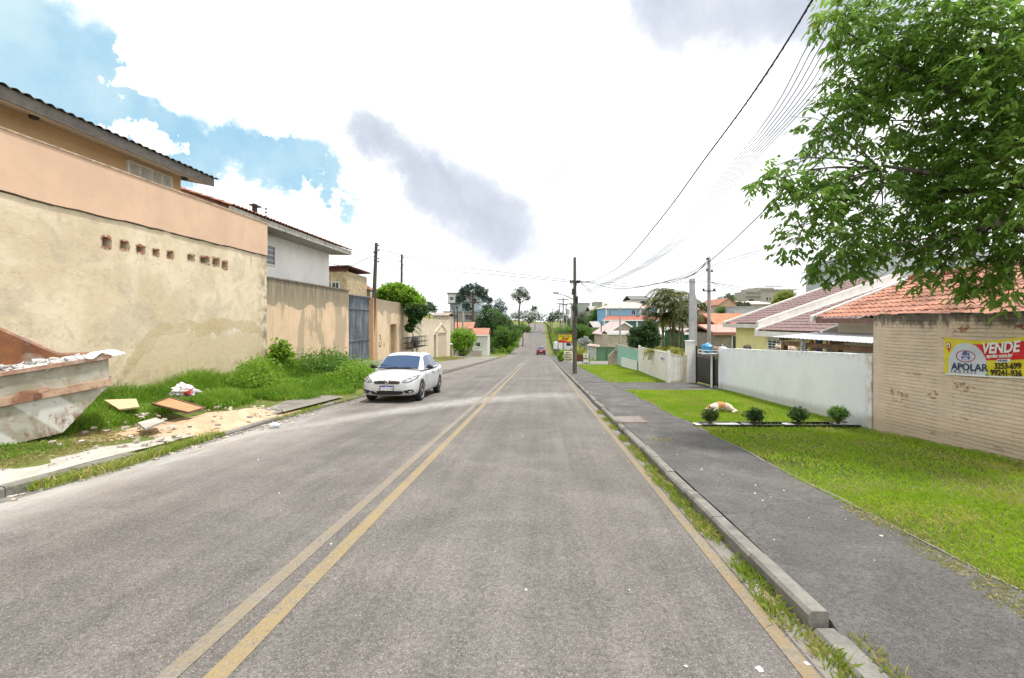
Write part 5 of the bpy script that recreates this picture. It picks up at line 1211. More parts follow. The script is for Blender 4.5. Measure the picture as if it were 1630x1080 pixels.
        put_text('lettering', plate, .098, (0, yy-.001, .388), (1, 0, 0), (0, 0, 1), MC['blk'], pl, center=True, ext=.0008, sx=.95)
    yy = bvh.ray_cast(Vector((0, 4, .72)), Vector((0, -1, 0)))[0].y
    mb = MB(); mb.box(-.2, .2, yy, yy+.02, .66, .79); mb.build('number_plate', MC['plate'], root)
    mb = MB(); mb.box(-.62, .62, -1.75, 1.9, .19, .32); mb.build('underbody', MC['under'], root)
    return root
TH = -math.atan(K)
yc = 15.72
build_car('parked_car', 'white four-door saloon car parked facing the camera at the left kerb', S(-4.50, yc, zr(yc)+.004), TH, -math.atan(.054), carpaint('white_car_paint', (0.50, 0.51, 0.53)), plate='RQC4U08')
yc = 86.5
build_car('driving_car', 'small dark red car with its back to the camera, far down the road', S(.15, yc, zr(yc)+.02), TH+math.pi, .04, carpaint('dark_red_car_paint', (0.16, 0.012, 0.022)))
# white panel van, side on
def van():
    d = 90; p = Q(898, 559.5, d); base = Vector((p.x, d, p.z)); root = thing('parked_van', base, 'white panel van parked side-on below the yellow sign', 'van')
    prof = [(-2.05, .35), (-2.08, 1.0), (-2.0, 1.72), (-1.8, 1.84), (.7, 1.84), (.95, 1.76), (1.45, 1.12), (2.05, .92), (2.2, .6), (2.15, .3)]
    mb = MB(); mb.prism([(x, -.85, z) for x, z in prof], (0, 1.7, 0)); mb.build('body', carpaint('white_van_paint', (.72, .73, .74)), root, bevel=.05)
    for x0, x1, sk in ((.35, .98, .35),):
        mb = MB(); mb.prism([(x0, -.856, 1.12), (x1+.38, -.856, 1.14), (x1, -.856, 1.66), (x0, -.856, 1.66)], (0, -.01, 0)); mb.build('side_window', MC['gl'], root)
    mb = MB(); mb.box(-2.1, -1.7, -.862, -.85, .3, .5); mb.build('rear_bumper', MC['blk'], root)
    mb = MB(); mb.box(.3, .315, -.858, -.85, .4, 1.7); mb.box(1.25, 1.265, -.858, -.85, .4, 1.2); mb.build('door_seam', MC['blk'], root)
    for x in (-1.25, 1.4):
        for y in (-.78, .78):
            mb = MB(); mb.lathe([(0, -.1), (.28, -.1), (.31, 0), (.28, .1), (0, .1)], (x, y, .3), 20, 'Y'); w = mb.build('wheel', MC['tyre'], root)
            mb = MB(); mb.lathe([(0, -.02), (.17, -.02), (.17, .01), (0, .01)], (x, y-.105 if y < 0 else y+.105, .3), 16, 'Y'); mb.build('rim', MC['rim'], w)
van()

# ---------------------------------------------------------------- right side: brick wall and banner
A = S(6.26, 8.74); A.z = 0; B = S(6.60, 6.34); B.z = 0; U = (B-A).normalized(); LW = 7.2
def wall_u(px):    # distance along the brick wall of the column seen at px
    k = (px-CX)/F   # A.x+u*U.x = k*(A.y+u*U.y)
    return (k*A.y-A.x)/(U.x-k*U.y)
def on_wall(px, py):
    u = wall_u(px); p = A+U*u; return u, CAMZ-(py-HY)/F*p.y
def mk_brick():
    m, g, p, o = new_mat('painted_hollow_brick'); P = g.obj(); x, y, z = g.xyz(P)
    cv = g.comb(g.math('ADD', x, g.math('MULTIPLY', g.noise(P, 3, 3), .03)), z, 0.0)
    cv = g.vmath('ADD', cv, g.vmath('SCALE', g.noise(P, 4.5, 4, .7, col=True), .022))
    br = g.n('ShaderNodeTexBrick', offset=.5); g.put(br.inputs['Vector'], cv); br.inputs['Scale'].default_value = 1.0
    br.inputs['Brick Width'].default_value = .23; br.inputs['Row Height'].default_value = .060; br.inputs['Mortar Size'].default_value = .008; br.inputs['Mortar Smooth'].default_value = .5
    br.inputs['Color1'].default_value = (.9, .9, .9, 1); br.inputs['Color2'].default_value = (.6, .6, .6, 1); br.inputs['Mortar'].default_value = (0, 0, 0, 1)
    mo = br.outputs['Fac']; tone = g.xyz(br.outputs['Color'])[0]
    n = g.noise(P, 2.5, 6, .65); f = g.noise(P, 14, 6, .75); ff = g.noise(P, 60, 4, .8)
    # vertical joints mostly smeared over: keep horizontal ones
    rowp = g.math('FRACT', g.math('DIVIDE', g.xyz(cv)[1], .060)); hj = g.step(g.math('ABSOLUTE', g.math('SUBTRACT', rowp, .5)), .45, .495)
    joint = g.math('MULTIPLY', g.math('MAXIMUM', g.math('MULTIPLY', mo, .28), hj), g.math('MULTIPLY', g.step(f, .35, .6, .1, 1.0), g.step(n, .35, .6, .35, 1.0)))
    pil = None
    for px in (1392, 1497):
        uc = wall_u(px+ (6 if px > 1450 else 8)); q = g.step(g.math('ABSOLUTE', g.math('SUBTRACT', x, uc)), .13, .10); pil = q if pil is None else g.math('MAXIMUM', pil, q)
    joint = g.math('MULTIPLY', joint, g.math('SUBTRACT', 1.0, pil))
    col = g.mix(g.step(n, .35, .65), (0.80, 0.65, 0.53), (0.70, 0.565, 0.455)); col = g.mix(g.math('MULTIPLY', g.step(tone, .6, .9), .16), col, (0.50, 0.38, 0.28)); col = g.mix(g.step(f, .5, .75, 0, .4), col, (0.78, 0.68, 0.57))
    col = g.mix(g.math('MULTIPLY', joint, .36), col, (0.32, 0.25, 0.19))
    # bare clay showing where paint has flaked
    cell = g.vor(g.vmath('MULTIPLY', P, (4.3, 1, 10)), 1.0, out='Color')
    fl = g.math('MULTIPLY', g.math('MULTIPLY', g.step(g.xyz(cell)[0], .94, .96), g.step(f, .47, .54)), g.math('MAXIMUM', g.step(z, 1.2, 1.4), g.math('MULTIPLY', g.step(z, .25, .12), .8)))
    col = g.mix(fl, col, (0.42, 0.14, 0.08))
    ch = g.math('MULTIPLY', g.step(g.xyz(cell)[1], .95, .97), g.step(f, .5, .56)); col = g.mix(g.math('MULTIPLY', ch, .8), col, (0.33, 0.15, 0.09))
    # black mould along the top, grey splash zone at the foot
    dn = g.noise(g.vmath('MULTIPLY', P, (4, 1, 1.5)), 1.5, 6, .75)
    top = g.math('ADD', g.step(z, 1.36, 1.78), g.math('MULTIPLY', g.math('SUBTRACT', dn, .5), 2.2)); col = g.mix(g.math('MULTIPLY', g.step(top, .42, 1.0), .85), col, (0.055, 0.052, 0.045))
    ground = g.math('ADD', z, g.math('MULTIPLY', x, -.054)); low = g.math('ADD', ground, g.math('MULTIPLY', g.math('SUBTRACT', n, .5), .25))
    col = g.mix(g.step(low, -.06, -.2, 0, .6), col, (0.38, 0.34, 0.28)); col = g.mix(g.step(low, .10, -.0, 0, .35), col, (0.62, 0.47, 0.32))
    g.put(p.inputs['Base Color'], col); p.inputs['Roughness'].default_value = .95; p.inputs['Specular IOR Level'].default_value = .15
    h = g.math('ADD', g.math('MULTIPLY', joint, -1.0), g.math('ADD', g.math('MULTIPLY', f, .5), g.math('MULTIPLY', ff, .25))); h = g.math('ADD', h, g.math('MULTIPLY', fl, -.5)); h = g.math('ADD', h, g.math('MULTIPLY', tone, .3))
    g.put(p.inputs['Normal'], g.bump(h, .9, .018)); return m
rzw = math.atan2(U.y, U.x)
root = thing('brick_wall', (A.x, A.y, 0), 'rough painted brick wall with black mould along its top, carrying the banner', 'wall', rz=rzw)
def WL(u, y, z): return (u, y, z)      # local wall frame: x along, -y... decided by side
# which local side faces the road
face = Matrix.Rotation(rzw, 3, 'Z') @ Vector((0, 1, 0)); SG = 1 if face.x < 0 else -1
mb = MB(); mb.box(0, LW, min(0, -SG*.18), max(0, -SG*.18), -.95, 1.775); mb.build('wall', mk_brick(), root)
mb = MB()   # crumbled mortar bed on top and broken clay faces: real relief
for k in range(70):
    u = rnd.uniform(.0, 4); w_ = rnd.uniform(.03, .1); mb.box(u, u+w_, min(.004*SG, -SG*.18), max(.004*SG, -SG*.18), 1.765, 1.775+rnd.uniform(.006, .03))
mb.build('mortar_top', mk_concrete('mouldy_mortar', (.14, .13, .11), (.04, .04, .035), .8), root)
# the banner, sagging slightly, in the same local frame
u0, ztl = on_wall(1505, 537); _, zbl = on_wall(1505, 596.5); u1, ztr = on_wall(1629, 536.5); _, zbr = on_wall(1629, 601.5)
ub = u1+.95
bw = ub-u0; root = thing('banner', (A.x+U.x*u0, A.y+U.y*u0, 0), 'yellow and red for-sale banner stretched on the brick wall', 'banner', rz=rzw)
YB = SG*.022
if SG < 0: pass
def bz(t, v):    # t 0..1 along the visible width, v 0 bottom 1 top
    zb_ = zbl+(zbr-zbl)*t-.012*math.sin(math.pi*min(t, 1.6)/1.6); zt_ = ztl+(ztr-ztl)*t-.055*math.sin(math.pi*min(1, t))**1.0*(1 if t <= 1 else 0); return zb_+(zt_-zb_)*v
vis = u1-u0
def sheet(nm, fn_in, mat, off, nx=150, nz=70, parent=None):
    V = {}; vs = []; fs = []
    def vt(i, j):
        if (i, j) not in V:
            t = (i/nx)*bw/vis; u = i/nx*bw; z = bz(t, j/nz); rip = .004*math.sin(u*9+z*5)+.003*math.sin(z*30+u*4); vs.append((u, YB+SG*(off+rip), z)); V[(i, j)] = len(vs)-1
        return V[(i, j)]
    for i in range(nx):
        for j in range(nz):
            t = ((i+.5)/nx)*bw/vis; v = (j+.5)/nz
            if fn_in((i+.5)/nx*bw, v, t): fs.append((vt(i, j), vt(i+1, j), vt(i+1, j+1), vt(i, j+1)))
    m_ = MB(); m_.smooth = True; m_.add(vs, fs); return m_.build(nm, mat, parent or root, sharp=180)
BM = dict(y=paint('banner_yellow', (0.72, 0.62, 0.02), .45, .05, bump=0), r=paint('banner_red', (0.62, 0.008, 0.018), .45, .05, bump=0), w=paint('banner_pale', (0.60, 0.64, 0.74), .45, .05, bump=0), ww=paint('banner_white', (0.85, .86, .88), .45, .03, bump=0), n=paint('banner_navy', (0.018, 0.035, 0.10), .5, .03, bump=0), k=paint('banner_black', (0.015, .015, .015), .5, .03, bump=0), p=paint('banner_violet', (0.10, .10, .36), .5, .05, bump=0), dr=paint('banner_darkred', (.33, .02, .05), .5, .03, bump=0), g=paint('banner_green', (.10, .45, .25), .5, .03, bump=0))
sheet('cloth', lambda u, v, t: True, BM['y'], 0)
hgt = ztl-zbl
def fx(px): return (px-150)/(1512-150)*vis      # columns of my enlarged look at the banner
def ell(u, v, cx_, cv, rx, rv): return ((u-cx_)/rx)**2+((v-cv)/rv)**2 < 1
def dome(u, v, t):
    return (v < .93 and ell(u, v, fx(590), .28, fx(945)-fx(590), .64) and v > .28) or (v <= .28 and fx(235) < u < fx(945))
def redf(u, v, t):
    return u > fx(640) and .455 < v < .90 and not dome(u, v, t)
sheet('red_panel', redf, BM['r'], .0015); sheet('white_panel', lambda u, v, t: dome(u, v, t) and v > .045, BM['w'], .003); sheet('white_hem', lambda u, v, t: v < .045, BM['ww'], .003)
sheet('logo', lambda u, v, t: ell(u, v, fx(570), .545, fx(750)-fx(570), .165) and not ell(u, v, fx(570), .545, (fx(750)-fx(570))*.91, .142), BM['dr'], .005, 260, 130)
def umbrella(u, v, t):
    c = fx(575); a = fx(645)-c; return (((u-c)/a)**2+((v-.57)/.12)**2 < 1 and v > .57 and not abs(abs((u-c)/a)-.36) < .05) or (.475 < v < .545 and abs(u-c) < a*1.15 and not (abs(u-c) < a*.55 and v < .51) and not abs(u-c) < a*.06) or (.44 < v < .47 and any(abs(u-c-q*a) < a*.14 for q in (-.85, 0, .75)))
sheet('logo_figure', umbrella, BM['p'], .005, 260, 130)
sheet('pin', lambda u, v, t: (ell(u, v, fx(247), .80, fx(297)-fx(247), .095) and not ell(u, v, fx(247), .80, (fx(297)-fx(247))*.68, .065)) or (.60 < v < .78 and abs(u-fx(247)) < (v-.60)/.18*(fx(290)-fx(247))), BM['r'], .004, 260, 130)
sheet('pin_centre', lambda u, v, t: ell(u, v, fx(247), .80, (fx(297)-fx(247))*.70, .067), BM['ww'], .005, 260, 130)
sheet('pin_mark', lambda u, v, t: ell(u, v, fx(247), .79, (fx(297)-fx(247))*.33, .035), BM['n'], .006, 260, 130)
def btxt(txt, size, px, v, mat, off=.0085, **kw):
    me = text_mesh(txt, size, **kw); x0_ = min(q.co.x for q in me.vertices); us = fx(px)
    for q in me.vertices:
        u = us+(q.co.x-x0_); t = u/vis; z0_ = bz(t, v); rip = .004*math.sin(u*9+z0_*5)+.003*math.sin(z0_*30+u*4)
        q.co = Vector((u, YB+SG*(off+rip+q.co.z*.5), z0_+q.co.y))
    me.materials.clear(); me.materials.append(mat); return link('lettering', me, root)
btxt('APOLAR', .150, 298, .155, BM['n'], bold=.003, sx=.98*vis/1.15, space=1.02)
btxt('IMOVEIS', .052, 300, .075, BM['n'], space=2.7, sx=.8)
btxt('VENDE', .215, 880, .655, BM['ww'], bold=.007, shear=.15, sx=.70)
btxt('apolar.com.br', .078, 945, .53, BM['ww'], bold=.002, sx=.78)
sheet('white_label', lambda u, v, t: fx(1120) < u < fx(1350) and .40 < v < .49, BM['ww'], .004)
btxt('3253-699', .118, 1085, .235, BM['k'], bold=.003, sx=.74)
btxt('99241-936', .118, 1010, .055, BM['k'], bold=.003, sx=.78)
btxt('IMOVEIS', .042, 1140, .42, BM['p'], sx=.8)
sheet('phone_icon', lambda u, v, t: ell(u, v, fx(950), .06, .02, .04), BM['g'], .005)
for pxx, vv in ((152, .97), (152, .03)):
    mb = MB(); u = fx(pxx); z = bz(0, vv); mb.bar((u-.05, YB, z+.01), (u+.01, YB+SG*.004, z), .006, .006); mb.build('tie', MC['blk'], root)
# white wall running on from it
def mk_white():
    m, g, p, o = new_mat('limewashed_wall'); P = g.pos(); x, y, z = g.xyz(P); n = g.noise(P, 1.0, 6, .65); f = g.noise(P, 7, 6, .75); ff = g.noise(P, 50, 4, .8)
    col = g.mix(g.step(n, .35, .65), (0.84, 0.87, 0.90), (0.77, 0.80, 0.84)); col = g.mix(g.step(f, .62, .78, 0, .35), col, (0.5, 0.5, 0.5))
    Pv = g.comb(x, g.math('MULTIPLY', y, 2.5), g.math('MULTIPLY', z, .5)); st = g.math('MULTIPLY', g.step(g.noise(Pv, 1.3, 6, .7), .58, .75), .18); col = g.mix(st, col, (0.50, 0.48, 0.45))
    topz = g.math('ADD', 1.38, g.math('MULTIPLY', y, -.0385)); t = g.step(g.math('SUBTRACT', topz, z), .20, .02); col = g.mix(g.math('MULTIPLY', g.math('MULTIPLY', t, g.step(f, .5, .64)), .5), col, (0.25, 0.24, 0.22))
    gz = g.math('ADD', z, g.math('MULTIPLY', y, .054)); b = g.step(g.math('ADD', gz, g.math('MULTIPLY', f, -.25)), .28, .08); col = g.mix(g.math('MULTIPLY', b, .55), col, (0.34, 0.33, 0.27))
    ed = g.math('MULTIPLY', g.step(y, 9.1, 8.75), g.step(f, .42, .55)); col = g.mix(g.math('MULTIPLY', ed, .7), col, (.4, .33, .25))
    g.put(p.inputs['Base Color'], col); p.inputs['Roughness'].default_value = .9; p.inputs['Specular IOR Level'].default_value = .2
    g.put(p.inputs['Normal'], g.bump(g.math('ADD', f, g.math('MULTIPLY', ff, .4)), .35, .015)); return m
M['limewash'] = mk_white()
W0, W1 = (6.27, 8.80), (6.77, 17.3)
root = thing('white_wall', S(6.5, 13, T(6.5, 13)), 'plain whitewashed boundary wall between the brick wall and dark gate', 'wall'); b_ = root.location
mb = MB(); n = 14
for i in range(n):
    t0, t1 = i/n, (i+1)/n; p = []
    X0, Y0 = W0[0]+(W1[0]-W0[0])*t0, W0[1]+(W1[1]-W0[1])*t0; X1, Y1 = W0[0]+(W1[0]-W0[0])*t1, W0[1]+(W1[1]-W0[1])*t1
    z0, z1 = 1.04-.36*t0+.008*rnd.random(), 1.04-.36*t1
    if i == 0: ztp = z0
    z0 = ztp; ztp = z1+rnd.uniform(-.006, .006); z1 = ztp
    mb.hexa([S(X0, Y0, -1.6), S(X0+.16, Y0, -1.6), S(X1+.16, Y1, -1.6), S(X1, Y1, -1.6), S(X0, Y0, z0), S(X0+.16, Y0, z0), S(X1+.16, Y1, z1), S(X1, Y1, z1)])
mb.build('wall', M['limewash'], root, b_)
mb = MB(); mb.sbox(6.72, 6.95, 17.3, 17.55, -1.6, .72); mb.build('end_post', M['limewash'], root, b_)
# dark pedestrian gate, pillar, tall service post
root = thing('gate', S(6.78, 19, T(6.8, 19)), 'dark brown metal gate with barred top beside the white pillar', 'gate'); b_ = root.location
mb = MB(); mb.sbox(6.80, 6.82, 17.75, 20.25, T(6.8, 17.8)+.04, .22, .16, T(6.8, 20)+.04)
mb.build('panel', paint('dark_brown_gate', (0.022, 0.017, 0.015), .5, .3, 3), root, b_)
mb = MB()
for zz in (.25, .42, .60): mb.bar(S(6.8, 17.75, zz), S(6.8, 20.25, zz-.03), .03, .03)
for k in range(16): mb.bar(S(6.8, 17.8+k*.16, .2), S(6.8, 17.8+k*.16, .62), .018, .018)
mb.bar(S(6.8, 17.75, -1), S(6.8, 17.75, .64), .05, .05); mb.bar(S(6.8, 20.25, -1.2), S(6.8, 20.25, .6), .05, .05); mb.bar(S(6.78, 18.2, -1), S(6.78, 18.2, .3), .04, .04)
mb.build('bars', MC['blk'], root, b_)
root = thing('gate_pillar', S(6.55, 20.6, T(6.5, 20.6)), 'square white gate pillar between white fence and dark gate', 'pillar'); b_ = root.location
mb = MB(); mb.sbox(6.42, 6.74, 20.3, 20.62, -1.4, .80); mb.build('shaft', M['white'], root, b_, bevel=.01)
mb = MB(); mb.sbox(6.40, 6.76, 20.28, 20.64, .80, .84); mb.build('cap', M['white'], root, b_)
root = thing('service_post', S(6.95, 21.5, T(7, 21.5)), 'tall grey concrete meter post rising behind the white pillar', 'post'); b_ = root.location
mb = MB(); mb.sbox(6.95, 7.25, 21.5, 21.75, -1.3, 2.7); mb.hexa([S(6.95, 21.5, 2.7), S(7.25, 21.5, 2.7), S(7.25, 21.75, 2.7), S(6.95, 21.75, 2.7), S(6.97, 21.5, 2.95), S(7.17, 21.5, 2.95), S(7.17, 21.75, 2.95), S(6.97, 21.75, 2.95)]); mb.sbox(6.97, 7.17, 21.5, 21.75, 2.95, 3.66)
mb.build('shaft', paint('grey_painted_concrete', (0.42, 0.43, 0.45), .7, .12, 3, dirt=(.2, .2, .2), dirt_amt=.4), root, b_)
# shelf basket over the gate with bags on it
gx, gy = 6.62, 17.7; gz = CAMZ-(563.5-HY)/F*gy
root = thing('rubbish_basket', S(gx, gy, gz), 'raised white-edged rubbish tray standing against the end of the white wall', 'rubbish basket'); b_ = root.location
mb = MB(); mb.sbox(gx-.52, gx+.52, gy-.25, gy+.25, gz, gz+.03); mb.build('tray', paint('tray_white', (.62, .6, .56), .7, .2), root, b_)
mb = MB(); mb.bar(S(gx-.1, gy, T(gx, gy)-.1), S(gx-.1, gy, gz), .05, .05); mb.build('leg', M['white'], root, b_)
mb = MB()
for a, b in (((gx-.52, gy-.25), (gx+.52, gy-.25)), ((gx-.52, gy+.25), (gx+.52, gy+.25)), ((gx-.52, gy-.25), (gx-.52, gy+.25)), ((gx+.52, gy-.25), (gx+.52, gy+.25))): mb.bar(S(*a, gz+.14), S(*b, gz+.14), .02, .02)
for a in ((gx-.52, gy-.25), (gx+.52, gy-.25), (gx-.52, gy+.25), (gx+.52, gy+.25)): mb.bar(S(*a, gz), S(*a, gz+.14), .02, .02)
mb.build('rail', M['white'], root, b_)
def sack(label, c, r, sq, mat):
    m_ = MB(); m_.smooth = True; m_.ball(c, r, sq, 16, .6); m_.ball(Vector(c)+Vector((sq[0]*r*.8, 0, sq[2]*r*.5)), r*.3, (1, .7, .8), 10, .6); tag(m_.build('rubbish_bag', mat), label, 'rubbish bag', 'bags on the rubbish tray')
sack('bright blue plastic bag on the rubbish tray', S(gx-.28, gy, gz+.21), .19, (1.05, .8, .95), paint('blue_plastic', (0.03, 0.27, 0.55), .35, .3, 12, dirt=(.5, .6, .7), dirt_amt=.5))
sack('black bin bag at the right end of the rubbish tray', S(gx+.36, gy-.02, gz+.17), .16, (1.0, .8, .95), MC['blk'])
sack('brown paper sack between the blue and black bags', S(gx+.08, gy+.08, gz+.15), .15, (1.1, .7, .8), paint('brown_paper', (.36, .22, .15), .8, .3, 12))
sack('small white bag in front on the rubbish tray', S(gx+.16, gy-.17, gz+.09), .09, (1.2, .6, .7), paint('white_bag', (.65, .65, .65), .5, .1))
# white panel fence
def fence(name, label, pts, mat, pitch=.28, posts=(), pm=None, cat='fence', skirt=None):
    """pts: list of (X, Y, ztop)"""
    c = S(pts[0][0], pts[0][1], T(pts[0][0], pts[0][1])); root = thing(name, c, label, cat)
    mb = MB(); cap = MB(); pb = MB()
    for (X0, Y0, t0), (X1, Y1, t1) in zip(pts[:-1], pts[1:]):
        a, b = S(X0, Y0), S(X1, Y1); L = (b-a).length; n = max(1, int(L/pitch))
        for i in range(n):
            u0, u1 = i/n, (i+1)/n-.10/n*(.28/pitch)
            pa, pb_ = a.lerp(b, u0), a.lerp(b, u1); nn = Vector((-(b-a).y, (b-a).x, 0)).normalized()*.02
            za, zb_ = t0+(t1-t0)*u0-.06, t0+(t1-t0)*u1-.06; ga = zr(pa.y)+.06; gb = zr(pb_.y)+.06
            p = [pa-nn, pb_-nn, pb_+nn, pa+nn]; mb.hexa([Vector((p[0].x, p[0].y, ga)), Vector((p[1].x, p[1].y, gb)), Vector((p[2].x, p[2].y, gb)), Vector((p[3].x, p[3].y, ga)), Vector((p[0].x, p[0].y, za)), Vector((p[1].x, p[1].y, zb_)), Vector((p[2].x, p[2].y, zb_)), Vector((p[3].x, p[3].y, za))])
            nn2 = nn*.4; pc, pd = pb_, a.lerp(b, (i+1)/n)
            mb.hexa([Vector((q.x, q.y, zz)) for q, zz in ((pc-nn2, gb), (pd-nn2, gb), (pd+nn2, gb), (pc+nn2, gb), (pc-nn2, zb_), (pd-nn2, zb_), (pd+nn2, zb_), (pc+nn2, zb_))])
        cap.bar(a+Vector((0, 0, t0-.03)), b+Vector((0, 0, t1-.03)), .07, .06)
        cap.bar(a+Vector((0, 0, zr(Y0)+.16)), b+Vector((0, 0, zr(Y1)+.16)), .055, .07)
    mb.build('panel', mat, root, c); cap.build('rail', pm or mat, root, c)
    for X, Y, zt in posts:
        pb = MB(); pb.sbox(X-.06, X+.06, Y-.06, Y+.06, zr(Y)-.1, zt); pb.build('post', pm or mat, root, c)
    return root, c
WF = paint('cream_white_fence', (0.80, 0.785, 0.73), .5, .08, 3)
fence('fence', 'white vertical-panel fence along the far edge of the sunlit lawn', [(6.40, 30, .07), (5.62, 20.35, .32)], WF, .3, [(5.6, 20.25, .40), (6.42, 30.1, .15)], WF)
fr_, c_ = fence('sliding_gate', 'white panel gate with small blue notice next to the white pillar', [(5.70, 20.4, .30), (6.38, 20.5, .16)], WF, .14, [(6.36, 20.45, .22)], paint('cream_post', (0.62, 0.56, 0.38), .6), 'gate')
p = Q(1060, 568, 20.6); 
root = thing('notice', Vector((p.x, p.y-.8, p.z)), 'small blue and white notice on the white fence', 'notice'); q = S(5.66, 20.8)
a_ = Vector((q.x-.05, q.y, 0)); mb = MB(); pp = S(5.67, 21.2, 0); d_ = (S(6.40, 30, 0)-S(5.62, 20.35, 0)).normalized(); nrm = Vector((-d_.y, d_.x, 0))
o0 = S(5.62, 20.35, 0)+d_*.9+nrm*.035; root.location = o0+Vector((0, 0, -.05))
mb = MB(); mb.hexa([o0+Vector((0, 0, -.12)), o0+d_*.9+Vector((0, 0, -.15)), o0+d_*.9+nrm*.01+Vector((0, 0, -.15)), o0+nrm*.01+Vector((0, 0, -.12)), o0+Vector((0, 0, .06)), o0+d_*.9+Vector((0, 0, .03)), o0+d_*.9+nrm*.01+Vector((0, 0, .03)), o0+nrm*.01+Vector((0, 0, .06))]); mb.build('plate', M['white'], root, root.location)
mb = MB(); o1 = o0+nrm*.0105+d_*.1; mb.hexa([o1+Vector((0, 0, -.08)), o1+d_*.7+Vector((0, 0, -.105)), o1+d_*.7+nrm*.003+Vector((0, 0, -.105)), o1+nrm*.003+Vector((0, 0, -.08)), o1+Vector((0, 0, .0)), o1+d_*.7+Vector((0, 0, -.02)), o1+d_*.7+nrm*.003+Vector((0, 0, -.02)), o1+nrm*.003+Vector((0, 0, .0))]); mb.build('blue_print', paint('notice_blue', (.03, .12, .5), .5), root, root.location)
# mint fence with low white skirt
MINT = paint('mint_green_sheet', (0.26, 0.55, 0.46), .5, .12, 3)
fence('fence', 'mint green corrugated fence beyond the white fence', [(6.62, 39.6, -.25), (6.45, 30.3, -.12+.0)], MINT, .5, [(6.43, 30.15, .1)], paint('beige_post', (.45, .4, .34), .8))
fence('fence', 'low white panels along the foot of the mint green fence', [(6.50, 37.2, -1.15), (6.33, 30.4, -.92)], M['white'], .9)
# beyond it: stepped beige wall, green gate, house wall
root = thing('boundary_wall', Q(975, 582, 41), 'beige concrete wall with a sloping shoulder left of the mint fence', 'wall'); b_ = root.location; d = 41
mb = MB(); z = lambda py: Q(0, py, d).z
mb.prism([Q(968.5, 584, d), Q(968.5, 567, d), Q(979, 557, d), Q(984.5, 556, d), Q(984.5, 584, d)], (0, .25, 0)); mb.build('wall', mk_concrete('beige_render', (.40, .35, .29), (.2, .17, .14), .4), root, b_)
mb = MB(); mb.prism([Q(980, 560, d-.1), Q(980, 548, d-.1), Q(984, 548, d-.1), Q(984, 560, d-.1)], (0, .3, 0)); mb.build('pillar', mk_concrete('pillar_render', (.42, .38, .32), (.2, .17, .14), .4), root, b_)
d = 52; root = thing('gate', Q(966, 577, d), 'solid green sheet metal gate of the neighbouring yard', 'gate'); b_ = root.location
mb = MB(); mb.prism([Q(949.5, 577, d), Q(949.5, 553, d), Q(983, 553, d), Q(983, 577, d)], (0, .06, 0)); mb.build('leaf', paint('dull_green_sheet', (.10, .22, .11), .5, .12), root, b_)
mb = MB()
for x in (950.2, 966, 982.3): a = Q(x, 577, d-.04); b = Q(x, 552.5, d-.04); mb.bar(a, b, .08, .05)
mb.bar(Q(949.5, 553.2, d-.04), Q(983, 553.2, d-.04), .08, .08); mb.build('frame', paint('dark_green_frame', (.06, .14, .07), .5), root, b_)

# shrubs in the lawn bed, edging, dog
bed = MB(); xa, xb = 3.2, 6.15
for (a, b) in ((1103, 1178), (1180, 1192), (1214, 1262), (1284, 1330), (1338, 1362)):
    pass
root = thing('flower_bed_edging', S(3.2, 9.15, T(3.2, 9.15)), 'black and white strip edging the row of little shrubs', 'edging'); b_ = root.location
mb = MB(); mb.bar(S(3.18, 9.02, T(3.2, 9)+.02), S(6.2, 9.0, T(6.2, 9)+.02), .035, .05); mb.bar(S(3.18, 9.38, T(3.2, 9.4)+.02), S(6.2, 9.4, T(6.2, 9.4)+.02), .035, .05); mb.bar(S(3.18, 9.02, T(3.2, 9)+.02), S(3.18, 9.38, T(3.2, 9.4)+.02), .035, .05); mb.build('edge_strip', MC['blk'], root, b_)
for a, b in ((1105, 1176), (1182, 1196), (1252, 1262), (1248, 1262), (1326, 1357)):
    X0, X1 = (a-860)/740*9.2, (b-860)/740*9.2; mb = MB(); vs = []; N = 10
    for i in range(N+1):
        for j in range(4): vs.append(S(X0+(X1-X0)*i/N, 9.06+.09*j, T(4, 9.06+.09*j)+.035+.018*mnoise.noise(Vector((X0*3+i, j, 1)))))
    mb.smooth = True; mb.add(vs, [(i*4+j, (i+1)*4+j, (i+1)*4+j+1, i*4+j+1) for i in range(N) for j in range(3)]); mb.build('white_lining', paint('white_lining', (.5, .5, .48), .6, .1, 8), root, b_)
shr = [(1130, 'leftmost', 'thinnest shrub of the bed, reddish below, nearest the pavement', (0.03, 0.07, .012), (.09, .13, .02), .23, .9), (1199, '', 'dark dense little round shrub second from the pavement', (0.018, 0.05, .01), (.05, .11, .02), .26, 1.0), (1271, '', 'dark little round shrub third from the pavement', (0.02, 0.055, .01), (.06, .13, .02), .26, 1.0), (1334, '', 'bright green little round shrub at the white wall end of the bed', (0.04, 0.11, .012), (.13, .25, .03), .26, 1.0)]
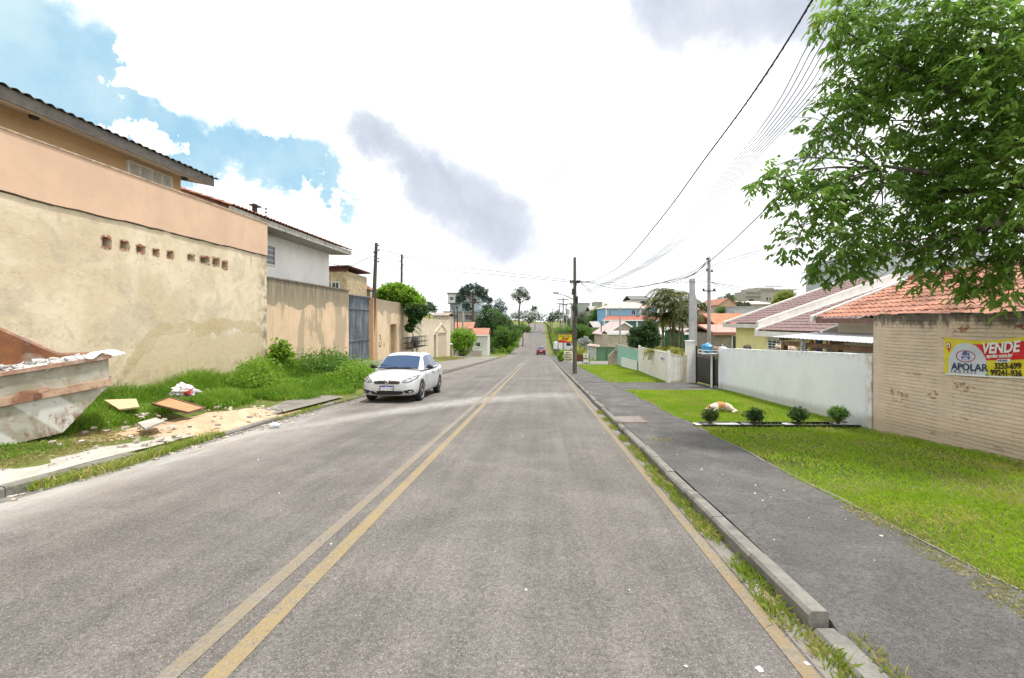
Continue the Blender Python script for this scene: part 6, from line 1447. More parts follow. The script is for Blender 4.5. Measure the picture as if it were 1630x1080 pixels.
for i, (pxx, _, lb, c1, c2, r_, dn) in enumerate(shr):
    X = (pxx-860)/740*9.2; g0 = T(X, 9.2); c = S(X, 9.2, g0+.215+.02*math.sin(i*5))
    rng = np.random.default_rng(40+i); root = thing('shrub', S(X, 9.2, g0), lb, 'shrub', 'little round shrubs in the lawn bed')
    P, D, var = crown_points([(c, (r_*.72, r_*.7, r_*.46)), (c+Vector((rng.uniform(-.06, .06), 0, .03)), (r_*.6, r_*.6, r_*.5)), (c+Vector((rng.uniform(-.1, .1), rng.uniform(-.08, .08), rng.uniform(-.05, .06))), (r_*.5, r_*.5, r_*.45))], int(3400*dn), rng, .16, .5, 9); v, f = leaf_quads(P, D, .03*rng.uniform(.7, 1.4, len(P)), .016, rng)
    raw_mesh('foliage', v, f, 4, foliage('shrub_leaves', c1, c2, .3), root, var, base=root.location)
    mb = MB()
    for k in range(8):
        a = k*.785; mb.tube([S(X, 9.2, g0-.02)+Vector((.015*math.cos(a), .015*math.sin(a), 0)), S(X, 9.2, g0+.12)+Vector((.04*math.cos(a), .04*math.sin(a), 0)), c+Vector((.12*math.cos(a), .12*math.sin(a), -.02))], [.008, .007, .003], 5)
    mb.build('stems', bark('shrub_stems', (.12, .07, .05)), root, root.location)
def dog():
    X, Y = (1146-860)/740*11.1, 11.1; base = S(X, Y, T(X, Y)+.02); root = thing('dog', base, 'white and ginger dog curled up asleep on the lawn beside the shrubs', 'dog', rz=R(-4))
    # metaball-like skin: joints in the dog's frame, x to the right (tail end), y away, z up
    J = {'hip': (.20, .02, .115, .105), 'loin': (.09, .03, .125, .095), 'rib': (-.04, .03, .125, .105), 'chest': (-.14, .01, .11, .09), 'neck': (-.215, -.02, .10, .062), 'skull': (-.275, -.05, .085, .060), 'muz': (-.335, -.075, .055, .034), 'nose': (-.37, -.09, .045, .024),
         'kn': (.19, -.13, .09, .07), 'hk': (.30, -.16, .035, .032), 'pw': (.20, -.22, .022, .024), 'tl': (.30, .04, .07, .028), 'tl2': (.36, -.04, .035, .022), 'tl3': (.35, -.13, .025, .014), 'el': (-.12, -.09, .06, .045), 'wr': (-.20, -.15, .03, .028), 'fp': (-.27, -.17, .022, .024), 'kn2': (.12, .13, .06, .05), 'hk2': (.22, .18, .03, .028)}
    E = [('hip', 'loin'), ('loin', 'rib'), ('rib', 'chest'), ('chest', 'neck'), ('neck', 'skull'), ('skull', 'muz'), ('muz', 'nose'), ('hip', 'kn'), ('kn', 'hk'), ('hk', 'pw'), ('hip', 'tl'), ('tl', 'tl2'), ('tl2', 'tl3'), ('chest', 'el'), ('el', 'wr'), ('wr', 'fp'), ('loin', 'kn2'), ('kn2', 'hk2')]
    ks = list(J); me = bpy.data.meshes.new('body'); me.from_pydata([J[k][:3] for k in ks], [(ks.index(a), ks.index(b)) for a, b in E], []); o = link('body', me, root)
    sk = o.modifiers.new('k', 'SKIN'); sk.use_smooth_shade = True; o.modifiers.new('s', 'SUBSURF').levels = 2
    for i, k in enumerate(ks): me.skin_vertices[0].data[i].radius = (J[k][3], J[k][3])
    me.skin_vertices[0].data[0].use_root = True; bake(o)
    m, g, p, oo = new_mat('dog_coat'); P = g.obj(); x, y, z = g.xyz(P); n = g.noise(P, 5, 4, .6); f = g.noise(g.vmath('MULTIPLY', P, (1, 1, 3)), 60, 4, .7)
    s = g.math('ADD', g.math('MULTIPLY', g.math('SINE', g.math('ADD', g.math('MULTIPLY', x, 17), 1.2)), .5), g.math('MULTIPLY', g.math('SUBTRACT', n, .5), 1.2)); top = g.step(z, .05, .13)
    f1 = g.math('MULTIPLY', g.step(s, -.15, .05), top); col = g.mix(f1, (.66, .60, .52), (.50, .24, .09)); col = g.mix(g.step(f, .4, .75, 0, .3), col, (.34, .22, .13)); g.put(p.inputs['Base Color'], col); p.inputs['Roughness'].default_value = .9; g.put(p.inputs['Normal'], g.bump(f, .6, .01))
    o.data.materials.append(m)
    for s_ in (-1, 1):
        mb = MB(); c = Vector((-.265, -.05+s_*.045, .125)); mb.prism([c+Vector((.02, 0, -.01)), c+Vector((-.03, 0, -.005)), c+Vector((-.005, s_*.012, .045))], (0, s_*.012, 0)); mb.build('ear', paint('ginger_ear', (.42, .2, .09), .9), root)
    mb = MB(); mb.smooth = True; mb.ball((-.392, -.098, .047), .013, (1, 1.1, .9), 10); mb.build('nose', MC['blk'], root)
dog()

# ---------------------------------------------------------------- houses on the right
M['yellow'] = mk_plaster('yellow_house_render', (0.84, 0.79, 0.38), (0.6, 0.56, 0.3), .15)
M['cream'] = mk_plaster('cream_house_render', (0.68, 0.62, 0.48), (0.4, 0.36, 0.28), .25)
M['fasciaw'] = paint('white_fascia_board', (0.70, 0.68, 0.64), .6, .08, 3, dirt=(.4, .38, .33), dirt_amt=.35)
root = thing('house', S(11, 18, T(11, 18)), 'yellow bungalow with stepped brown tiled roofs and wide white bargeboards', 'house'); b_ = root.location
mb = MB(); tiled(mb, S(8.42, 18.0, 1.60), S(8.42, 21.1, 1.60), S(13.85, 18.0, 3.50), S(13.85, 21.1, 3.50), .17, .32, .022, .018, 4); mb.build('roof', M['tile_b'], root, b_)
mb = MB(); tiled(mb, S(8.26, 13.65, 1.34), S(8.26, 17.95, 1.34), S(14.0, 13.65, 3.30), S(14.0, 17.95, 3.30), .17, .32, .022, .018, 4); mb.build('roof', M['tile_b'], root, b_)
mb = MB()
def rake(X0, z0, X1, z1, Y, w=.10, h=.16, up=.04):
    mb.hexa([S(X0, Y, z0-h+up), S(X1, Y, z1-h+up), S(X1, Y+w, z1-h+up), S(X0, Y+w, z0-h+up), S(X0, Y, z0+up), S(X1, Y, z1+up), S(X1, Y+w, z1+up), S(X0, Y+w, z0+up)])
rake(8.36, 1.60, 13.85, 3.52, 17.80, .20, .34, .08); rake(8.36, 1.60, 13.85, 3.52, 21.1, .18, .16, .07); rake(8.2, 1.33, 14.0, 3.30, 17.62, .16, .14, .06); rake(8.2, 1.33, 9.6, 1.82, 13.5, .15, .16, .06)
mb.sbox(8.34, 8.40, 18.0, 21.28, 1.42, 1.58); mb.sbox(8.18, 8.245, 13.5, 17.78, 1.12, 1.31); mb.build('bargeboard', M['fasciaw'], root, b_)
mb = MB(); mb.sbox(8.75, 13.8, 18.0, 20.8, -2, 1.6); mb.prism([S(8.75, 18.03, 1.6), S(13.8, 18.03, 1.6), S(13.8, 18.03, 3.4)], S(0, 2.7, 0)); mb.sbox(8.62, 13.8, 13.95, 17.9, -2, 1.32); mb.prism([S(8.7, 13.95, 1.32), S(13.8, 13.95, 1.32), S(13.8, 13.95, 3.12)], S(0, 3.8, 0)); mb.build('wall', M['yellow'], root, b_)
mb = MB(); mb.sbox(8.40, 8.75, 18.0, 21.1, 1.41, 1.43); mb.sbox(8.25, 8.62, 13.6, 17.7, 1.11, 1.13); mb.build('soffit', M['fasciaw'], root, b_)
window_x(root, b_, 8.60, 16.55, 17.55, .58, 1.06, 3, 5, M['white'], t=.06)
window_x(root, b_, 8.60, 14.3, 15.2, .2, .95, 3, 4, M['white'], t=.06)
# crazy-stone clad panel beside the window
m, g, p, o = new_mat('crazy_stone'); P = g.obj(); e = g.vor(g.vmath('MULTIPLY', P, (1, 1.6, 3.2)), 2.1, 'DISTANCE_TO_EDGE'); cc = g.vor(g.vmath('MULTIPLY', P, (1, 1.6, 3.2)), 2.1, out='Color')
g.put(p.inputs['Base Color'], g.mix(g.step(e, .03, .07), (.10, .08, .06), g.mix(g.xyz(cc)[0], (.36, .31, .20), (.46, .40, .27)))); p.inputs['Roughness'].default_value = .9; g.put(p.inputs['Normal'], g.bump(g.step(e, .0, .1), .6, .02))
mb = MB(); mb.sbox(8.56, 8.617, 15.25, 16.25, -1.5, .98); mb.build('stone_cladding', m, root, b_)
# carport sheet roof
root = thing('carport', S(7.5, 12, T(7.5, 12)), 'low corrugated grey sheet carport propped on timber behind the white wall', 'carport'); b_ = root.location
mb = MB(); tiled(mb, S(6.93, 9.15, 1.20), S(6.93, 14.0, 1.20), S(10.2, 9.15, 1.50), S(10.2, 14.0, 1.50), .10, 4, .018, 0, 6); mb.build('roof', mk_tiles('grey_corrugated_sheet', (.40, .42, .45), (.50, .52, .55), (.28, .28, .28), .6), root, b_)
mb = MB(); mb.bar(S(7.25, 9.2, 1.05), S(7.25, 13.9, 1.02), .08, .12)
for y in (9.4, 11.2, 13.5): mb.bar(S(6.95, y, 1.15), S(10.1, y, 1.43), .06, .08)
for y in (9.3, 11.3, 13.8): mb.bar(S(7.25, y, -1.2), S(7.25, y, 1.0), .13, .13)
mb.build('timber_frame', paint('brown_timber', (.20, .115, .055), .8, .3, 6), root, b_)
mb = MB(); mb.sbox(7.1, 8.2, 8.95, 9.15, .72, .98); mb.build('beam', mk_concrete('bleached_beam', (.50, .48, .44), (.25, .23, .2), .4), root, b_)
# things standing behind the wall
mb = MB(); c = Q(1251, 556, 14.4); mb.smooth = True; mb.ball(c, .19, (1.6, .8, .75), 16, .6); mb.ball(c+Vector((-.28, 0, .05)), .08, (.8, .8, 1.4), 10)
tag(mb.build('garden_ornament', paint('pale_stone_ornament', (.62, .50, .38), .9, .25, 14)), 'pale rounded ornament showing above the white wall under the carport', 'ornament')
mb = MB(); c = Q(1189.5, 554, 16.6); mb.smooth = True; mb.ball(c, .13, (1, 1, .9), 14, .3); tag(mb.build('water_tank_lid', paint('dark_brown_lid', (.05, .03, .02), .6, .2)), 'dark brown rounded lid peeping over the white wall below the window', 'lid')
mb = MB(); a = Q(1283, 552, 12.6)
root = thing('clothes_line', a, 'line of washing hanging under the carport', 'clothes line'); mb.tube([Q(1270, 541, 12.9), Q(1310, 543, 12.3), Q(1350, 541, 11.8)], .006, 5); mb.build('line', MC['blk'], root, a)
for pxx, w_, c in ((1279, .16, (.65, .65, .62)), (1292, .14, (.55, .40, .08)), (1304, .2, (.22, .24, .36)), (1322, .22, (.5, .52, .58)), (1338, .18, (.62, .6, .58))):
    mb = MB(); d = 12.6-(pxx-1283)*.012; q = Q(pxx, 542, d); vs = []
    for i in range(7):
        for j in range(6): vs.append(q+Vector((w_*(i/6-.5), .02*math.sin(i*2.1+j*.5), -.07*j)))
    mb.smooth = True; mb.add(vs, [(i*6+j, (i+1)*6+j, (i+1)*6+j+1, i*6+j+1) for i in range(6) for j in range(5)]); mb.build('garment', paint('cloth', c, .9, .2, 12), root, a)

# orange tiled house behind the brick wall
root = thing('house', S(9.5, 10, T(9.5, 10)), 'low house with orange clay tile roof right behind the brick wall', 'house'); b_ = root.location
mb = MB(); tiled(mb, S(7.95, 13.5, 1.76), S(7.95, 1.5, 1.76), S(10.75, 13.5, 2.86), S(11.6, 1.5, 3.2), .175, .30, .034, .024, 6); mb.build('roof', M['tile_o'], root, b_)
mb = MB(); mb.hexa([S(10.75, 13.5, 2.80), S(11.5, 1.5, 3.1), S(14.5, 1.5, 1.9), S(14, 13.5, 1.6), S(10.75, 13.5, 2.88), S(11.5, 1.5, 3.2), S(14.5, 1.5, 2.0), S(14, 13.5, 1.7)]); mb.build('back_roof', M['tile_o'], root, b_)
mb = MB(); mb.hexa([S(7.9, 13.5, 1.66), S(10.75, 13.5, 2.78), S(10.75, 13.62, 2.78), S(7.9, 13.62, 1.66), S(7.9, 13.5, 1.83), S(10.75, 13.5, 2.95), S(10.75, 13.62, 2.95), S(7.9, 13.62, 1.83)]); mb.build('bargeboard', M['fasciaw'], root, b_)
mb = MB(); mb.sbox(7.97, 8.02, 1.5, 13.45, 1.62, 1.74); mb.build('fascia', paint('brown_fascia', (.16, .085, .06), .7, .2), root, b_)
mb = MB(); mb.sbox(8.45, 13.6, 1.6, 13.2, -2, 1.7); mb.build('wall', M['cream'], root, b_)
mb = MB(); mb.tube([S(10.75, 13.5, 2.93), S(11.6, 1.5, 3.27)], .09, 10); mb.build('ridge', M['tile_o'], root, b_)

# ---------------------------------------------------------------- distant buildings
def wmat(name, c, dk=None, amt=.3): return mk_concrete(name, c, dk or tuple(x*.45 for x in c), amt)
def bhouse(name, label, cat, d, L, box, wall, roof=None, rk='flat', rm=None, ov=2, wins=(), fascia=None, group=None, extra=None, frame=None):
    """building facing the camera. box: px left, px right, eave py, foot py; L depth in metres; roof: ridge py"""
    x0, x1, ye, yf = box; s = d/F; a = Q(x0, ye, d); b = Q(x1, ye, d); foot = Q(x0, yf, d).z
    cx = (a.x+b.x)/2; root = thing(name, Vector((cx, d, foot)), label, cat, group); bs = root.location
    mb = MB(); mb.box(a.x, b.x, d, d+L, foot-3, a.z)
    if rk == 'gy':
        zr_ = Q(0, roof, d).z; mb.prism([(a.x, d, a.z+.001), (b.x, d, a.z+.001), (cx, d, zr_-.08)], (0, L, 0))
    mb.build('wall', wall, root, bs); o = ov*s; rm_ = rm or M['tile_g']; e = a.z
    mb = MB()
    if rk == 'flat': mb.box(a.x-o, b.x+o, d-o, d+L+o, e+.002, e+max(.15, 1.2*s))
    elif rk == 'gx':
        zr_ = Q(0, roof, d).z; mb.hexa([(a.x-o, d-o, e-.02), (b.x+o, d-o, e-.02), (b.x+o, d+L/2, zr_-.1), (a.x-o, d+L/2, zr_-.1), (a.x-o, d-o, e+.08), (b.x+o, d-o, e+.08), (b.x+o, d+L/2, zr_), (a.x-o, d+L/2, zr_)])
        mb.hexa([(a.x-o, d+L/2+.001, zr_-.1), (b.x+o, d+L/2+.001, zr_-.1), (b.x+o, d+L+o, e-.02), (a.x-o, d+L+o, e-.02), (a.x-o, d+L/2+.001, zr_), (b.x+o, d+L/2+.001, zr_), (b.x+o, d+L+o, e+.08), (a.x-o, d+L+o, e+.08)])
    elif rk == 'gy':
        zr_ = Q(0, roof, d).z
        for s0 in (-1, 1):
            xa = a.x-o if s0 < 0 else b.x+o; mb.hexa([(xa, d-o, e-.12), (cx, d-o, zr_-.02), (cx, d+L+o, zr_-.02), (xa, d+L+o, e-.12), (xa, d-o, e+.02), (cx, d-o, zr_+.12), (cx, d+L+o, zr_+.12), (xa, d+L+o, e+.02)])
    elif rk == 'hip':
        zr_ = Q(0, roof, d).z; k = min((b.x-a.x)*.3, L*.5); mb.add([(a.x-o, d-o, e), (b.x+o, d-o, e), (b.x+o, d+L+o, e), (a.x-o, d+L+o, e), (a.x+k, d+L/2, zr_), (b.x-k, d+L/2, zr_)], [(0, 1, 5, 4), (1, 2, 5), (2, 3, 4, 5), (3, 0, 4), (3, 2, 1, 0)])
    mb.build('roof', rm_, root, bs)
    if fascia:
        mb = MB(); t = max(.1, 1.0*s)
        if rk == 'gy':
            for s0 in (-1, 1):
                xa = a.x-o if s0 < 0 else b.x+o; mb.hexa([(xa, d-o-.06, e-.14-t), (cx, d-o-.06, zr_-.02-t), (cx, d-o-.002, zr_-.02-t), (xa, d-o-.002, e-.14-t), (xa, d-o-.06, e+.02), (cx, d-o-.06, zr_+.12), (cx, d-o-.002, zr_+.12), (xa, d-o-.002, e+.02)])
        else: mb.box(a.x-o-.05, b.x+o+.05, d-o-.08, d-o-.002, e-t, e+.06)
        mb.build('fascia', fascia, root, bs)
    for w in wins:
        wx0, wy0, wx1, wy1 = w[:4]; q0 = Q(wx0, wy1, d); q1 = Q(wx1, wy0, d); t = max(.05, .35*s); fr = MB()
        for r_ in ((q0.x, q1.x, q1.z-t, q1.z), (q0.x, q1.x, q0.z, q0.z+t), (q0.x, q0.x+t, q0.z+t, q1.z-t), (q1.x-t, q1.x, q0.z+t, q1.z-t)): fr.box(r_[0], r_[1], d-.07, d-.002, r_[2], r_[3])
        if len(w) > 4:
            for k in range(1, w[4]): xx = q0.x+(q1.x-q0.x)*k/w[4]; fr.box(xx-t/3, xx+t/3, d-.06, d-.002, q0.z+t, q1.z-t)
        wo = fr.build('window', frame or M['white'], root, bs); pn = MB(); pn.box(q0.x+t, q1.x-t, d-.03, d-.003, q0.z+t, q1.z-t); pn.build('pane', M['glass'], wo, bs)
    return root
CB = wmat('bare_concrete_block', (.40, .38, .34)); WH = wmat('white_render', (.62, .62, .60), (.35, .34, .32)); BL = wmat('pale_blue_render', (.50, .60, .68), (.3, .35, .4)); GR = wmat('grey_render', (.42, .43, .45), (.25, .25, .26)); BG = wmat('beige_render', (.50, .43, .35)); BRK = wmat('terracotta_render', (.45, .26, .18))
SKY = wmat('sky_blue_render', (.25, .45, .64), (.17, .34, .5), .2)
# blue house: two blue storeys, pink hip roof, red skirt roof between them
d = 100
bhouse('house', 'two-storey sky blue house with pink hipped roof and red skirt roof', 'house', d, 13, (965, 1046, 490.5, 535), SKY, 479.5, 'hip', M['tile_p'], 2.5, [(969, 493, 972, 502.5), (1004.5, 493.5, 1011.5, 501.5, 2), (1021, 493.5, 1034, 503, 4)], M['white'])
root = [o for o in bpy.data.objects if o.get('label', '').startswith('two-storey sky blue')][0]; bs = root.location
mb = MB(); a = Q(962, 504.5, d); b = Q(1046, 504.5, d)
mb.hexa([(a.x-.8, d-2.2, Q(0, 509.5, d).z), (b.x, d-2.2, Q(0, 509.5, d).z), (b.x, d-.01, Q(0, 503.5, d).z), (a.x+.6, d-.01, Q(0, 503.5, d).z), (a.x-.8, d-2.2, Q(0, 508.9, d).z), (b.x, d-2.2, Q(0, 508.9, d).z), (b.x, d-.01, Q(0, 503, d).z), (a.x+.6, d-.01, Q(0, 503, d).z)]); mb.build('skirt_roof', mk_tiles('red_skirt_tiles', (.30, .10, .075), (.36, .14, .10), (.2, .08, .06)), root, bs)
mb = MB(); mb.box(a.x-.85, b.x, d-2.3, d-2.21, Q(0, 511.2, d).z, Q(0, 509.3, d).z); 
for pxx in (959.5, 968, 977, 1010): q = Q(pxx, 0, d); mb.box(q.x-.15, q.x+.15, d-2.1, d-1.8, Q(0, 540, d).z, Q(0, 511.2, d).z)
for pxx in (965.2, 1019): q = Q(pxx, 0, d); mb.box(q.x-.12, q.x+.12, d-.06, d-.002, Q(0, 503, d).z, Q(0, 491, d).z)
mb.build('white_trim', M['white'], root, bs)
mb = MB(); q0, q1 = Q(957, 0, d), Q(966, 0, d); mb.box(q0.x, q1.x, d-1.5, d+10, Q(0, 540, d).z, Q(0, 511, d).z); mb.build('side_bay', SKY, root, bs)
# buff bungalow with brownish gable in front of it
bhouse('house', 'buff bungalow with dull pink gabled roof and double door before the blue house', 'house', 66, 9, (964, 1022, 533, 556), BG, 513, 'gy', mk_tiles('dull_pink_tiles', (.40, .30, .29), (.48, .38, .36), (.28, .22, .2)), 4, [(977, 536, 982, 551), (985, 536, 990, 551)], M['white'])
bhouse('house', 'low white-eaved porch on the front of the buff bungalow', 'porch', 62, 4, (968, 1018, 532, 556), BG, 527, 'gx', M['tile_g'], 1, [], M['white'])
bhouse('house', 'plain grey-green block on the hill left of the blue house', 'building', 165, 14, (918, 939, 483.5, 512), wmat('grey_green_render', (.33, .36, .33)), None, 'flat', None, .3)
bhouse('house', 'small grey-roofed house stepping down the hill behind the dark trees', 'house', 155, 10, (941, 965, 495, 520), wmat('warm_grey_render', (.42, .39, .35)), 487, 'gx', M['tile_g'], 2)
bhouse('house', 'narrow concrete house with flat roof highest on the hill', 'house', 175, 8, (947.5, 959, 482, 500), CB, None, 'flat', None, .5)
bhouse('house', 'house with dark grey roof showing over the blue house', 'house', 140, 10, (1005, 1035, 477.5, 495), WH, 469.5, 'gx', mk_tiles('slate_grey', (.13, .13, .125), (.19, .185, .18), (.08, .08, .08)), 1.5, [(1019, 479, 1030, 484)])
bhouse('house', 'dark gabled house half hidden behind the flat-topped tree', 'house', 85, 8, (945, 958, 522, 545), wmat('dark_render', (.18, .17, .17)), 512, 'gx', M['tile_g'], 1)
# around the concrete post
bhouse('house', 'house with faded orange roof on the skyline left of the pole', 'house', 85, 9, (1110, 1134, 494, 508), BG, 487, 'gx', M['tile_r'], 1.5)
bhouse('house', 'pale grey-roofed house with white verge boards left of the pole', 'house', 55, 8, (1098, 1132, 512, 530), wmat('olive_grey_render', (.36, .35, .28)), 503, 'gx', M['tile_g'], 1, [], M['white'])
bhouse('shed', 'dark green shed with pale sheet roof behind the tall grey post', 'shed', 36, 5, (1092, 1131, 531, 560), wmat('dark_green_boards', (.03, .12, .055), (.02, .06, .03)), 523, 'gx', M['tile_g'], 3, [], M['white'])
bhouse('house', 'low house with pale sheet roof and dark window strip among the palms', 'house', 42, 6, (1034, 1094, 535, 560), WH, 522, 'gx', mk_tiles('pale_sheet', (.52, .51, .5), (.6, .59, .58), (.35, .34, .33)), 2, [(1082, 541, 1093, 553, 3)], M['white'])
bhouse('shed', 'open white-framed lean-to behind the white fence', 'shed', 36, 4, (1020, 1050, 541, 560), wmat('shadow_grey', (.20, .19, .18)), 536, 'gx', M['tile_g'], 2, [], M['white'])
bhouse('house', 'house with steep orange tiled roof and pale blue verge right of the pole', 'house', 36, 7, (1150, 1215, 525, 548), WH, 498, 'gx', mk_tiles('vivid_orange_tiles', (.40, .13, .065), (.48, .19, .11), (.22, .09, .06)), 3)
bhouse('garage', 'open-fronted garage with pink roof beside the yellow house', 'garage', 27, 4, (1138, 1186, 531, 556), wmat('grey_beige_render', (.33, .29, .25)), 517, 'gx', mk_tiles('coral_pink_sheets', (.46, .23, .20), (.52, .30, .26), (.32, .18, .16)), 5, [(1164, 534, 1177, 556)], paint('brown_eave', (.30, .13, .10), .7))
# the unfinished block on the skyline
root = bhouse('house', 'big unfinished concrete block building on the skyline', 'building', 115, 12, (1206, 1263, 463, 500), CB, None, 'flat', CB, .4, [], None)
bs = root.location; d = 115
for i, (x0, x1, y0, y1, dd) in enumerate(((1184, 1207, 467.5, 500, -1), (1214, 1239, 457, 463, 2))):
    mb = MB(); a = Q(x0, y0, d); b = Q(x1, y1, d); mb.box(a.x, b.x, d+dd, d+dd+9, b.z-2, a.z); mb.build('wing', CB, root, bs)
mb = MB()
for (x0, x1, y) in ((1183, 1208, 466.8), (1206, 1264, 462), (1213, 1240, 456.3), (1183, 1207, 472.5)): a = Q(x0, y, d); b = Q(x1, y, d); mb.box(a.x, b.x, d-1.4, d-1.15, a.z-.12, a.z+.08)
mb.build('slab_edge', wmat('dark_concrete', (.2, .19, .17)), root, bs)
for (x0, x1, y0, y1) in ((1220, 1222.5, 474, 478), (1225.5, 1227, 474, 478), (1246, 1250, 468, 472), (1190, 1195, 477, 482)):
    mb = MB(); a = Q(x0, y0, d); b = Q(x1, y1, d); mb.box(a.x, b.x, d-1.25 if x0 < 1207 else d-.06, d-.003 if x0 >= 1207 else d-1.01, b.z, a.z); mb.build('window_hole', M['dark'], root, bs)
bhouse('house', 'long low house with pale roof below the unfinished block', 'house', 85, 10, (1192, 1228, 484, 500), BG, 478, 'gx', mk_tiles('pale_pinkish_sheets', (.60, .52, .47), (.66, .6, .55), (.42, .36, .32)), 1, [], M['white'])
bhouse('house', 'small peach gabled house on the slope right of the pole', 'house', 80, 9, (1144, 1174, 486, 500), wmat('peach_render', (.6, .42, .3)), 475.5, 'gy', M['tile_r'], 1.5)
bhouse('house', 'grey flat-roofed house just above the orange roof ridge', 'house', 55, 6, (1170, 1216, 490, 510), GR, None, 'flat', M['tile_g'], .5)
root = bhouse('apartment_block', 'large pale grey apartment block with small windows behind the big tree', 'building', 60, 14, (1392, 1580, 402, 500), paint('pale_grey_render', (.40, .42, .46), .8, .06, 1), None, 'flat', GR, .3, [(1425, 417, 1430, 423, 2), (1507, 414, 1521, 426)], None, frame=M['white'])

# left background
bhouse('house', 'low dark-roofed house peeping over the cream wall', 'house', 62, 7, (690, 712, 503, 515), BG, 497, 'gx', mk_tiles('brownish_grey', (.26, .21, .19), (.33, .28, .25), (.18, .15, .14)), 2, [(697, 504.5, 701, 507)])
bhouse('house', 'weathered red-roofed house behind the round green bush', 'house', 82, 8, (715, 752, 524, 545), BG, 513, 'gx', M['tile_r'], 1.5)
bhouse('house', 'white-walled corner house with red tiled roof by the side street', 'house', 74, 8, (752, 776, 534, 572), WH, 523, 'gx', M['tile_r'], 2, [(758, 545, 765, 552)], M['white'])
d = 120; root = thing('house', Q(735, 512, d), 'tall bluish white building with projecting window bay behind the araucaria', 'building'); bs = root.location
def pbox(mat, nm, x0, x1, y0, y1, d0, d1, par=None):
    mb = MB(); a = Q(x0, y0, d); b = Q(x1, y1, d); mb.box(a.x, b.x, d0, d1, b.z, a.z); return mb.build(nm, mat, par or root, bs)
pbox(BL, 'wall', 716, 766, 469, 530, d, d+12); pbox(wmat('bright_white_bay', (.66, .68, .70)), 'bay', 714.5, 732, 468.5, 483, d-2.2, d-.01); pbox(wmat('dark_roof_edge', (.22, .13, .11)), 'roof', 713.5, 767, 467, 469, d-2.5, d+12.5)
pbox(wmat('dark_frame', (.10, .10, .11)), 'bay_edge', 714, 732.5, 483, 484.2, d-2.3, d-.02)
for (x0, x1, y0, y1, dd) in ((717.5, 724, 473, 479, 2.2), (726, 730, 472, 480, 2.2), (719, 722, 487, 494, 0), (725, 728, 487, 493, 0), (742, 746, 482, 486, 0), (735, 738, 491, 496, 0), (752, 759, 475, 482, 0)):
    w_ = pbox(M['white'], 'window', x0, x1, y0, y1, d-dd-.07, d-dd-.002); pbox(M['glass'], 'pane', x0+.5, x1-.5, y0+.5, y1-.5, d-dd-.10, d-dd-.071, w_)
bhouse('house', 'grey concrete house under the bluish building', 'house', 108, 8, (706, 757, 497, 520), CB, None, 'flat', M['tile_g'], 1, [(722, 500, 728, 508), (740, 501, 752, 510)])
for pxx, y0, dd, mt, lb, r_ in ((723, 490, 66, M['poled'], 'dark thin yard post, left of a pair before the grey house', .07), (728.2, 488, 66, M['poled'], 'dark thin yard post, right of a pair before the grey house', .07), (737, 496, 66, M['post'], 'pale concrete yard post above the round bush', .13)):
    a = Q(pxx, y0, dd); b = Vector((a.x, dd, T(a.x-K*dd, dd)-.1)); mb = MB(); mb.tube([b, a], r_, 8); tag(mb.build('post', mt), lb, 'post')
# timber cabin and hipped red roof behind the steel gate
root = thing('cabin', S(-13, 27.5, ZB(26)), 'narrow upright timber-board cabin with tiny window above the peach wall', 'cabin'); b_ = root.location
d = 29; mb = MB(); a = Q(519, 432, d); b = Q(552, 480, d); mb.box(a.x, b.x, d, d+4, -1, a.z)
k = a.x
while k < b.x: mb.box(k, k+.05, d-.03, d-.002, 1.5, a.z); k += .21
mb.build('wall', paint('beige_boards', (.50, .40, .25), .8, .25, 5), root, b_)
mb = MB(); mb.hexa([(a.x-.2, d-.3, Q(0, 427, d).z), (b.x+.2, d-.3, Q(0, 425, d).z), (b.x+.2, d+4.3, Q(0, 425, d).z), (a.x-.2, d+4.3, Q(0, 427, d).z), (a.x-.2, d-.3, Q(0, 425, d).z), (b.x+.2, d-.3, Q(0, 423, d).z), (b.x+.2, d+4.3, Q(0, 423, d).z), (a.x-.2, d+4.3, Q(0, 425, d).z)]); mb.box(a.x-.1, b.x+.1, d-.04, d-.001, a.z-.02, Q(0, 426.4, d).z); mb.build('roof', paint('maroon_boards', (.13, .045, .035), .8, .3), root, b_)
mb = MB(); q0 = Q(528, 461, d); q1 = Q(541, 449, d); mb.box(q0.x, q1.x, d-.06, d-.031, q0.z, q1.z); w_ = mb.build('window', M['white'], root, b_); mb = MB(); xm = (q0.x+q1.x)/2; mb.box(q0.x+.06, xm-.02, d-.07, d-.061, q0.z+.05, q1.z-.05); mb.box(xm+.02, q1.x-.06, d-.07, d-.061, q0.z+.05, q1.z-.05); mb.build('pane', M['glass'], w_, b_)
root = thing('house', S(-14, 36, ZB(36)), 'house with sloping red clay roof behind the steel gate', 'house'); b_ = root.location
mb = MB(); d = 34; mb.box(Q(548, 0, d).x, Q(586, 0, d).x, d+.5, d+7, -1, Q(0, 459, d).z); mb.build('wall', paint('cream_boards', (.55, .5, .4), .8, .2), root, b_)
mb = MB(); tiled(mb, Q(540, 454, d), Q(597, 463, d), Q(552, 434, d+3.4), Q(556, 435, d+3.4), .22, .38, .05, .02, 4); mb.build('roof', M['tile_r'], root, b_)
mb = MB(); mb.bar(Q(540, 455.5, d), Q(597, 464.5, d), .06, .12); mb.build('fascia', M['poled'], root, b_)
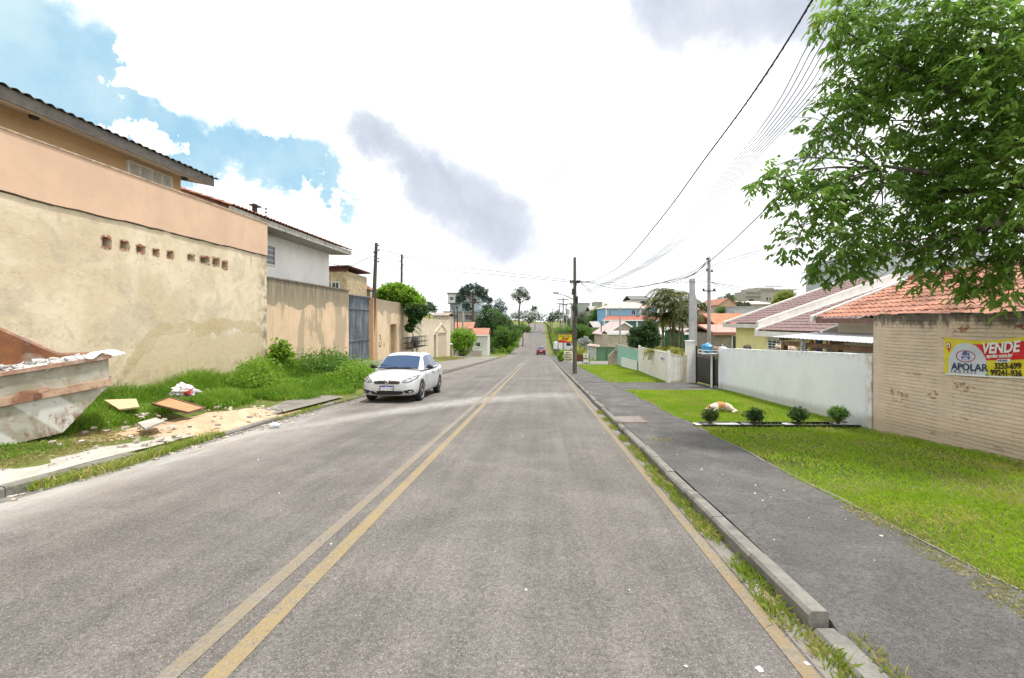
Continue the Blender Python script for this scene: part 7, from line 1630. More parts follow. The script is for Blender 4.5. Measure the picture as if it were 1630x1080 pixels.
# fence under the round bush, wicket post
root, c_ = fence('fence', 'weathered picket fence under the round green bush', [(-9.8, 54.5, zr(54)+1.2), (-8.3, 66, zr(66)+1.1)], mk_concrete('grey_timber', (.30, .27, .22), (.12, .1, .08), .6), .35)
a = Q(717.5, 571, 52); mb = MB(); root = thing('post', a, 'black post with small white cap at the end of the cream wall', 'post'); mb.tube([a-Vector((0, 0, .3)), Q(717.5, 549, 52)], .08, 8); mb.build('shaft', MC['blk'], root, a); mb = MB(); mb.lathe([(0, 0), (.2, 0), (.22, .12), (0, .16)], Q(717.5, 549, 52), 12); mb.build('cap', M['white'], root, a)

# ---------------------------------------------------------------- trees and shrubs further off
bgtree('bush', 'rounded bright green bush over the picket fence', 56, [(736, 538, 17), (726, 543, 12), (748, 541, 12), (737, 549, 15), (728, 533, 8)], 9000, 2.6, F_BR, 'bush', .12, basepx=738)
bgtree('bush', 'bright climbing bush heaped over the cream wall', 34, [(620, 466, 17, (1, 1, .8)), (640, 470, 18, (1, 1, .8)), (660, 482, 16), (606, 470, 10), (633, 458, 10, (1, 1, .7)), (655, 468, 10)], 11000, 4.0, F_BR, 'bush', .1, basepx=640)
bgtree('bush', 'dark trailing creeper hanging down the face of the cream wall', 33.2, [(655, 495, 10), (662, 505, 9), (655, 512, 7), (652, 522, 6), (670, 494, 10)], 5200, 3.6, F_DK, 'creeper', .05, basepx=655)
rng = np.random.default_rng(3); mv = []; mf = []
for k in range(9):
    q = Q(655+rng.uniform(-3, 3), 505+k*2.6, 32.9); frond(mv, mf, q, (1, -.3, .1), 1.0, 1.1, 9, .16, rng, .03)
tag(raw_mesh('trailing_fronds', np.array(mv), np.array(mf), 4, F_DK, None, rng.uniform(0, 1, len(mf)//4)), 'dark drooping fronds at the tip of the creeper on the cream wall', 'creeper')
d = 105
def araucaria():
    d = 105; base = Q(752, 532, d); root = thing('araucaria_tree', base, 'tall araucaria pine with flat umbrella crown of upturned branches', 'tree'); rng = np.random.default_rng(9)
    mb = MB(); top = Q(753, 466, d); mb.smooth = True; mb.tube([base-Vector((0, 0, 1)), Q(752.5, 500, d), top], [.38, .3, .14], 9); ends = []
    for (px, py) in ((733, 466), (737, 472), (742, 459), (748, 457), (756, 456), (764, 459), (770, 463), (773, 474), (776, 478), (731, 476), (741, 486), (746, 491), (768, 470), (775, 488), (762, 468), (745, 465), (739, 462), (758, 463)):
        e = Q(px, py, d+rng.uniform(-4, 4)); s0 = top.lerp(base, rng.uniform(.0, .32)); mb.tube([s0, s0.lerp(e, .6)-Vector((0, 0, .5)), e], [.09, .07, .04], 5); ends.append(e)
    mb.build('trunk', M['bark'], root, base); P, D, var = crown_points([(e, (.95, .95, .6)) for e in ends], 5200, rng, .3, .5, 14); L = .5*rng.uniform(.6, 1.3, len(P)); v, f = leaf_quads(P, D, L, L*.4, rng); raw_mesh('crown', v, f, 4, F_RV, root, var, base=base)
araucaria()
bgtree('tree', 'tall slender eucalyptus-like tree with split pale trunk on the hilltop', 150, [(822, 468, 9), (832, 466, 9), (838, 471, 7), (817, 472, 5), (829, 462, 6), (824, 476, 4), (841, 475, 4)], 5000, 1.3, F_GY, trunk=.35, basepx=827, fork=.2)
bgtree('tree', 'dark bushy tree behind the grey cream wall end', 80, [(683, 489, 8), (691, 492, 6), (677, 492, 6)], 2600, 1.8, F_DK, basepx=684)
bgtree('tree', 'rounded dark conifer-like tree between araucaria and hilltop tree', 125, [(796, 483, 9), (790, 492, 9), (801, 492, 8), (795, 500, 11)], 4200, 1.5, F_RV, basepx=796)
bgtree('tree', 'broad dark green tree mass to the right of the araucaria', 98, [(770, 505, 14), (785, 515, 15), (765, 520, 14), (800, 512, 12), (812, 522, 12), (778, 498, 10), (790, 530, 14), (770, 532, 10)], 15000, 2.0, F_DK, trunk=.3, basepx=782)
bgtree('tree', 'mid green tree standing before the dark mass by the road', 92, [(800, 532, 14), (812, 540, 12), (792, 544, 12), (822, 532, 9), (806, 552, 9)], 8000, 2.1, F_MD, trunk=.2, basepx=803)
bgtree('tree', 'bright lighter tree top above the left road bank', 118, [(787, 500, 9), (796, 505, 8), (806, 508, 7)], 3000, 1.7, F_MD, basepx=792)
bgtree('tree', 'grey-green wood edge left of the hilltop road', 165, [(835, 503, 10), (850, 502, 11), (822, 503, 9), (862, 506, 7), (842, 508, 8)], 7000, 1.3, F_GY, trunk=.2, basepx=842)
bgtree('tree', 'small tree leaning over the left bank halfway uphill', 120, [(832, 522, 8), (822, 526, 7), (840, 524, 6)], 2600, 1.6, F_MD, basepx=832)
bgtree('bush', 'low dark bush on the corner of the side street', 88, [(779, 560, 5), (784, 561, 4)], 900, 1.3, F_DK, 'bush', .04, basepx=780)
bgtree('bush', 'row of light bushes at the foot of the left bank', 90, [(802, 558, 5), (812, 556, 5), (793, 560, 4), (822, 549, 5)], 2200, 1.4, F_BR, 'bush', .04, basepx=805)
bgtree('palm', 'small dark palm on the crest left of the road', 175, [(850, 489, 3), (853, 491, 3), (848, 492, 2.4)], 700, 1.4, F_DK, 'palm', .12, basepx=851)
bgtree('tree', 'dark tree at the crest on the right of the road', 160, [(876, 503, 7), (873, 509, 5), (880, 508, 5)], 2200, 1.3, F_DK, basepx=877)
bgtree('tree', 'dark full tree behind the leaning pole cluster', 145, [(889, 499, 8), (896, 505, 8), (885, 507, 6), (903, 510, 7)], 4000, 1.4, F_DK, basepx=891)
bgtree('tree', 'olive tree behind the main pole', 120, [(925, 508, 10), (933, 512, 9), (915, 514, 9), (922, 518, 10)], 4600, 1.7, F_GY, basepx=924)
bgtree('tree', 'green tree climbing the hill between pole and blue house', 112, [(946, 502, 9), (955, 495, 9), (940, 512, 10), (955, 508, 9), (965, 489, 6)], 6500, 1.7, F_MD, basepx=950)
bgtree('tree', 'flat-topped layered tree spreading over the yellow sign', 78, [(900, 528, 14, (1.3, 1, .45)), (920, 524, 14, (1.3, 1, .45)), (936, 530, 13, (1.2, 1, .6)), (945, 537, 9, (1.2, 1, .6)), (908, 535, 9, (1.3, 1, .5)), (926, 538, 10, (1.3, 1, .7))], 9000, 2.2, F_MD, trunk=.2, basepx=925)
bgtree('tree', 'dense dark green tree between buff bungalow and areca palms', 33, [(1012, 540, 13), (1025, 530, 13), (1035, 522, 12), (1022, 546, 12), (1040, 540, 12), (1010, 526, 7)], 9000, 3.0, F_DK, trunk=.15, basepx=1024)
bgtree('tree', 'small yellowish tree between dark tree and palms', 34, [(1034, 515, 8), (1040, 524, 8)], 1800, 2.4, F_GY, basepx=1038)
bgtree('tree', 'dark tree crown on the skyline right of the pole', 95, [(1150, 478, 8), (1160, 475, 7), (1142, 484, 6), (1168, 479, 4)], 2800, 1.8, F_DK, basepx=1152)
bgtree('bush', 'clipped dark green bush over the orange roof', 58, [(1150, 494, 9, (1.2, 1, .6)), (1163, 495, 8, (1.2, 1, .6))], 2600, 1.8, F_MD, 'bush', .08, basepx=1155)
bgtree('bush', 'olive shrub in front of the long low house', 70, [(1180, 486, 7), (1190, 487, 6)], 1600, 1.8, F_GY, 'bush', .08, basepx=1185)
bgtree('tree', 'lime green tree standing against the unfinished block', 75, [(1248, 472, 10), (1240, 478, 9), (1258, 470, 8), (1236, 483, 7)], 4200, 2.2, F_LM, basepx=1246)
bgtree('tree', 'dark foliage behind the areca palms and grey post', 60, [(1095, 490, 9), (1104, 486, 7), (1118, 488, 5), (1124, 492, 4)], 2800, 2.4, F_DK, basepx=1104)
bgtree('tree', 'palm-like dark crown just left of the far grey house', 130, [(1060, 476, 5)], 500, 2.0, F_DK, basepx=1060)
# clipped bush, plants round the signs
bgtree('bush', 'layered yellow-green clipped bush by the price board', 50, [(890, 566, 5, (1.2, 1, .6)), (893, 572, 5, (1.2, 1, .6)), (895, 561, 4, (1.3, 1, .6))], 1500, 1.8, F_BR, 'bush', .05, basepx=893)
# areca palms
def areca(name, label, stems, d, nf, L, mat, seed, stemc=(.40, .34, .10)):
    rng = np.random.default_rng(seed); base = Q(stems[0][0], 575, d); base.z = T(base.x-K*d, d); root = thing(name, base, label, 'palm'); mv = []; mf = []
    for (px, py, dx) in stems:
        top = Q(px+dx, py, d+rng.uniform(-.8, .8)); b = Vector(((px-CX)/F*d, top.y, base.z)); mb = MB(); mb.smooth = True; mid = b.lerp(top, .5)+Vector((rng.uniform(-.1, .1), 0, 0)); mb.tube([b, mid, top], [.07, .055, .04], 8); mb.build('trunk', paint('ringed_palm_stem', stemc, .6, .35, 9), root, base)
        for k in range(nf):
            a = 2*math.pi*(k+rng.uniform(-.3, .3))/nf; el = rng.uniform(.3, 1.4); frond(mv, mf, top, (math.cos(a), math.sin(a), el), L*rng.uniform(.7, 1.15), rng.uniform(1.6, 2.6), 22, .34*L/1.5, rng, .026)
    raw_mesh('fronds', np.array(mv), np.array(mf), 4, mat, root, rng.uniform(0, 1, len(mf)//4), base=base)
F_PALM = foliage('palm_fronds', (0.018, 0.042, 0.010), (0.10, 0.12, 0.022), .25, dry=(.34, .24, .05), dryamt=.08)
areca('areca_palm', 'clump of areca palms with yellow ringed stems behind the white fence', [(1060, 466, -2), (1070, 469, 4), (1056, 480, -6), (1076, 484, 8), (1066, 492, 0), (1080, 500, 6), (1058, 505, -4), (1072, 508, 2)], 26, 16, 1.5, F_PALM, 4, (.17, .14, .045))
areca('areca_palm', 'low yellow-green palm tuft peeping over the white fence', [(1060, 556, 0), (1078, 558, 4), (1045, 560, -3), (1090, 562, 4)], 24.5, 10, .95, foliage('yellow_palm_fronds', (.10, .13, .015), (.32, .30, .05), .35), 5)
# agave in a brown pot, white flowering shrub by the shop
d = 50; base = Q(923, 577, d); root = thing('potted_plant', base, 'spiky yellow-green plant in a square brown planter behind the pole', 'plant')
mb = MB(); a = Q(917, 577, d); b = Q(929, 565.5, d); mb.hexa([(a.x+.05, d, a.z), (b.x-.05, d, a.z), (b.x-.05, d+.7, a.z), (a.x+.05, d+.7, a.z), (a.x, d-.05, b.z), (b.x, d-.05, b.z), (b.x, d+.75, b.z), (a.x, d+.75, b.z)]); mb.build('planter', paint('brown_planter', (.15, .055, .03), .7), root, base)
rng = np.random.default_rng(6); n = 160; C = np.array([list(Q(922, 566, d+.3))]*n)+rng.normal(size=(n, 3))*.12; D = unit(rng.normal(size=(n, 3))*np.array([.7, .7, .3])+np.array([0, 0, 1.0])); v, f = leaf_quads(C, D, 1.1*rng.uniform(.6, 1.2, n), .09, rng); raw_mesh('leaves', v, f, 4, foliage('agave_leaves', (.14, .18, .03), (.45, .45, .10), .3), root, rng.uniform(0, 1, n), base=base)
bgtree('shrub', 'white-flowering shrub behind the main pole', 58, [(924, 545, 5), (932, 541, 5), (938, 546, 4), (928, 550, 5)], 1500, 1.9, foliage('white_flowers_and_leaves', (.10, .13, .08), (.75, .75, .78), .2), 'shrub', .05, basepx=930)
# painted shop wall in pale blue and white
root = thing('boundary_wall', Q(944, 575, 54), 'white and pale blue painted shop wall left of the green gate', 'wall'); b_ = root.location
mb = MB(); a = Q(935, 575, 54); b = Q(951, 549, 54); mb.box(a.x, b.x, 54, 54.3, a.z-.5, b.z); mb.build('wall', WH, root, b_)
for (x0, x1, y0, y1) in ((936, 941, 552, 559), (937, 939.5, 561, 571), (944.5, 947, 555, 562), (942, 944, 566, 572)):
    mb = MB(); a = Q(x0, y1, 54); b = Q(x1, y0, 54); mb.prism([(a.x, 53.99, a.z), (b.x, 53.99, a.z+.1), (b.x-.05, 53.99, b.z), (a.x+.08, 53.99, b.z-.15)], (0, -.02, 0)); mb.build('painted_patch', BL, root, b_)
mb = MB(); tiled(mb, Q(934, 551, 53.6), Q(953, 553, 53.6), Q(938, 547.5, 55.5), Q(955, 550, 55.5), .25, .4, .05, .02); mb.build('tile_capping', M['tile_p'], root, b_)
# signs
def sign_text(tx, sz, px, py, d, mat, par, base, **kw): put_text('lettering', tx, sz, Q(px, py, d), (1, 0, 0), (0, 0, 1), mat, par, base, center=True, **kw)
d = 74; root = thing('shop_sign', Q(900, 562, d), 'yellow billboard with red and black script over the white van', 'sign'); b_ = root.location
mb = MB(); a = Q(889, 546, d); b = Q(910.5, 533, d); mb.box(a.x, b.x, d, d+.12, a.z, b.z); pl = mb.build('board', paint('sign_yellow', (.72, .55, .02), .5, .05, bump=0), root, b_)
mb = MB(); a2 = Q(888, 531.8, d); b2 = Q(913, 530.6, d); mb.box(a2.x, b2.x, d-.1, d+.4, a2.z, b2.z); mb.box(Q(912, 0, d).x, b2.x, d, d+.3, Q(0, 560, d).z-.5, b2.z); mb.box(Q(888, 0, d).x, Q(888.8, 0, d).x, d, d+.3, Q(0, 560, d).z-.5, b2.z); mb.build('frame', paint('dark_sign_frame', (.12, .12, .12), .5), root, b_)
mb = MB(); vs = []; N = 12
for i in range(N+1): x = a.x+(b.x-a.x)*i/N; vs += [(x, d-.012, a.z+.01), (x, d-.012, a.z+.34+.12*math.sin(i/N*5.2+.6))]
mb.add(vs, [(2*i, 2*i+2, 2*i+3, 2*i+1) for i in range(N)]); mb.build('red_swoosh', paint('sign_red', (.48, .02, .02), .5, bump=0), pl, b_)
mb = MB(); mb.box(a.x+.12, b.x-.12, d-.015, d-.002, b.z-.28, b.z-.20); mb.build('dark_strip', MC['blk'], pl, b_)
sign_text('Real', .62, 900, 541, d-.02, paint('sign_script', (.28, .03, .01), .5), pl, b_, shear=.3, bold=.02, ext=.01)
d = 48; root = thing('price_board', Q(903, 577, d), 'white and yellow A-board with four dark lines of text left of the main pole', 'sign'); b_ = root.location
mb = MB(); a = Q(898, 574, d); b = Q(910, 559, d); mb.box(a.x, b.x, d, d+.06, a.z, b.z); pl = mb.build('board', paint('board_cream', (.70, .70, .45), .6, .03, bump=0), root, b_)
mb = MB()
for x in (898.4, 909.6): mb.bar(Q(x, 578, d+.03), Q(x, 559, d+.03), .06, .05)
mb.build('leg', M['white'], root, b_)
for i, tx in enumerate(('GELO', 'CARVAO', 'BEBIDAS', 'LANCHES')): sign_text(tx, .19, 904, 562.6+i*3.6, d-.01, MC['blk'], pl, b_, bold=.006, ext=.004)
d = 49.5; a = Q(911.3, 577, d); mb = MB(); mb.tube([a-Vector((0, 0, .2)), Q(911.3, 560, d)], .05, 8); tag(mb.build('post', M['white']), 'thin white post right next to the price board', 'post')
d = 41; root = thing('price_board', Q(932, 582, d), 'two-panel white sign with small brown picture right of the main pole', 'sign'); b_ = root.location
mb = MB(); a = Q(928, 573, d); b = Q(937, 563.3, d); mb.box(a.x, b.x, d, d+.05, a.z, b.z); pl = mb.build('board', paint('board_cream_two', (.70, .69, .60), .6, .03, bump=0), root, b_)
mb = MB(); a2 = Q(928.5, 581, d); b2 = Q(937.2, 573.6, d); mb.box(a2.x, b2.x, d, d+.05, a2.z, b2.z); p2 = mb.build('board', M['white'], root, b_)
mb = MB(); mb.bar(Q(927.7, 582.5, d+.02), Q(927.7, 563, d+.02), .05, .05); mb.bar(Q(937.6, 582.5, d+.02), Q(937.6, 563, d+.02), .05, .05); mb.build('leg', MC['blk'], root, b_)
mb = MB(); mb.smooth = True; mb.ball(Q(932.5, 566.6, d)-Vector((0, .0, 0)), .08, (1.1, .2, 1.1), 10); mb.build('picture', paint('brown_picture', (.32, .12, .03), .6), pl, b_)
sign_text('PIZZA', .16, 932.5, 571.8, d-.01, MC['blk'], pl, b_, bold=.006, ext=.004); sign_text('24H', .2, 933, 579.7, d-.01, MC['blk'], p2, b_, bold=.006, ext=.004)

# ---------------------------------------------------------------- poles
def insul(mb, c): mb.lathe([(0, 0), (.045, 0), (.055, .05), (.03, .09), (0, .1)], c, 8)
X, Y = 2.02, 27.2; g0 = zr(Y)+.12; ztop = CAMZ+(HY-410)/F*Y
root = thing('utility_pole', S(X, Y, g0), 'brown wooden utility pole with street lamp arm on the right pavement', 'utility pole'); b_ = root.location
mb = MB(); mb.smooth = True; mb.tube([S(X, Y, g0-.3), S(X, Y, 2), S(X, Y, ztop)], [.135, .11, .08], 12); mb.build('pole', M['polec'], root, b_)
mb = MB(); 
for zz in (4.02, 3.94): mb.bar(S(X-.28, Y-.1, zz), S(X+.28, Y-.1, zz), .05, .06)
mb.build('crossarm', M['poled'], root, b_)
for dx in (-.26, -.14, .16, .27):
    mb = MB(); insul(mb, S(X+dx, Y-.1, 4.0)); mb.build('insulator', MC['blk'], root, b_)
mb = MB()
for (dx, zz, h) in ((-.13, 3.25, .35), (.13, 2.75, .4), (-.12, 2.3, .3), (.12, 2.0, .35), (.1, 2.35, .2)): mb.sbox(X+dx-.05, X+dx+.05, Y-.16, Y-.04, zz, zz+h)
mb.build('junction_box', M['dark'], root, b_)
mb = MB(); pts = [S(X+.05+.09*math.sin(k*.9), Y-.14+.02*math.cos(k*1.7), .6+k*.22) for k in range(17)]; mb.tube(pts, .016, 6); mb.tube([S(X-.12, Y-.12, 4.0), S(X-.32, Y-.1, 3.6), S(X-.14, Y-.1, 3.2)], .012, 6); mb.build('cable_drop', MC['blk'], root, b_)
mb = MB(); a = S(X-.05, Y, 2.95); e = Q(887, 467.5, Y-.4); mb.tube([a, a.lerp(e, .5)+Vector((0, 0, .06)), e], .03, 8); la = mb.build('lamp_arm', paint('galvanised', (.45, .46, .47), .4, .1, metal=.5), root, b_)
mb = MB(); mb.smooth = True; mb.ball(Q(884.5, 466.3, Y-.4), .13, (1.5, .9, .5), 14); mb.build('lamp_head', paint('grey_lamp', (.30, .30, .30), .5), la, b_)
Xp, Yp = 7.62, 21.0; root = thing('utility_pole', S(Xp, Yp, T(Xp, Yp)), 'slim concrete pole right of the tall grey meter post', 'utility pole'); b_ = root.location; zt_ = CAMZ+(HY-410)/F*Yp
mb = MB(); mb.tube([S(Xp, Yp, -1.5), S(Xp, Yp, zt_)], [.10, .07], 8); mb.build('pole', M['post'], root, b_)
mb = MB(); mb.bar(S(Xp-.3, Yp-.1, 3.05), S(Xp+.28, Yp-.1, 3.05), .05, .05); mb.build('crossarm', M['poled'], root, b_)
for (dx, zz) in ((-.12, 4.45), (-.12, 3.95), (.1, 3.9), (-.28, 3.07), (.2, 3.07)):
    mb = MB(); insul(mb, S(Xp+dx, Yp-.1, zz)); mb.build('insulator', MC['blk'], root, b_)
Xl, Yl = -9.85, 27.9; a = Q(599, 387, 27.9); bq = Q(592, 560, 27.9)
root = thing('utility_pole', bq, 'slightly leaning dark wooden pole at the steel gate', 'utility pole'); mb = MB(); mb.tube([bq-Vector((0, 0, .2)), bq.lerp(a, .5), a], [.14, .12, .09], 9); mb.build('pole', M['poled'], root, bq)
for (dx, py) in ((.14, 392), (.14, 400), (-.14, 403), (-.12, 415), (.12, 418), (.14, 413)):
    mb = MB(); insul(mb, Q(599, py, 27.8)+Vector((dx, 0, 0))); mb.build('insulator', MC['blk'], root, bq)
a2 = Q(639.5, 406, 40); b2 = Q(638.5, 560, 40); root = thing('utility_pole', b2, 'thin dark pole rising out of the climbing bush', 'utility pole'); mb = MB(); mb.tube([b2-Vector((0, 0, .2)), a2], [.12, .09], 8); mb.build('pole', M['poled'], root, b2)
for (dx, py) in ((.16, 411), (.16, 423), (-.14, 417)):
    mb = MB(); insul(mb, Q(639, py, 39.8)+Vector((dx, 0, 0))); mb.build('insulator', MC['blk'], root, b2)
a = Q(987, 490, 58); b2 = Q(987, 560, 58); mb = MB(); root = thing('utility_pole', b2, 'slender concrete pole in front of the buff bungalow', 'utility pole'); mb.tube([b2-Vector((0, 0, .5)), a], [.13, .09], 8); mb.build('pole', M['post'], root, b2)
a = Q(957, 512, 70); b2 = Q(957, 552, 70); mb = MB(); mb.tube([b2-Vector((0, 0, .5)), a], [.1, .07], 8); tag(mb.build('utility_pole', M['polec']), 'short thin pole at the left corner of the buff bungalow', 'utility pole')
# cluster of street poles uphill
def street_pole(px, ytop, d, label, lean=0, arm=0, trafo=False):
    a = Q(px+lean, ytop, d); g1 = T((px-860)/F*d, d); b = Vector(((px-CX)/F*d, d, g1)); root = thing('utility_pole', b, label, 'utility pole', 'utility poles along the right of the road'); mb = MB(); mb.tube([b-Vector((0, 0, .3)), a], [.17, .11], 8); mb.build('pole', M['post'], root, b)
    if arm:
        mb = MB(); mb.bar(a+Vector((-arm/2, -.15, -.25)), a+Vector((arm/2, -.15, -.25)), .10, .12); mb.bar(a+Vector((-arm/2.6, -.15, -1.1)), a+Vector((arm/2.6, -.15, -1.1)), .09, .1); mb.build('crossarm', M['poled'], root, b)
        for k in (-.46, -.2, .2, .46): mb = MB(); insul(mb, a+Vector((arm*k, -.15, -.2))); mb.build('insulator', MC['blk'], root, b)
    if trafo: mb = MB(); mb.lathe([(0, -.6), (.32, -.6), (.34, -.5), (.34, .35), (.28, .42), (0, .42)], a+Vector((.4, -.3, -1.6)), 14); mb.build('transformer', GR, root, b)
street_pole(897, 475, 84, 'street pole with two crossarms left of the pole cluster', -.5, 1.9)
street_pole(903, 484, 96, 'concrete street pole leaning in the cluster beside the main pole', -2, 1.6, True)
street_pole(909, 482, 105, 'street pole seen immediately left of the main pole', 0, 1.8)
street_pole(891, 482, 128, 'far thin street pole at the left of the cluster', 0, 2.2)
street_pole(879, 492, 160, 'farthest street pole close to the hill crest', 0, 2.0)

# ---------------------------------------------------------------- overhead lines
WB = paint('cable_black', (.012, .012, .014), .6, bump=0)
def wire(label, pts, r=.012, sag=0.0, group=None, n=14, twist=None):
    P = [Vector(p) for p in pts]; out = []
    if len(P) == 2:
        for i in range(n+1): t = i/n; q = P[0].lerp(P[1], t); q.z -= sag*4*t*(1-t); out.append(q)
    else:
        from mathutils.geometry import interpolate_bezier
        m_ = len(P)
        for i in range(m_-1):
            p0 = P[max(0, i-1)]; p1 = P[i]; p2 = P[i+1]; p3 = P[min(m_-1, i+2)]
            for k in range(6):
                t = k/6; out.append(.5*((2*p1)+(-p0+p2)*t+(2*p0-5*p1+4*p2-p3)*t*t+(-p0+3*p1-3*p2+p3)*t**3))
        out.append(P[-1])
    mb = MB(); mb.smooth = True; mb.tube(out, r, 5)
    if twist:
        L = 0; tw = []
        for i, q in enumerate(out):
            if i: L += (out[i]-out[i-1]).length
            tw.append(q)
        fine = []; 
        for i in range(len(out)-1):
            for k in range(10): t = k/10; fine.append(out[i].lerp(out[i+1], t))
        mb.tube([q+Vector((math.cos(j*1.1), 0, math.sin(j*1.1)))*twist for j, q in enumerate(fine)], r*.8, 4)
    return tag(mb.build('power_cable', WB), label, 'power cable', group)
XB = 2.85
tp = [S(2.1, 27.1, 3.98)]+[S(XB*(740*XB/(px-860)/(740*XB/(px-860))), 740*XB/(px-860), CAMZ+(HY-py)/F*(740*XB/(px-860))) for px, py in ((985, 425), (1050, 351), (1120, 256), (1200, 147), (1293, 0), (1420, -240))]
tp.insert(1, Q(945, 447, 24.5))
wire('thick twisted black cable sweeping from the main pole up over the road', tp, .0115, twist=.006)
# bundle of thin lines from the far poles to above the big tree
near_px = [((1289, 60), (1165, 262)), ((1300, 62), (1172, 272)), ((1325, 55), (1190, 225)), ((1335, 62), (1186, 218)), ((1320, 85), (1196, 215)), ((1330, 90), (1203, 228)), ((1312, 110), (1200, 232)), ((1322, 118), (1215, 226))]
LB = ['highest', 'second', 'third', 'fourth', 'fifth', 'sixth', 'seventh', 'lowest']
for k in range(8):
    far = Q(897+(k % 4)*3-4, 476+(k//4)*5, 84); d1, d2, d3 = 34, 15.0, 8.0
    s = k/7; p1 = Q(1010+24*s, 428-6*s, 36); p2 = Q(1168+56*s, 258-26*s, 16); p3 = Q(1300+70*s, 48+12*s, 9.5); p4 = Q(1520+80*s, -330, 5.5)
    wire('thin overhead line, %s of eight in the bundle left of the big tree' % LB[k], [far, p1, p2, p3, p4], .0105, group='thin overhead lines in the bundle')
pm = S(X, Y-.1, 4.02); pl_ = Q(601, 395, 27.8); pr_ = S(Xp-.1, Yp-.1, 4.4)
wire('upper line crossing the road from the main pole to the gate pole', [pm+Vector((-.2, 0, .05)), Q(780, 431, 27.5), Q(700, 420, 27.6), pl_], .012)
wire('lower line crossing the road from the main pole to the gate pole', [pm+Vector((-.2, 0, -.05)), Q(790, 438, 27.6), Q(715, 431, 27.7), Q(660, 413, 27.7), Q(602, 397, 27.8)], .013)
wire('looping service line from the thin pole to the cabin', [Q(602, 415, 27.8), Q(640, 428, 33), Q(692, 445, 45)], .014)
wire('short drooping line at the left of the gate pole', [Q(597, 408, 27.8), Q(578, 414, 28), Q(556, 424, 28.5), Q(524, 420, 29)], .016)
wire('line from the thin pole into the climbing bush', [Q(640, 411, 40), Q(650, 412, 41), Q(640, 430, 39), Q(646, 447, 37)], .012)
wire('upper of three slack lines from the main pole to the concrete pole', [pm+Vector((.2, 0, .04)), Q(960, 449, 26), Q(1018, 453, 24), Q(1060, 450, 22.5), Q(1126, 449, 21)], .010)
wire('middle of three slack lines from the main pole to the concrete pole', [pm+Vector((.2, 0, 0)), Q(955, 451, 26), Q(1000, 457, 24.5), Q(1045, 452, 23), Q(1100, 434, 21.6), pr_], .013)
wire('lowest of three slack lines from the main pole to the concrete pole', [pm+Vector((.15, 0, -.02)), Q(945, 452, 26), Q(975, 459, 25), Q(1010, 458.5, 24), Q(1060, 449, 22.5), Q(1104, 436, 21.4), pr_], .015)
wire('dark cable rising from the concrete pole into the big tree', [Q(1060, 452, 25), Q(1090, 443, 22.5), Q(1108, 434, 21), Q(1160, 390, 17), Q(1225, 328, 13), Q(1330, 236, 9.5), Q(1500, 80, 6.5)], .016)
wire('pale paired line from the palms past the concrete pole, upper', [Q(1070, 455, 26), Q(1130, 425, 21.2), Q(1180, 407, 19), Q(1238, 390, 17), Q(1420, 320, 12)], .010)
wire('pale paired line from the palms past the concrete pole, lower', [Q(1080, 457, 26), Q(1130, 430, 21.2), Q(1180, 412, 19), Q(1238, 393, 17), Q(1420, 330, 12)], .008)
wire('service line from the concrete pole towards the unfinished block', [Q(1132, 449.5, 21), Q(1165, 455, 28), Q(1210, 460, 45), Q(1300, 459, 80)], .015)
wire('second service line running right from the concrete pole', [Q(1132, 450, 21), Q(1158, 458, 30), Q(1200, 466, 50)], .014)
wire('left stay-like drop line from the main pole', [pm+Vector((.25, 0, -.02)), Q(935, 462, 33), Q(950, 481, 55)], .012)
wire('right stay-like drop line from the main pole', [pm+Vector((.3, 0, -.02)), Q(938, 461, 33), Q(962, 481, 60)], .016)
for i, (y0, y1) in enumerate(((476, 473), (478, 475), (485, 479), (489, 485))):
    wire('far line running left of the pole cluster, number %s from the top' % ('one', 'two', 'three', 'four')[i], [Q(896, y0+1, 84), Q(870, (y0+y1)/2, 88), Q(842, y1, 95), Q(760, y1-9, 110)], .016, group=None)
wire('line from the far poles to the main pole', [Q(897, 476, 84), Q(908, 470, 50), pm+Vector((0, 0, -.7))], .012)
wire('thin cable at the left house corner sloping to the white house', [Q(318, 296, 14.5), Q(360, 318, 16), Q(404, 328, 17)], .006)

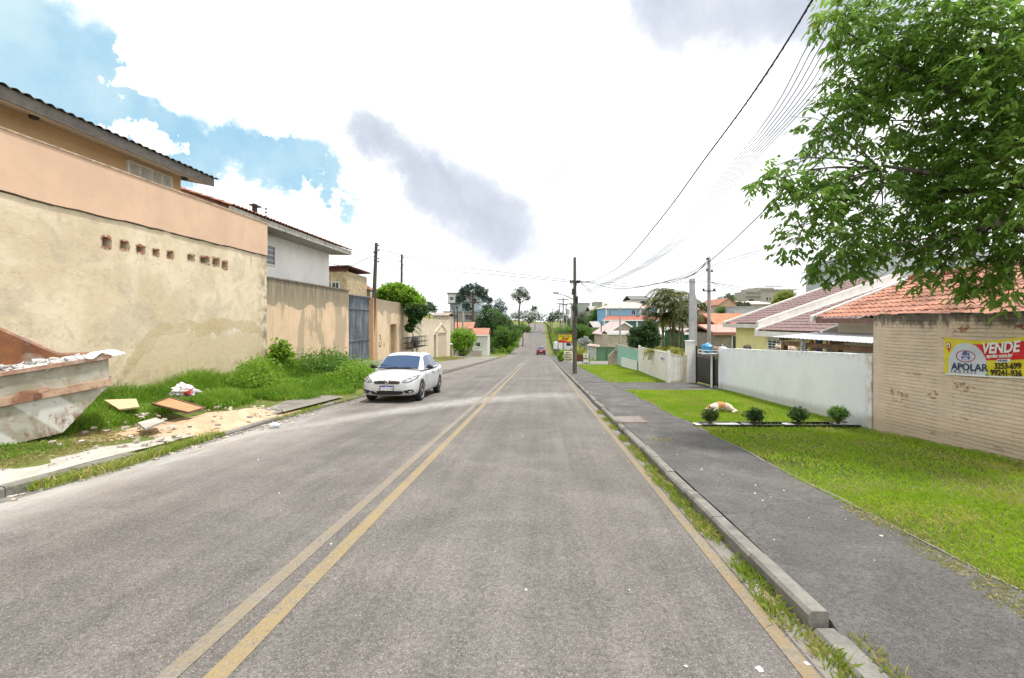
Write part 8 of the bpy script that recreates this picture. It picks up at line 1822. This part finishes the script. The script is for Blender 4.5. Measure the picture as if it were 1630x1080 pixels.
# ---------------------------------------------------------------- the big tree on the right
def bigtree():
    rng = np.random.default_rng(77); base = S(9.4, 4.9, T(9.4, 4.9)); root = thing('street_tree', base, 'big leafy tree reaching in from the right over the brick wall', 'tree')
    B_ = [(1600, 60, 125, 6.4), (1510, 40, 105, 7.0), (1425, 45, 85, 7.2), (1345, 20, 52, 7.2), (1322, 28, 30, 7.0), (1395, 105, 72, 7.2), (1360, 150, 42, 7.4), (1500, 150, 115, 6.8), (1330, 195, 48, 7.2), (1305, 212, 32, 7.2), (1380, 195, 50, 7.6), (1440, 140, 80, 7.6), (1600, 200, 110, 6.3), (1550, 250, 100, 7.0), (1470, 240, 62, 7.6),
          (1233, 292, 38, 7.0), (1212, 288, 20, 7.0), (1270, 278, 40, 7.0), (1310, 290, 50, 7.0), (1365, 285, 62, 7.0), (1290, 335, 48, 6.9), (1262, 378, 30, 6.8), (1250, 395, 18, 6.8), (1335, 385, 60, 6.9), (1322, 425, 26, 6.8), (1390, 350, 75, 7.0), (1375, 412, 36, 6.9), (1440, 290, 62, 7.2), (1490, 335, 78, 6.8), (1440, 385, 42, 7.0), (1475, 425, 34, 6.7), (1560, 345, 95, 6.3), (1545, 415, 55, 6.4), (1605, 420, 66, 6.0), (1610, 472, 26, 5.9), (1560, 452, 22, 6.2), (1500, 448, 16, 6.6), (1640, 300, 110, 5.8), (1640, 120, 130, 6.0), (1430, 330, 60, 7.5)]
    gaps = [(1440, 185, 22, 14), (1395, 205, 22, 15), (1500, 175, 20, 9), (1425, 243, 20, 8), (1330, 262, 26, 7), (1410, 312, 16, 16), (1435, 325, 14, 14), (1452, 345, 16, 8), (1290, 405, 14, 14), (1520, 388, 16, 8), (1560, 180, 12, 8), (1365, 335, 10, 12), (1475, 205, 12, 10), (1560, 395, 16, 6), (1420, 405, 10, 12), (1370, 242, 16, 10), (1540, 300, 14, 7), (1345, 255, 10, 7), (1465, 375, 12, 7)]
    blobs = [(Q(px, py, d), (r*d/F, r*d/F*1.15, r*d/F)) for px, py, r, d in B_]
    # limbs first: sprays sit along twigs that radiate from limb ends
    tr = MB(); tr.smooth = True; fk = base+Vector((-.3, .1, 2.6)); tr.tube([base-Vector((0, 0, .2)), base+Vector((-.1, 0, 1.2)), fk], [.36, .28, .25], 14); hubs = []
    for (px, py, d, r0) in ((1560, 60, 6.6, .12), (1590, 230, 6.3, .13), (1580, 360, 6.0, .09), (1480, 130, 6.9, .06), (1480, 200, 7.0, .055), (1500, 300, 6.8, .06), (1400, 270, 7.1, .035), (1540, 20, 7.0, .05)):
        e = Q(px, py, d); pts = limb(tr, fk, e, .18, r0*.6, .06, 8, 6); hubs.append((e, r0*.6))
    for i, (c, r) in enumerate(blobs):
        h = min(hubs[:8], key=lambda q: (q[0]-c).length); e = Vector(c)+Vector((rnd.uniform(-.2, .2), rnd.uniform(-.3, .3), 0)); pts = limb(tr, h[0], e, .018, .005, .12, 6, 5)
        for k in range(2):
            a = pts[rnd.randrange(3, 6)]; e2 = Vector(c)+Vector((rnd.gauss(0, .55)*r[0], rnd.gauss(0, .55)*r[0], rnd.gauss(0, .5)*r[0])); limb(tr, a, e2, .007, .003, .1, 4, 3)
    tr.build('trunk', bark('tree_trunk_bark', (.10, .085, .07)), root, base)
    vol = np.array([r[0]**2.15 for c, r in blobs]); pr = vol/vol.sum(); n = 4800; bi = rng.choice(len(blobs), n, p=pr); Cb = np.array([list(blobs[i][0]) for i in bi]); Rb = np.array([list(blobs[i][1]) for i in bi])
    d = unit(rng.normal(size=(n, 3))); P = Cb+d*(rng.uniform(0, 1, (n, 1))**.42)*Rb; px = CX+P[:, 0]/P[:, 1]*F; py = HY-(P[:, 2]-CAMZ)/P[:, 1]*F; keep = np.ones(n, bool)
    for gx_, gy_, a, b in gaps:
        q = ((px-gx_)/(a*1.0))**2+((py-gy_)/(b*1.0))**2; keep &= q > rng.uniform(.55, 1.25, n)
    P = P[keep]; Cb = Cb[keep]; n = len(P)
    out = unit(P-Cb); az = rng.uniform(0, 6.283, n)
    sd = unit(out*.7+np.stack([np.cos(az), np.sin(az), -.45+0*az], 1)*.8)     # spray direction, mostly hanging outwards
    C = []; D = []; V = []; Ls = []; Ws = []; bv = rng.uniform(0, 1, n)
    clv = np.array([mnoise.noise(Vector(p)*1.4) for p in P])
    up = unit(np.cross(sd, np.cross(np.array([[0, 0, 1.0]]), sd)+1e-4)); sidev = unit(np.cross(sd, up))
    for j in range(7):     # pinnate spray: three pairs and a terminal leaflet
        s = (j//2)/3.0; sg = 0 if j == 6 else (1 if j % 2 else -1); rl = .15
        c = P+sd*rl*(s if j < 6 else 1.0)+rng.normal(size=(n, 3))*.006; dd = unit(sd*(.55 if sg else 1)+sidev*sg*.85+np.array([0, 0, -.35])+rng.normal(size=(n, 3))*.22)
        C.append(c); D.append(dd); V.append(np.clip(.45+clv*.55+(bv-.5)*.5+rng.uniform(-.2, .2, n), 0, 1)); Ls.append(rng.uniform(.065, .13, n)*(.75+.5*bv)); Ws.append(rng.uniform(.028, .052, n))
    C = np.concatenate(C); D = np.concatenate(D); V = np.concatenate(V); Ls = np.concatenate(Ls); Ws = np.concatenate(Ws)
    # folded leaflets with six corners (two quads)
    N = len(C); upv = unit(rng.normal(size=(N, 3))*.45+np.array([0, 0, 1.0])); s = unit(np.cross(D, upv)); nrm = unit(np.cross(s, D)); L = Ls[:, None]; W = Ws[:, None]
    m1 = C+D*L*.3; m2 = C+D*L*.72+np.array([0, 0, -.06])*L; tip = C+D*L+np.array([0, 0, -.2])*L
    v = np.stack([C, m1+s*W/2-nrm*W*.14, m2+s*W*.42-nrm*W*.12, tip, m2-s*W*.42-nrm*W*.12, m1-s*W/2-nrm*W*.14], 1).reshape(-1, 3); b = (np.arange(N)*6)[:, None]
    f = np.concatenate([b+np.array([[0, 1, 2, 3]]), b+np.array([[0, 3, 4, 5]])], 1).ravel()
    raw_mesh('crown', v, f, 4, foliage('tree_leaflets', (0.022, 0.064, 0.014), (0.19, 0.33, 0.05), .52, dry=(.16, .14, .02), dryamt=.02, rough=.42, nscale=.8), root, np.repeat(V, 2), base=base)
    mb = MB()
bigtree()
